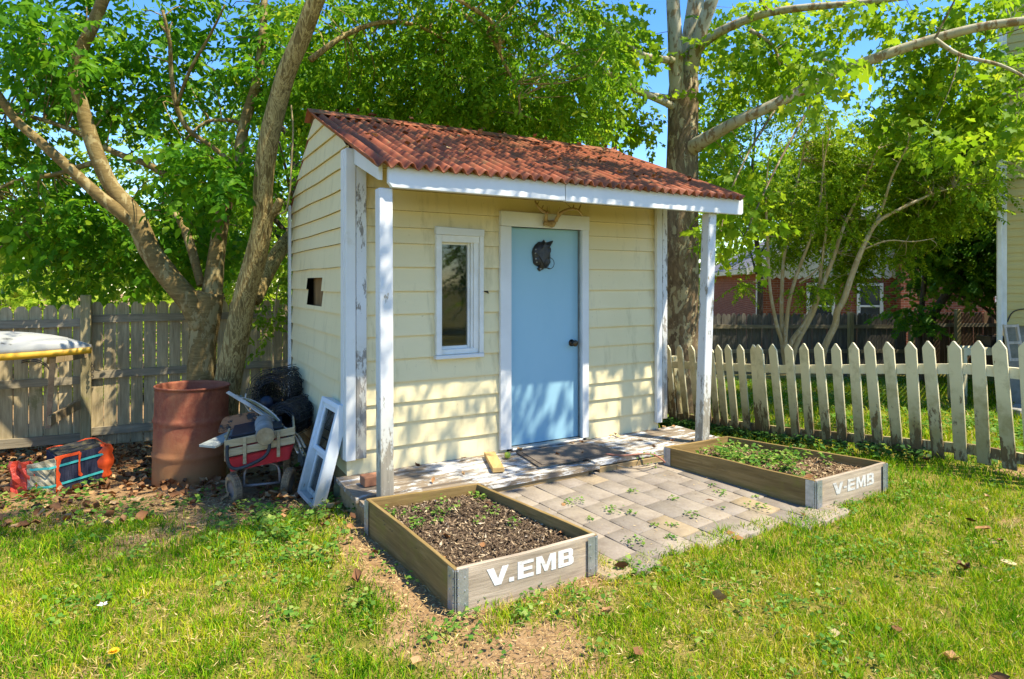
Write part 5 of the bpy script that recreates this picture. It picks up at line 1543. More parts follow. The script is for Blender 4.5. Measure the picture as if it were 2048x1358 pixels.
# ================================================================== rolls of black wire
M_WIRE = mat_plain('black_wire', (.03, .03, .036), (.075, .07, .065), 20, .4, metallic=.4)
def wire_roll(c, ax, r, ln, label, seed):
    rs = random.Random(seed)
    ax = Vector(ax).normalized(); X = ax.cross(Vector((0, 0, 1))).normalized(); Y = X.cross(ax)
    t = thing('wire_roll', label, 'wire roll', c, 0, 'rolls of black wire fencing')
    mb = MB()
    for j in range(5):
        o = ax * (ln * j / 4)
        pts = [c + o + (X * math.cos(a) + Y * math.sin(a)) * (r * (1 - .58 * a / (2 * math.pi * 7)) + rs.uniform(-.004, .004)) + ax * rs.uniform(-.01, .01) for a in [2 * math.pi * k / 22 for k in range(22 * 7)]]
        mb.tube(pts, .0026, 4, cap=False)
    for k in range(90):
        a = rs.uniform(0, 2 * math.pi); q = r * (1 - .58 * rs.random())
        d = (X * math.cos(a) + Y * math.sin(a)) * q
        mb.tube([c + d - ax * .01, c + d + ax * (ln + .01)], .0026, 4)
    obj('coil', mb, M_WIRE, t)
    mb = MB()
    for rr_ in (r * .8, r * .5):
        mb.lathe([(rr_, .02), (rr_, ln)], c, 26, (X, Y, ax))
    obj('mesh_layer', mb, M_DARKMESH, t)
def mat_mesh():
    m, nt = newmat('fine_black_mesh')
    b = N(nt, 'ShaderNodeBsdfPrincipled'); b.inputs['Base Color'].default_value = (.012, .012, .014, 1); b.inputs['Roughness'].default_value = .6
    t = N(nt, 'ShaderNodeBsdfTransparent'); x = N(nt, 'ShaderNodeMixShader')
    v = coords(nt); L(nt, ramp(nt, noi(nt, v, 60, 2, .5), [(.42, (0, 0, 0)), (.5, (1, 1, 1))]), x.inputs[0])
    L(nt, t.outputs[0], x.inputs[1]); L(nt, b.outputs[0], x.inputs[2])
    o = N(nt, 'ShaderNodeOutputMaterial'); L(nt, x.outputs[0], o.inputs[0]); return m
M_DARKMESH = mat_mesh()
wire_roll(at(541, 788, 5.55), (.06, 1, -.05), .225, .5, 'larger upper roll of black wire fencing between leaning tree and shed', 1)
wire_roll(at(566, 842, 5.15), (.10, 1, -.02), .155, .55, 'smaller lower roll of black wire fencing behind the canes', 2)
mb = MB(); c = at(532, 805, 5.5); mb.lathe([(.001, 0), (.055, 0), (.06, .02), (.045, .1), (.05, .2), (.001, .21)], c, 18, (Vector((1, 0, 0)), Vector((0, .2, 1)).normalized(), Vector((0, 1, -.2)).normalized()))
tag(obj('plastic_pot', mb, M_BLUE, smooth=True), 'dark blue plastic pot lying inside the upper wire roll', 'pot')

# ================================================================== old window sash leaning on the shed
M_SASH = mat_paint('old_sash_paint', (.70, .74, .77), (.28, .22, .16), .34, 12, 2, dirt=(.35, .33, .25), dirtamt=.0, low=.12, lowz=(.0, .35))
sb0 = sw(-.262, -.02, 0); sb1 = sw(-.288, .40, 0)
zb0 = gz(sb0.x, sb0.y) + .0
ow = thing('old_window', 'old white two pane window sash leaning on its end against the shed', 'window', (sb0.x, sb0.y, zb0), 0)
bx_ = (Vector((sb1.x - sb0.x, sb1.y - sb0.y, 0))).normalized()
tp = sw(-.075, -.02, .64); upv = (tp - Vector((sb0.x, sb0.y, zb0))).normalized()
nv = bx_.cross(upv).normalized()
if nv.dot(U1) > 0: nv = -nv
Lh = (tp - Vector((sb0.x, sb0.y, zb0))).length; Wd = .41; Tk = .085
base = Vector((sb0.x, sb0.y, zb0))
def ws(a, h, d): return base + bx_ * a + upv * h + nv * d        # d: 0 outer face, negative towards the shed
WMs = Matrix(((bx_.x, nv.x, upv.x, base.x), (bx_.y, nv.y, upv.y, base.y), (bx_.z, nv.z, upv.z, base.z), (0, 0, 0, 1)))
ow.matrix_world = WMs; WM[ow.name] = WMs
def wbx(a0, a1, h0, h1, d0=-Tk, d1=0): return MB().bx(a0, a1, d0, d1, h0, h1)
def so(n, mb, mat, par=None): return obj(n, mb, mat, par or ow, local=True, bevel=.003)
so('frame', wbx(0, .04, 0, Lh).bx(Wd - .04, Wd, -Tk, 0, 0, Lh).bx(.041, Wd - .041, -Tk, 0, 0, .03).bx(.041, Wd - .041, -Tk, 0, Lh - .035, Lh), M_SASH)
hm = Lh * .47
for (h0, h1, d) in ((.031, hm, -.05), (hm + .002, Lh - .036, -.02)):
    s_ = so('sash', wbx(.042, .075, h0, h1, d - .025, d).bx(Wd - .075, Wd - .042, d - .025, d, h0, h1).bx(.0755, Wd - .0755, d - .025, d, h0, h0 + .035).bx(.0755, Wd - .0755, d - .025, d, h1 - .035, h1), M_SASH)
    obj('pane', MB().bx(.076, Wd - .076, d - .015, d - .012, h0 + .036, h1 - .036), M_GLASS, s_, local=True)

# ================================================================== houses
M_BRICKW = None
def mat_brick(name, c1, c2, mortar, scale=1.0):
    m, nt = newmat(name)
    tc = N(nt, 'ShaderNodeTexCoord').outputs['Object']
    sp = N(nt, 'ShaderNodeSeparateXYZ'); L(nt, tc, sp.inputs[0])
    cb = N(nt, 'ShaderNodeCombineXYZ'); L(nt, math_(nt, 'ADD', sp.outputs[0], sp.outputs[1]), cb.inputs[0]); L(nt, sp.outputs[2], cb.inputs[1])
    b = N(nt, 'ShaderNodeTexBrick'); L(nt, cb.outputs[0], b.inputs['Vector'])
    b.inputs['Color1'].default_value = c4(c1); b.inputs['Color2'].default_value = c4(c2); b.inputs['Mortar'].default_value = c4(mortar)
    b.inputs['Scale'].default_value = 1; b.inputs['Brick Width'].default_value = .215; b.inputs['Row Height'].default_value = .075; b.inputs['Mortar Size'].default_value = .006
    v = coords(nt)
    c = mix(nt, ramp(nt, noi(nt, v, 3, 5, .7), [(.4, (0, 0, 0)), (.8, (.5, .5, .5))]), b.outputs[0], tuple(k * .5 for k in c1))
    finish(nt, c, .9, b.outputs['Fac'], .3, .006, 0, .15); return m
M_HB = mat_brick('red_house_brick', (.25, .075, .04), (.17, .05, .028), (.27, .20, .155))
M_SHING = mat_plain('grey_shingles', (.16, .155, .17), (.105, .10, .115), 3, .9, (1, 1, 6), .5)
M_EAVE = mat_plain('cream_eave', (.66, .62, .42), (.55, .5, .32), 4, .6)
M_WSIDE = mat_plain('white_gable_boards', (.66, .65, .60), (.52, .5, .44), 3, .6, (6, 6, .4), .4)
M_HWIN = mat_plain('dark_house_glass', (.03, .035, .04), (.06, .07, .07), 2, .15, spec=.6)
hc = at(1519, 600, 20.0); hc.z = gz(hc.x, hc.y)
ha = math.atan2(-.20, .98)
house = thing('brick_house', 'red brick bungalow with grey roof, white gable and brick chimney beyond the fences', 'house', hc, ha)
EZ = 2.02 - hc.z                   # eave height above the base
GW = 6.6; HL = 17; RZ = EZ + GW / 2 * .52
def ho(n, mb, mat, par=None, **k): return obj(n, mb, mat, par or house, local=True, **k)
wls = ho('wall', MB().bx(0, GW, 0, .25, 0, EZ - .3).bx(0, .25, .251, HL, 0, EZ).bx(GW - .25, GW, .251, HL, 0, EZ).bx(.251, GW - .251, HL - .25, HL, 0, EZ), M_HB)
n_s = 26; pol = [(0, EZ - .3)]
for k in range(n_s):                # scalloped lower edge of the gable boards
    a = GW * k / n_s; b = GW * (k + 1) / n_s
    pol += [(a + .02, EZ - .36), ((a + b) / 2, EZ - .42), (b - .02, EZ - .36), (b, EZ - .3)]
pol += [(GW, EZ), (GW / 2, RZ), (0, EZ)]
ho('gable', MB().prism(pol, lambda a, z, d: Vector((a, d, z)), -.05, -.002), M_WSIDE)
ov = .35
def roofpl(x0, z0, x1, z1): return MB().prism([(x0, z0), (x1, z1), (x1, z1 + .12), (x0, z0 + .12)], lambda a, z, d: Vector((a, d, z)), -.4, HL + .3)
sl = .52
rf = ho('roof', roofpl(-ov, EZ - ov * sl + .02, GW / 2 - .001, RZ + .02), M_SHING)
ho('roof', roofpl(GW + ov, EZ - ov * sl + .02, GW / 2 + .001, RZ + .02), M_SHING)
ho('gutter', MB().bx(-ov - .12, -ov - .002, -.4, HL + .3, EZ - ov * sl - .06, EZ - ov * sl + .10).bx(-ov + .001, -.02, -.3, HL, EZ - ov * sl - .06, EZ - ov * sl - .02), M_EAVE)
mb = MB().prism([(-ov - .1, EZ - ov * sl - .10), (GW / 2, RZ - .05), (GW / 2, RZ + .15), (-ov - .1, EZ - ov * sl + .10)], lambda a, z, d: Vector((a, d, z)), -.44, -.402)
mb.prism([(GW + ov, EZ - ov * sl - .10), (GW / 2 + .001, RZ - .05), (GW / 2 + .001, RZ + .15), (GW + ov, EZ - ov * sl + .10)], lambda a, z, d: Vector((a, d, z)), -.44, -.402)
ho('rake_trim', mb, M_WHITE)
ho('downspout', MB().bx(-.10, -.02, -.02, .06, 0, EZ - .1), M_WHITE)
def hx(u): return (at(u, 600, 19.6).x - hc.x) * 1.02
for u0, u1 in ((1622, 1662), (1713, 1748)):
    a, b = hx(u0), hx(u1); z1 = EZ - .62; z0 = z1 - 1.25
    w_ = ho('window', MB().bx(a, b, -.02, .0 - .002, z0, z1), M_HWIN)
    ho('window_frame', MB().bx(a - .09, a, -.06, -.003, z0 - .05, z1 + .08).bx(b, b + .09, -.06, -.003, z0 - .05, z1 + .08).bx(a + .001, b - .001, -.06, -.003, z1, z1 + .08).bx(a + .001, b - .001, -.07, -.003, z0 - .05, z0).bx(a + .001, b - .001, -.05, -.021, (z0 + z1) / 2 - .03, (z0 + z1) / 2 + .03), M_WHITE, w_)
a, b = hx(1775), hx(1806)
ho('chimney', MB().bx(a, b, -.45, -.06, 0, RZ + .3).bx(a - .05, b + .05, -.5, -.06 + .02, RZ + .301, RZ + .5), M_HB)
# dark side door under the eave
mb = MB().bx(-.03, .0 - .002, 13.2, 14.6, .1, 2.0)
ho('door', mb, M_HWIN)

h2c = at(1842, 600, 27); h2c.z = gz(h2c.x, h2c.y)
house2 = thing('far_house', 'farther brick house with low grey roof at the right behind the maple', 'house', h2c, R(-8))
def h2(n, mb, mat): return obj(n, mb, mat, house2, local=True)
h2('wall', MB().bx(0, 1.25, 0, 6, 0, 2.75), M_HB)
h2('roof', MB().prism([(-.4, 2.72), (1.6, 2.72), (1.6, 2.95), (-.4, 3.5)], lambda a, z, d: Vector((a, d, z)), -.4, 6.4), M_SHING)
h2('downspout', MB().bx(1.17, 1.27, -.09, -.002, 0, 2.7), M_WHITE)
h2('garage_roof', MB().prism([(1.3, 1.55), (9.6, 1.55), (9.6, 1.75), (8.5, 2.65), (1.3, 2.65)], lambda a, z, d: Vector((a, 2.2 + (z - 1.55) * 2.2 + d, z)), 0, .15), M_SHING)
h2('garage_wall', MB().bx(1.3, 9.4, 2.6, 2.8, 0, 1.54), M_EAVE)

# neighbour house at the right edge: vinyl siding
def mat_vinyl():
    m, nt = newmat('yellow_vinyl_siding'); v = coords(nt)
    c = ramp(nt, noi(nt, v, 2, 4, .6), [(.3, (.56, .46, .19)), (.7, (.50, .41, .16))]); finish(nt, c, .55, None, spec=.3); return m
M_VSID = mat_vinyl()
nc = at(2006, 650, 9.2); nc.z = gz(nc.x, nc.y)
nh = thing('sided_house', 'corner of the neighbouring house in yellow vinyl siding with white downspout', 'house', nc, R(-38))
def no(n, mb, mat, par=None, **k): return obj(n, mb, mat, par or nh, local=True, **k)
zb1 = H - (650 - HY) * 9.2 / F - nc.z
mb = MB(); lap = .117; nl = 46
for k in range(nl):
    z = zb1 + lap * k
    mb.add([(.0, -.016, z), (5, -.016, z), (5, -.014, z + lap * .5), (0, -.014, z + lap * .5), (5, -.009, z + lap * .55), (0, -.009, z + lap * .55), (5, -.002, z + lap), (0, -.002, z + lap), (0, .0, z), (5, .0, z)],
           [(0, 1, 2, 3), (3, 2, 4, 5), (5, 4, 6, 7), (8, 9, 1, 0)])
no('wall', mb, M_VSID)
mb = MB()
for k in range(nl):
    z = zb1 + lap * k
    mb.add([(-.016, 0, z), (-.016, 7, z), (-.002, 7, z + lap), (-.002, 0, z + lap)], [(0, 1, 2, 3)])
no('side_wall', mb, M_VSID)
no('foundation', MB().bx(.02, 5, .02, 7, -.2, zb1 - .002), M_CONC)
no('corner_trim', MB().bx(-.04, .045, -.05, -.018, zb1 - .02, zb1 + lap * nl).bx(-.05, -.018, -.017, .08, zb1 - .02, zb1 + lap * nl), M_VINYL, bevel=.003)
no('downspout', MB().bx(-.075, -.005, -.12, -.052, -.1, zb1 + lap * nl), M_VINYL, bevel=.012)
ct = Vector((.16, -.03, zb1 + .12))
no('cable', MB().tube([Vector(p) for p in spline([(.05, -.025, zb1 + .05), (.12, -.028, zb1 + .2), (.3, -.025, zb1 + .25), (.6, -.022, zb1 + .26)], 4)], .008, 6), M_IRON)
# old window frame leaning on its foundation, dark planter, bench, step
p0 = at(2032, 722, 8.75)
fr_ = thing('window_frame', 'old grey white window frame leaning against the neighbouring foundation', 'window', p0, R(10))
mb = MB()
wH = .50
wx = lambda x, z: Vector((x, .10 * z / wH, z))
for a, b in (((-.10, 0), (-.085, wH)), ((.11, 0), (.125, wH))): mb.bar(wx(*a), wx(*b), .035, .03, (0, 1, 0))
for z in (.02, wH * .5, wH - .02): mb.bar(wx(-.08, z), wx(.105, z), .03, .035, (0, 0, 1))
obj('frame', mb, M_GREYW, fr_, local=True)
pl = at(1988, 686, 9.6)
tb_ = thing('black_planter', 'black rectangular planter box standing beside the neighbouring house corner', 'planter', (pl.x, pl.y, pl.z - .05), R(4))
mb = MB().add([(-.15, -.12, 0), (.15, -.12, 0), (.15, .12, 0), (-.15, .12, 0), (-.18, -.14, .16), (.18, -.14, .16), (.18, .14, .16), (-.18, .14, .16), (-.155, -.115, .16), (.155, -.115, .16), (.155, .115, .16), (-.155, .115, .16), (-.14, -.1, .1), (.14, -.1, .1), (.14, .1, .1), (-.14, .1, .1)],
              [(3, 2, 1, 0)] + [(a + i, a + (i + 1) % 4, a + 4 + (i + 1) % 4, a + 4 + i) for a in (0, 4, 8) for i in range(4)] + [(12, 13, 14, 15)])
obj('box', mb, M_IRON, tb_, local=True)
obj('soil', MB().bx(-.139, .139, -.099, .099, .06, .102), M_MULCH, tb_, local=True)
# white bench carrying the planter
bl_ = Vector((pl.x - .28, pl.y - .02, gz(pl.x, pl.y)))
bn = thing('garden_bench', 'low white slatted bench beyond the pickets at the house corner', 'bench', bl_, R(4))
topz = pl.z - .055 - bl_.z
mb = MB()
for k in range(4): mb.bx(-.35, .55, -.17 + .085 * k, -.095 + .085 * k, topz - .025, topz)
obj('seat', mb, M_PICK, bn, local=True)
for x in (-.32, .5):
    for y in (-.15, .13): obj('leg', MB().bx(x - .025, x + .025, y - .025, y + .025, 0, topz - .027), M_PICK, bn, local=True)
obj('apron', MB().bx(-.33, .53, -.165, -.145, topz - .11, topz - .027), M_PICK, bn, local=True)
st = at(2052, 768, 8.4); st.z = gz(st.x, st.y)
tag(obj('stone_step', MB().bar((st.x - .25, st.y, st.z + .05), (st.x + .8, st.y + .15, st.z + .05), .35, .12), M_CONC, bevel=.01), 'grey stone step beside the neighbouring house at the right edge', 'step')
pp_ = [at(1925, 790, 8.2), at(2100, 782, 8.4), at(2100, 800, 7.9), at(1930, 806, 7.9)]
# ================================================================== TREES
def leaf_ovate(l, w, fold, droop):
    V = np.array([(0, 0, 0), (.28 * l, .5 * w, fold), (.66 * l, .40 * w, fold * .9 - droop * .4), (l, 0, -droop), (.66 * l, -.40 * w, fold * .9 - droop * .4), (.28 * l, -.5 * w, fold)])
    return V, np.array([(0, 1, 2, 3), (3, 4, 5, 0)])
def leaf_lobed(l, w, fold, droop):
    ang = [-155, -112, -82, -55, -28, 0, 28, 55, 82, 112, 155]
    rad = [.2, .66, .52, .90, .60, 1.0, .60, .90, .52, .66, .2]
    V = [(.30 * l, 0, -droop * .2)]
    for a, r in zip(ang, rad):
        x = .30 * l + .70 * l * r * math.cos(R(a)); y = .62 * w * r * math.sin(R(a))
        V.append((x, y, fold * abs(y) / w * 1.2 - droop * (x / l) ** 2))
    F_ = [(0, k, k + 1, k + 2) for k in (1, 3, 5, 7, 9)]
    return np.array(V), np.array(F_)
def leaf_diamond(l, w, fold, droop):
    return np.array([(0, 0, 0), (.45 * l, .5 * w, fold), (l, 0, -droop), (.45 * l, -.5 * w, fold)]), np.array([(0, 1, 2, 3)])
LEAF = {'ovate': leaf_ovate, 'lobed': leaf_lobed, 'diamond': leaf_diamond}

def make_spray(kind, L_, n, size, rng, ratio=.5, hang=.5, spread=1.0):
    V = []; Fq = []; r = []; o = 0
    f = LEAF[kind]
    for k in range(n):
        q = (k + .6) / n
        p = np.array([q * L_, .05 * L_ * math.sin(q * 5 + rng.random()), -.10 * L_ * q * q])
        l = size * rng.uniform(.65, 1.15); w = l * ratio * rng.uniform(.85, 1.15)
        lv, lf_ = f(l, w, .10 * w * rng.uniform(-.3, 1.8), l * rng.uniform(0, .35))
        side = 1 if k % 2 else -1
        yaw = side * rng.uniform(.5, 1.35) * spread if k < n - 1 else rng.uniform(-.3, .3)
        pit = rng.uniform(-.15, 1.0) * hang; rol = rng.normal(0, .45)
        M3 = np.array(Euler((rol, pit, yaw), 'XYZ').to_matrix())
        V.append(lv @ M3.T + p); Fq.append(lf_ + o); o += len(lv); r.append(np.full(len(lv), rng.random()))
    return np.concatenate(V), np.concatenate(Fq), np.concatenate(r)

def place_sprays(protos, P, D, sc, rng, tone=None):
    """P points, D directions (unit-ish), sc scales"""
    n = len(P)
    X = D / np.linalg.norm(D, axis=1, keepdims=True)
    up = np.tile(np.array([0, 0, 1.0]), (n, 1)) + rng.normal(0, .38, (n, 3))
    Y = np.cross(up, X); Y /= np.linalg.norm(Y, axis=1, keepdims=True) + 1e-9
    Z = np.cross(X, Y)
    Vs = []; Fs = []; rs = []; o = 0
    which = rng.integers(0, len(protos), n)
    for k, (pv_, pf_, pr_) in enumerate(protos):
        I = np.where(which == k)[0]
        if not len(I): continue
        W = (pv_[None, :, 0, None] * X[I][:, None] + pv_[None, :, 1, None] * Y[I][:, None] + pv_[None, :, 2, None] * Z[I][:, None]) * sc[I][:, None, None] + P[I][:, None]
        m_ = pv_.shape[0]
        Fs.append((pf_[None] + (np.arange(len(I)) * m_)[:, None, None]).reshape(-1, 4) + o)
        Vs.append(W.reshape(-1, 3)); o += len(I) * m_
        rr_ = pr_[None] * .55 + .45 * (rng.random(len(I))[:, None] if tone is None else np.clip(tone[I][:, None] + rng.normal(0, .15, (len(I), 1)), 0, 1))
        rs.append(rr_.ravel())
    return np.concatenate(Vs), np.concatenate(Fs), np.clip(np.concatenate(rs), 0, 1)

def blob_points(c, rad, n, rng, shell=.35, thr=.0, nsc=1.1):
    out = []
    c = np.array(c); rad = np.array(rad)
    tries = 0
    while len(out) < n and tries < n * 14:
        tries += 1
        d = rng.normal(0, 1, 3); d /= np.linalg.norm(d)
        q = (shell + (1 - shell) * rng.random()) ** .6 if shell else rng.random() ** (1 / 3)
        p = c + d * rad * q
        if thr and noise.noise(Vector(p * nsc)) < thr: continue
        out.append(p)
    return np.array(out) if out else np.zeros((0, 3))
def pxb(u, v, d, ru, rv, rd):
    p = at(u, v, d); return (p.x, p.y, p.z), (ru * d / F, rd, rv * d / F)

class Tree:
    def __init__(self, name, label, base, bark, group=None):
        self.root = thing(name, label, 'tree', base, 0, group)
        self.slim = 1.0; self.bark = bark; self.mb = MB(); self.pts = []; self.base = Vector(base)
        self.tw = MB(); self.V = []; self.F = []; self.r = []; self.o = 0
    def limb(self, pts, rad, n=10, k=4, wob=.10, seed=0):
        """pts world points, rad metres per point"""
        sp = spline([tuple(p) + (r,) for p, r in zip(pts, rad)], k)
        self.mb.tube([Vector(p[:3]) for p in sp], [max(float(p[3]), .003) for p in sp], n, wob=wob, seed=seed)
        self.pts += [(Vector(p[:3]), float(p[3])) for p in sp]
    def pxlimb(self, L_, d0, d1, n=10, wob=.10, k=4):
        """L_: (u, v, full width px); depth runs from d0 to d1"""
        m = len(L_); P_ = []; W = []
        for i, (u, v, w) in enumerate(L_):
            d = d0 + (d1 - d0) * i / max(1, m - 1)
            P_.append(at(u, v, d)); W.append(w * d / F / 2 * self.slim)
        self.limb(P_, W, n, k, wob, seed=L_[0][0] * .01)
    def leaves(self, protos, blobs, rng, out=.5, droop=.35, sc=(.75, 1.2), shell=.3, thr=0, nsc=1.1, twigs=0, tone=None, trad=.010):
        for c, rad, n in blobs:
            P_ = blob_points(c, rad, n, rng, shell, thr, nsc)
            if not len(P_): continue
            D = (P_ - np.array(c)) / np.array(rad) * out + rng.normal(0, .55, P_.shape); D[:, 2] = D[:, 2] * .45 - droop
            s = rng.uniform(sc[0], sc[1], len(P_))
            tn = None if tone is None else np.full(len(P_), tone)
            V, Fq, r = place_sprays(protos, P_, D, s, rng, tn)
            self.V.append(V); self.F.append(Fq + self.o); self.r.append(r); self.o += len(V)
            if twigs and self.pts:
                for i in rng.integers(0, len(P_), int(twigs * n) + 1):
                    e = Vector(P_[i])
                    j = min(range(0, len(self.pts), 2), key=lambda q: (self.pts[q][0] - e).length)
                    s0, r0 = self.pts[j]; Ld = (e - s0).length
                    if Ld > 2.6: continue
                    mid = (s0 + e) / 2 + Vector((rng.normal(0, .12), rng.normal(0, .12), .08 + rng.normal(0, .1))) * Ld
                    self.tw.tube([Vector(q) for q in spline([tuple(s0), tuple(mid), tuple(e)], 3)], [min(r0 * .6, trad * (.7 + Ld * .6)), trad, trad * .8, trad * .7, trad * .55, trad * .45, trad * .3], 5, cap=False)
    def done(self, leafmat, crown='crown'):
        if self.tw.v: self.mb.add(self.tw.v, self.tw.f)
        if self.mb.v: obj('trunk', self.mb, self.bark, self.root, smooth=True)
        if self.V:
            npmesh(crown, np.concatenate(self.V), np.concatenate(self.F), leafmat, self.root, rnd=np.concatenate(self.r))

M_LCH = mat_leaf('cherry_leaves', [(0, (.035, .14, .006)), (.45, (.08, .24, .008)), (.8, (.15, .33, .012)), (1, (.36, .46, .02))], .55, .36)
M_LWA = mat_leaf('walnut_leaves', [(0, (.06, .18, .006)), (.45, (.13, .29, .008)), (.8, (.23, .39, .014)), (1, (.46, .52, .03))], .56, .38)
M_LSY = mat_leaf('sycamore_leaves', [(0, (.09, .22, .008)), (.45, (.18, .33, .010)), (.8, (.29, .43, .016)), (1, (.48, .52, .03))], .56, .40)
M_LCM = mat_leaf('crape_myrtle_leaves', [(0, (.10, .21, .008)), (.45, (.21, .35, .010)), (.8, (.34, .46, .02)), (1, (.56, .57, .05))], .56, .38)
M_LMP = mat_leaf('maple_leaves', [(0, (.035, .12, .008)), (.5, (.08, .20, .010)), (.85, (.18, .31, .016)), (1, (.34, .42, .03))], .5, .40)
M_LBG = mat_leaf('background_leaves', [(0, (.10, .21, .012)), (.45, (.20, .33, .018)), (.8, (.33, .45, .03)), (1, (.50, .54, .08))], .52, .5)

B_CH = mat_bark('cherry_bark', [(.10, .065, .024), (.20, .14, .052), (.31, .225, .09)], (4, 4, 22), 2.0, .5, (.31, .245, .115), .006)
def mat_furrow():
    m, nt = newmat('furrowed_bark')
    v = coords(nt, (13, 13, 2.2)); v0 = coords(nt)
    f = noi(nt, v, 1.6, 6, .65, 1.6)
    rd = math_(nt, 'ABSOLUTE', math_(nt, 'SUBTRACT', f, .5))
    c = ramp(nt, rd, [(.0, (.52, .42, .19)), (.025, (.42, .31, .12)), (.06, (.23, .16, .06)), (.2, (.11, .075, .028))])
    c = mix(nt, ramp(nt, noi(nt, v0, 1.8, 4, .6), [(.45, (0, 0, 0)), (.75, (.55, .55, .55))]), c, (.16, .14, .06))
    finish(nt, c, .9, math_(nt, 'MULTIPLY', rd, -1.0), .9, .03, 0, .15); return m
B_LE = mat_furrow()
B_SYL = mat_bark('sycamore_lower_bark', [(.075, .05, .03), (.20, .14, .08), (.35, .26, .15)], (7, 7, 2.6), 2.2, .9, (.40, .335, .20), .02)
B_SYU = mat_bark('sycamore_upper_bark', [(.33, .29, .185), (.44, .40, .28), (.56, .53, .41)], (3, 3, 1.4), 1.6, .3, (.24, .165, .085), .008)
B_CM = mat_bark('crape_myrtle_bark', [(.32, .235, .125), (.48, .36, .20), (.60, .48, .30)], (5, 5, 1.2), 1.8, .4, (.50, .42, .30), .006)
B_DK = mat_bark('dark_bark', [(.04, .03, .022), (.10, .075, .05), (.17, .135, .09)], (7, 7, 1.6), 2.2, .8)

# ---- cherry on the left
rng = np.random.default_rng(31)
p0 = at(400, 900, 6.75); p0.z = gz(p0.x, p0.y)
ch = Tree('cherry_tree', 'forked cherry tree with smooth ringed bark between the barrel and the fence', p0, B_CH)
ch.slim = .86
ch.pxlimb([(398, 935, 92), (400, 870, 76), (402, 770, 64), (405, 690, 60), (412, 630, 66), (420, 585, 62)], 6.75, 6.75, 16, .06)
ch.pxlimb([(405, 655, 52), (382, 606, 52), (345, 562, 50), (300, 500, 48), (268, 430, 44), (222, 371, 35), (190, 300, 33), (163, 210, 29), (150, 135, 27), (184, 55, 26), (206, 0, 25), (240, -90, 22), (250, -220, 14)], 6.72, 6.0, 14, .07)
ch.pxlimb([(280, 455, 30), (247, 430, 30), (190, 384, 27), (133, 331, 25), (80, 283, 22), (31, 239, 20), (0, 194, 18), (-60, 110, 15), (-140, 0, 10)], 6.5, 5.7, 12, .08)
ch.pxlimb([(414, 640, 50), (424, 590, 46), (434, 508, 38), (447, 424, 33), (475, 320, 26), (490, 243, 23), (515, 155, 20), (527, 44, 17), (530, -80, 12)], 6.75, 7.3, 12, .08)
ch.pxlimb([(402, 570, 20), (384, 500, 22), (365, 450, 18), (349, 424, 14), (330, 380, 9)], 6.8, 7.2, 8)
ch.pxlimb([(330, 350, 18), (296, 329, 17), (230, 305, 15), (155, 265, 12), (66, 234, 9), (0, 225, 6)], 7.2, 6.9, 8)
ch.pxlimb([(210, 322, 12), (181, 327, 13), (110, 349, 11), (44, 358, 9), (-10, 380, 7)], 7.0, 6.6, 8)
ch.pxlimb([(470, 330, 12), (420, 290, 10), (378, 260, 12), (353, 212, 11), (342, 140, 10), (340, 88, 9), (325, 20, 7)], 7.1, 6.4, 8)
ch.pxlimb([(353, 212, 9), (380, 140, 8), (420, 70, 6), (450, 10, 4)], 6.7, 6.3, 6)
ch.pxlimb([(490, 250, 12), (455, 240, 10), (410, 245, 8), (370, 280, 5)], 7.2, 6.9, 6)
PR_CH = [make_spray('ovate', .42, 13, .098, rng, .52, .7) for _ in range(7)]
bl = []
def B_(u, v, d, ru, rv, rd, n): c, r_ = pxb(u, v, d, ru, rv, rd); return (c, r_, n)
ch.leaves(PR_CH, [B_(430, 335, 6.2, 100, 80, .4, 95), B_(330, 130, 7.3, 240, 170, .7, 260), B_(80, 120, 7.2, 170, 170, .7, 190), B_(110, 430, 7.2, 190, 70, .7, 170), B_(60, 300, 7.2, 130, 110, .7, 100), B_(120, 60, 5.9, 140, 110, .4, 50),
                  B_(520, 160, 7.4, 130, 160, .7, 150), B_(330, 450, 7.6, 190, 100, .8, 170), B_(250, 530, 7.9, 260, 55, .7, 120), B_(-180, 200, 6.8, 200, 320, 1.3, 200), B_(200, -160, 7.0, 380, 160, 1.3, 170), B_(500, -120, 7.2, 220, 160, 1.2, 90)],
          rng, shell=.1, thr=-.12, nsc=1.4, twigs=.10, trad=.007)
ch.done(M_LCH)

# ---- leaning tree beside the shed
p0 = at(448, 850, 6.35); p0.z = gz(p0.x, p0.y)
le = Tree('leaning_tree', 'leaning tree with deeply furrowed bark rising over the left end of the shed', p0, B_LE)
le.slim = .86
le.pxlimb([(438, 900, 66), (452, 785, 60), (470, 690, 55), (490, 590, 50), (512, 510, 48), (526, 440, 44), (526, 375, 43), (537, 283, 44), (556, 205, 43), (575, 140, 42), (603, 75, 41), (636, -10, 39), (690, -120, 34), (760, -260, 26), (820, -420, 16)], 6.35, 5.5, 16, .07)
le.pxlimb([(505, 600, 40), (532, 548, 36), (561, 499, 34), (585, 470, 32), (640, 420, 28), (720, 350, 24), (800, 270, 19), (900, 180, 14), (1000, 90, 9)], 6.6, 8.6, 10, .08)
le.pxlimb([(530, 440, 26), (552, 418, 22), (560, 400, 16)], 6.1, 6.0, 8)
le.pxlimb([(690, 250, 12), (720, 215, 13), (780, 170, 10), (825, 140, 7)], 8.2, 7.9, 7)
le.pxlimb([(620, 120, 15), (690, 70, 12), (760, 45, 11), (830, 50, 9), (880, 75, 6)], 6.0, 6.6, 7)
le.pxlimb([(930, 30, 9), (985, 80, 8), (1010, 130, 7), (1035, 180, 6), (1040, 240, 4)], 6.4, 6.6, 6)
le.pxlimb([(700, -100, 20), (800, -60, 14), (900, -10, 11), (990, 50, 9), (1000, 110, 6)], 5.6, 6.2, 7)
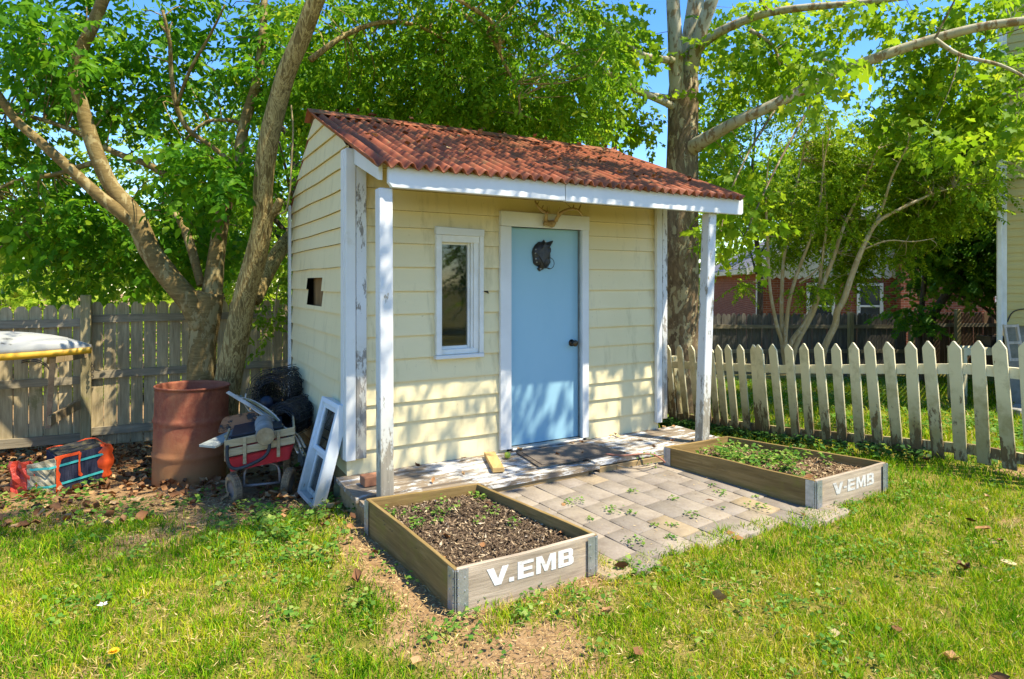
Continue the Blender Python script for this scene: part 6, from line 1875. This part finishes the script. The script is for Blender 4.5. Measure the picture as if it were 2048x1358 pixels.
PR_LE = [make_spray('ovate', .46, 15, .085, rng, .42, .8) for _ in range(7)]
le.leaves(PR_LE, [B_(760, 130, 7.2, 170, 120, 1.0, 300), B_(950, 120, 7.0, 200, 130, 1.0, 420), B_(1110, 130, 7.4, 160, 130, .9, 260), B_(880, 225, 8.4, 300, 50, .7, 330), B_(1060, 245, 8.2, 150, 50, .6, 150), B_(690, 190, 8.0, 90, 110, .6, 150),
                  B_(900, -40, 6.6, 360, 100, 1.0, 260), B_(640, 90, 6.6, 70, 120, .5, 50)],
          rng, shell=.1, thr=-.14, nsc=1.5, twigs=.10, trad=.006)
# unseen higher crown: limbs and leaf clusters added to shade porch, wall and lawn
W = lambda x, y, z, rx, ry, rz, n: ((x, y, z), (rx, ry, rz), n)
le.limb([at(760, -260, 5.55), Vector((-.2, 4.6, 5.5)), Vector((.7, 3.6, 5.6)), Vector((1.2, 2.7, 5.5)), Vector((1.6, 2.3, 5.3))], [.07, .06, .045, .03, .012], 8)
le.limb([Vector((.0, 4.4, 5.55)), Vector((.9, 4.7, 5.6)), Vector((2.0, 4.8, 5.5))], [.045, .03, .012], 8)
le.limb([Vector((.3, 4.0, 5.6)), Vector((-.3, 3.2, 5.6)), Vector((-.8, 2.7, 5.4))], [.035, .025, .010], 8)
le.leaves(PR_LE, [W(-.4, 5.2, 5.6, 1.5, 1.2, .6, 170), W(1.0, 4.75, 5.3, 1.6, .9, .45, 250), W(-1.6, 4.2, 5.4, 1.2, .6, .5, 80), W(2.0, 3.74, 5.3, .6, .22, .3, 26), W(1.0, 2.62, 5.3, .95, .2, .25, 34), W(-.5, 2.75, 5.3, .8, .22, .25, 26), W(1.2, 3.15, 5.3, .45, .2, .4, 26), W(.3, 3.15, 5.3, 1.2, .35, .35, 75), W(-1.6, 3.0, 5.3, 1.0, .4, .4, 48)], rng, shell=.1, thr=-.05, nsc=1.2, twigs=.10)
le.done(M_LWA)
mb = MB().tube([Vector(p) for p in spline([tuple(at(u, v, 6.0)) for u, v in ((582, 210), (586, 260), (583, 320), (580, 380), (572, 420), (556, 428))], 4)], .008, 6)
tag(obj('hanging_vine', mb, mat_plain('pale_vine', (.42, .33, .16), (.3, .22, .1), 12)), 'pale bare vine hanging in front of the shed gable beside the leaning trunk', 'vine')

# ---- sycamore
rng = np.random.default_rng(47)
p0 = at(1362, 780, 9.2); p0.z = gz(p0.x, p0.y)
sy = Tree('sycamore_tree', 'tall sycamore with peeling mottled bark behind the right end of the shed', p0, B_SYL)
sy.pxlimb([(1362, 880, 96), (1361, 800, 80), (1360, 700, 70), (1361, 600, 69), (1362, 500, 68), (1363, 400, 65), (1365, 320, 62), (1366, 250, 60), (1366, 190, 60), (1368, 150, 52)], 9.2, 9.2, 20, .06)
lower = sy.mb; sy.mb = MB()
sy.pxlimb([(1356, 200, 30), (1352, 150, 30), (1350, 80, 29), (1346, 0, 27), (1342, -120, 24), (1330, -300, 18)], 9.1, 8.9, 12, .05)
sy.pxlimb([(1372, 190, 40), (1377, 120, 38), (1384, 60, 36), (1392, 0, 34), (1402, -120, 30), (1430, -330, 20)], 9.22, 9.4, 12, .05)
sy.pxlimb([(1378, 160, 32), (1388, 110, 29), (1404, 55, 27), (1424, 0, 26), (1462, -100, 22), (1530, -250, 15)], 9.15, 8.6, 12, .05)
sy.pxlimb([(1382, 298, 34), (1400, 285, 29), (1440, 262, 25), (1480, 240, 23), (1560, 203, 22), (1660, 152, 21), (1760, 113, 20), (1860, 80, 19), (1960, 54, 18), (2060, 40, 17), (2180, 20, 18), (2350, -40, 12)], 9.1, 6.6, 12, .06)
sy.pxlimb([(1388, 105, 22), (1415, 80, 20), (1450, 58, 19), (1520, 30, 17), (1600, 16, 15), (1720, 6, 13), (1850, -10, 10)], 9.1, 7.6, 10, .06)
sy.pxlimb([(1350, 120, 14), (1330, 119, 14), (1290, 112, 13), (1258, 92, 12), (1225, 60, 11), (1180, 28, 10), (1120, 0, 8)], 9.0, 8.2, 8)
sy.pxlimb([(1345, 212, 15), (1318, 200, 13), (1270, 178, 12), (1190, 130, 10), (1110, 80, 8), (1040, 40, 5)], 9.0, 7.9, 8)
sy.pxlimb([(1340, 195, 10), (1300, 188, 9), (1260, 178, 8), (1200, 180, 6)], 9.1, 8.8, 8)
sy.pxlimb([(1500, 60, 9), (1545, 90, 8), (1560, 130, 5)], 8.8, 8.6, 6)
sy.pxlimb([(1870, 78, 9), (1920, 110, 8), (2000, 130, 7), (2060, 160, 5)], 7.2, 7.0, 6)
sy.pxlimb([(1700, 140, 8), (1650, 120, 7), (1600, 100, 5)], 7.9, 7.7, 6)
upper = sy.mb; sy.mb = lower
obj('limbs', upper, B_SYU, sy.root, smooth=True)
sy.tw_mat = B_SYU
PR_SY = [make_spray('lobed', .5, 8, rng.uniform(.11, .165), rng, 1.0, .8) for _ in range(9)]
sy.leaves(PR_SY, [B_(1500, 110, 8.9, 120, 90, .7, 110), B_(1560, 40, 9.6, 130, 60, .5, 55), B_(1450, 60, 9.9, 70, 80, .4, 24), B_(1960, 110, 8.8, 110, 70, .5, 55), B_(1800, 120, 8.6, 100, 60, .5, 50), B_(1450, 300, 9.6, 60, 80, .4, 30), B_(1590, 120, 8.9, 90, 90, .5, 46), B_(1640, 130, 6.6, 32, 60, .2, 12), B_(1850, 30, 8.2, 190, 60, .7, 105), B_(1930, 190, 8.2, 150, 110, .6, 125), B_(1780, 200, 8.8, 120, 60, .5, 55), B_(2040, 260, 6.8, 80, 90, .5, 34), B_(1880, 330, 7.0, 80, 60, .4, 26),
                  B_(1480, 370, 8.6, 70, 70, .5, 40), B_(1210, 90, 8.6, 120, 110, .7, 75), B_(1290, 60, 8.8, 60, 80, .5, 35), B_(1250, 240, 9.0, 90, 60, .5, 55), B_(1430, 200, 9.6, 30, 80, .4, 14), B_(1720, 20, 7.6, 70, 40, .4, 18)],
          rng, shell=.05, thr=-.22, nsc=1.3, twigs=.03, trad=.006, sc=(.6, 1.05))
# low twig of big leaves at the end of the eave
sy.leaves(PR_SY, [B_(1500, 440, 6.6, 45, 55, .25, 16), B_(1440, 480, 7.6, 30, 45, .2, 7), B_(1470, 400, 7.2, 40, 35, .25, 8), B_(1640, 150, 5.6, 22, 70, .15, 9)], rng, shell=.0, twigs=0, trad=.005, sc=(.6, .95), tone=.75)
sy.pxlimb([(1655, 155, 6), (1610, 230, 5), (1555, 330, 4), (1512, 420, 3), (1490, 470, 2)], 8.15, 6.7, 6)
sy.pxlimb([(1560, 205, 5), (1500, 300, 4), (1455, 400, 3), (1440, 480, 2)], 8.6, 7.6, 6)
# unseen crown above the frame; low clusters added to dapple roof and wall
sy.leaves(PR_SY, [W(2.2, 8.4, 8.2, 2.4, 2.0, 1.5, 260), W(2.9, 5.2, 5.6, 1.5, .8, .5, 90), W(2.9, 4.0, 5.4, 1.0, .35, .35, 30), W(4.6, 6.2, 5.7, 1.6, 1.0, .8, 90), W(1.4, 6.2, 6.2, 1.2, 1.0, .7, 70)], rng, shell=.1, thr=-.1, nsc=1.0, twigs=.05)
sy.done(M_LSY)

# ---- crape myrtle
rng = np.random.default_rng(53)
def z6(px, py): return (1400 + px / 2.264, 300 + py / 2.264)
p0 = at(1572, 760, 10.2); p0.z = gz(p0.x, p0.y)
cm = Tree('crape_myrtle', 'multi stemmed crape myrtle with smooth tan stems behind the picket fence', p0, B_CM)
def zl(L_): return [(*z6(a, b), w / 1.6) for a, b, w in L_]
D0 = 10.2
cm.pxlimb(zl([(392, 1010, 20), (375, 880, 15), (350, 800, 12), (320, 650, 10), (310, 500, 9), (300, 280, 7), (302, 150, 5), (310, 40, 3)]), D0, 9.9, 8)
cm.pxlimb(zl([(395, 1010, 20), (376, 880, 17), (370, 700, 13), (377, 520, 11), (400, 370, 9), (430, 200, 7), (470, 0, 5), (480, -100, 3)]), D0, 10.1, 8)
cm.pxlimb(zl([(398, 1010, 20), (386, 880, 15), (402, 700, 12), (440, 560, 11), (500, 400, 9), (545, 230, 7), (560, 60, 5), (590, -80, 3)]), D0, 9.6, 8)
cm.pxlimb(zl([(400, 1010, 22), (410, 880, 17), (470, 790, 14), (535, 660, 13), (550, 520, 10), (560, 450, 9), (575, 300, 7), (560, 100, 5), (555, -60, 3)]), D0, 9.7, 8)
cm.pxlimb(zl([(540, 1010, 24), (565, 890, 20), (612, 790, 19), (620, 730, 19), (650, 680, 18), (690, 560, 17), (738, 440, 15), (800, 330, 12), (900, 270, 10), (1050, 200, 7), (1150, 170, 4)]), 10.0, 9.2, 10)
cm.pxlimb(zl([(410, 1010, 24), (432, 890, 18), (510, 740, 16), (545, 640, 14), (600, 500, 13), (650, 350, 11), (720, 200, 8), (790, 30, 6), (820, -80, 3)]), D0, 9.5, 8)
cm.pxlimb(zl([(742, 440, 11), (790, 340, 10), (830, 250, 9), (870, 120, 7), (930, 0, 5), (960, -100, 3)]), 9.6, 9.2, 8)
cm.pxlimb(zl([(740, 450, 6), (850, 410, 5), (960, 415, 4), (1060, 400, 2)]), 9.5, 9.2, 6)
cm.pxlimb(zl([(450, 600, 6), (540, 530, 5), (560, 420, 3)]), 9.9, 9.8, 6)
PR_CM = [make_spray('ovate', .36, 20, .046, rng, .6, .6) for _ in range(7)]
def Z6(px, py, d, rx, ry, rd, n): u, v = z6(px, py); return B_(u, v, d, rx / 2.264, ry / 2.264, rd, n)
cm.leaves(PR_CM, [Z6(300, 200, 10.3, 150, 200, .6, 280), Z6(560, 110, 10.4, 260, 190, .7, 760), Z6(860, 110, 10.2, 260, 180, .7, 860), Z6(720, 330, 10.8, 330, 120, .4, 430), Z6(700, 470, 10.9, 230, 70, .3, 170), Z6(640, 580, 10.9, 230, 60, .3, 120), Z6(300, 430, 10.9, 200, 90, .3, 130), Z6(1020, 270, 9.8, 230, 120, .7, 420), Z6(620, 340, 10.3, 250, 100, .6, 200), Z6(420, 440, 10.3, 180, 70, .5, 60), Z6(480, 640, 10.0, 90, 40, .4, 46), Z6(160, 600, 10.2, 80, 30, .3, 24), Z6(880, 440, 10.0, 160, 80, .5, 90), Z6(600, 250, 9.4, 250, 200, .3, 130), Z6(1180, 130, 9.4, 160, 190, .8, 420), Z6(700, -130, 9.8, 460, 120, .8, 260)],
          rng, shell=.1, thr=-.10, nsc=1.3, twigs=.07, trad=.006, sc=(.7, 1.25))
cm.done(M_LCM)

# ---- dark maple at the right
rng = np.random.default_rng(59)
p0 = at(1858, 720, 12.6); p0.z = gz(p0.x, p0.y)
mp = Tree('maple_tree', 'dark leafy maple with low spreading limbs before the far house at right', p0, B_DK)
mp.pxlimb([(1850, 790, 24), (1855, 690, 18), (1862, 640, 17), (1885, 600, 15), (1905, 570, 13), (1925, 500, 10), (1930, 420, 7)], 12.6, 12.4, 10)
mp.pxlimb([(1842, 780, 16), (1838, 680, 12), (1845, 600, 10), (1850, 520, 8), (1845, 400, 6)], 12.7, 12.9, 8)
mp.pxlimb([(2060, 740, 10), (2020, 670, 8), (1975, 620, 7), (1930, 595, 5), (1890, 590, 3)], 12.2, 12.4, 6)
mp.pxlimb([(2000, 650, 5), (1985, 600, 4), (1970, 560, 3)], 12.2, 12.3, 6)
PR_MP = [make_spray('lobed', .42, 12, .105, rng, 1.0, .5) for _ in range(6)]
mp.leaves(PR_MP, [B_(1920, 440, 12.6, 130, 90, 1.2, 520), B_(1960, 540, 12.4, 85, 50, .8, 210), B_(1850, 520, 12.9, 70, 80, .8, 130), B_(1830, 620, 12.5, 40, 40, .5, 40), B_(1950, 330, 12.8, 120, 90, 1.1, 330), B_(2080, 420, 12.6, 90, 160, 1.1, 220), B_(1860, 250, 13.0, 150, 120, 1.2, 360)],
          rng, shell=.1, thr=-.2, nsc=.9, twigs=.05, trad=.010, sc=(.8, 1.3))
mp.done(M_LMP)

# ---- small leafy sapling / vine between leaning tree and shed
rng = np.random.default_rng(61)
p0 = at(560, 820, 7.3); p0.z = gz(p0.x, p0.y)
sp_ = Tree('shrub_sapling', 'thin leafy sapling against the fence just behind the shed corner', p0, B_CM)
sp_.pxlimb([(560, 860, 5), (548, 760, 5), (545, 680, 4), (552, 600, 3), (560, 560, 2)], 7.3, 7.2, 6)
sp_.leaves(PR_CH, [B_(545, 640, 7.3, 28, 55, .2, 14), B_(560, 580, 7.4, 26, 45, .2, 12), B_(518, 705, 7.2, 14, 16, .1, 2)], rng, shell=0, sc=(.6, .9))
sp_.done(M_LBG)

# ---- trees beyond the left fence and behind the shed
def far_tree(label, x, y, h, blobs, rng, prot, mat, tr=.16, group='trees beyond the fence', name='backyard_tree', thr=-.1):
    b = Vector((x, y, gz(x, y)))
    t = Tree(name, label, b, B_DK, group)
    t.limb([b - Vector((0, 0, .1)), b + Vector((.1, 0, h * .3)), b + Vector((-.1, .1, h * .6)), b + Vector((.05, 0, h * .9))], [tr, tr * .8, tr * .55, tr * .2], 10)
    for k in range(7):
        a = rng.random() * 6.28; z0 = h * rng.uniform(.3, .7)
        t.limb([b + Vector((0, 0, z0)), b + Vector((math.cos(a) * h * .12, math.sin(a) * h * .12, z0 + h * .12)), b + Vector((math.cos(a) * h * .28, math.sin(a) * h * .28, z0 + h * .2))], [tr * .4, tr * .25, tr * .08], 7)
    t.leaves(prot, [((x + bx, y + by, b.z + bz), (rx, ry, rz), n) for bx, by, bz, rx, ry, rz, n in blobs], rng, shell=.25, thr=thr, nsc=.8, sc=(.8, 1.3), twigs=.02)
    t.done(mat)
rng = np.random.default_rng(67)
PR_BG = [make_spray('diamond', .7, 16, .15, rng, .62, .6) for _ in range(6)]
far_tree('tall dense tree beyond the fence at the far left edge', -12.5, 14.5, 8, [(0, 0, 3.6, 2.6, 2, 2.4, 420), (1.5, -.5, 6, 2.2, 1.8, 2.0, 200), (-1.5, 0, 6, 2, 2, 2, 150)], rng, PR_BG, M_LBG)
far_tree('broad tree beyond the fence seen between the forked cherry limbs', -8.2, 17.5, 8, [(0, 0, 3.4, 2.8, 2, 1.9, 420), (.8, 0, 6.2, 2.4, 2, 2.0, 190), (-2.0, 0, 5.4, 1.6, 1.6, 1.6, 110)], rng, PR_BG, M_LBG)
far_tree('dark tree beyond the fence directly behind the leaning trunk', -4.6, 13.5, 8.5, [(0, 0, 4.4, 2.1, 1.8, 2.6, 460), (.8, 0, 7.0, 2.2, 1.8, 1.8, 180)], rng, PR_BG, M_LWA)
far_tree('tree rising behind the shed ridge', -.4, 13.5, 8, [(0, 0, 4.6, 2.4, 2, 2.0, 620), (.4, 0, 6.6, 2.6, 2, 1.7, 260)], rng, PR_BG, M_LWA, thr=-.15)
far_tree('smaller round tree behind the right end of the shed ridge', 2.0, 15.5, 6, [(-.3, 0, 3.7, 1.35, 1.2, .95, 300), (-1.4, 0, 4.6, 1.2, 1.2, 1.1, 240)], rng, PR_BG, M_LBG)
far_tree('leafy tree behind the brick house roof at right', 14.5, 27, 9, [(0, 0, 5.2, 4, 3, 3, 620), (3, 0, 6.5, 3, 3, 2.6, 420), (-2.5, 0, 6.5, 2.2, 2, 2.0, 220)], rng, PR_BG, M_LBG)
far_tree('bright leafy tree between the sycamore and the brick house', 6.6, 17.0, 8, [(0, 0, 5.7, 1.9, 1.4, 1.6, 330), (1.6, 0, 5.4, 1.5, 1.2, 1.5, 200), (-.2, 0, 7.6, 1.5, 1.2, 1.0, 110)], rng, PR_BG, M_LSY, tr=.09)
far_tree('tall leafy tree rising behind the maple at right', 17.5, 23.5, 9, [(0, 0, 6.2, 3.2, 2.4, 2.4, 520), (1.5, 0, 4.6, 2.6, 2, 1.8, 260)], rng, PR_BG, M_LBG)
far_tree('tree behind the garage roof beside the neighbouring house', 23.0, 33, 9, [(0, 0, 4.2, 4, 3, 3, 520)], rng, PR_BG, M_LBG)
# sunlit shrubs beyond the left fence
for i, (u, d, w, h) in enumerate(((30, 11.5, 1.3, 1.2), (165, 12.5, 1.2, 1.0), (285, 11.8, 1.2, .95), (450, 12, 1.2, 1.1), (560, 12.5, 1.0, 1.0))):
    p = at(u, 600, d); g_ = gz(p.x, d); b = Vector((p.x, d, g_))
    t = Tree('garden_shrub', ['sunlit shrub beyond the fence above the canoe', 'sunlit shrub beyond the fence above the tall fence post', 'sunlit shrub beyond the fence left of the cherry trunk', 'sunlit shrub beyond the fence between the cherry and leaning trunks', 'sunlit shrub beyond the fence next to the shed back corner'][i], b, B_DK, 'shrubs beyond the fence')
    t.root['category'] = 'shrub'
    for k in range(5):
        a = rng.random() * 6.28
        t.limb([b, b + Vector((.15 * math.cos(a), .15 * math.sin(a), h * .8)), b + Vector((.5 * math.cos(a), .5 * math.sin(a), h * 1.6))], [.03, .022, .008], 6)
    t.leaves(PR_BG, [((b.x, b.y, g_ + h * 1.1), (w, .8, h * 1.05), 210)], rng, shell=.2, sc=(.5, .9), tone=.85)
    t.done(M_LBG)
# far wooded edge that reads as one mass
rng = np.random.default_rng(71)
n = 5200
x = rng.uniform(-75, 75, n); y = 46 + 6 * rng.random(n) + .004 * x * x
top = 5.0 + 3.2 * fnoise(x, y * 0, .12)
top = np.where((x > 3) & (x < 12), top * .45, top)
P = np.stack([x, y, -1.6 + (top + 1.6) * rng.random(n) ** .8], 1)
D = rng.normal(0, 1, (n, 3))
PR_FAR = [make_spray('diamond', 1.8, 14, .5, rng, .7, .6) for _ in range(5)]
V, Fq, r = place_sprays(PR_FAR, P, D, rng.uniform(.7, 1.3, n), rng)
tag(npmesh('treeline', V, Fq, M_LBG, rnd=r), 'far wooded edge behind the gardens', 'treeline', kind='stuff')
# unseen yard trees behind the viewer, placed for the window pane to mirror
far_tree('big unseen yard tree to the right of the viewer, mirrored in the window pane', 13.5, -2.5, 7, [(0, 0, 3.6, 2.6, 2.6, 2.6, 700), (0, 0, 1.4, 2.6, 2.2, 1.2, 420)], rng, PR_BG, M_LWA, group='unseen trees behind the viewer')
far_tree('second unseen yard tree behind the viewer, placed for the window reflection', 9.5, -8.0, 7, [(0, 0, 3.4, 2.6, 2.4, 2.6, 520), (0, 0, 1.4, 2.4, 2.2, 1.2, 300)], rng, PR_BG, M_LWA, group='unseen trees behind the viewer')
# ================================================================== LIGHT, SKY, CAMERA
SUN = Vector((.537, -.235, 1.0)).normalized()
ld_ = bpy.data.lights.new('sun', 'SUN'); ld_.energy = 4.6; ld_.angle = R(.55); ld_.color = (1.0, .91, .72)
so_ = bpy.data.objects.new('sun', ld_); COL.objects.link(so_); so_.rotation_euler = SUN.to_track_quat('Z', 'Y').to_euler(); so_.location = (4, -2, 12)
w = bpy.data.worlds.new('World'); scene.world = w; w.use_nodes = True
nt = w.node_tree; nt.nodes.clear()
sky = N(nt, 'ShaderNodeTexSky'); sky.sky_type = 'NISHITA'; sky.sun_disc = False
sky.sun_elevation = math.asin(SUN.z); sky.sun_rotation = math.atan2(SUN.x, SUN.y)
sky.altitude = 50; sky.air_density = 1.0; sky.dust_density = .2; sky.ozone_density = 2.2
bg = N(nt, 'ShaderNodeBackground'); bg.inputs[1].default_value = .15
hs_ = N(nt, 'ShaderNodeHueSaturation'); hs_.inputs['Saturation'].default_value = 1.32; hs_.inputs['Hue'].default_value = .508; L(nt, sky.outputs[0], hs_.inputs['Color']); L(nt, hs_.outputs[0], bg.inputs[0])
o = N(nt, 'ShaderNodeOutputWorld'); L(nt, bg.outputs[0], o.inputs[0])
cd = bpy.data.cameras.new('camera'); cam = bpy.data.objects.new('camera', cd); COL.objects.link(cam)
cam.location = (0, 0, H); cam.rotation_euler = (R(90), 0, 0)
cd.sensor_fit = 'HORIZONTAL'; cd.sensor_width = 36; cd.lens = 36 * F / 2048; cd.shift_y = -(679 - HY) / 2048; cd.clip_end = 500; cd.clip_start = .05
scene.camera = cam
scene.view_settings.view_transform = 'Standard'; scene.view_settings.look = 'None'
scene.view_settings.exposure = 1.2; scene.view_settings.gamma = 1; scene.view_settings.use_curve_mapping = False
scene.cycles.max_bounces = 8; scene.cycles.diffuse_bounces = 4; scene.cycles.transmission_bounces = 6; scene.cycles.transparent_max_bounces = 8
scene.cycles.caustics_reflective = False; scene.cycles.caustics_refractive = False
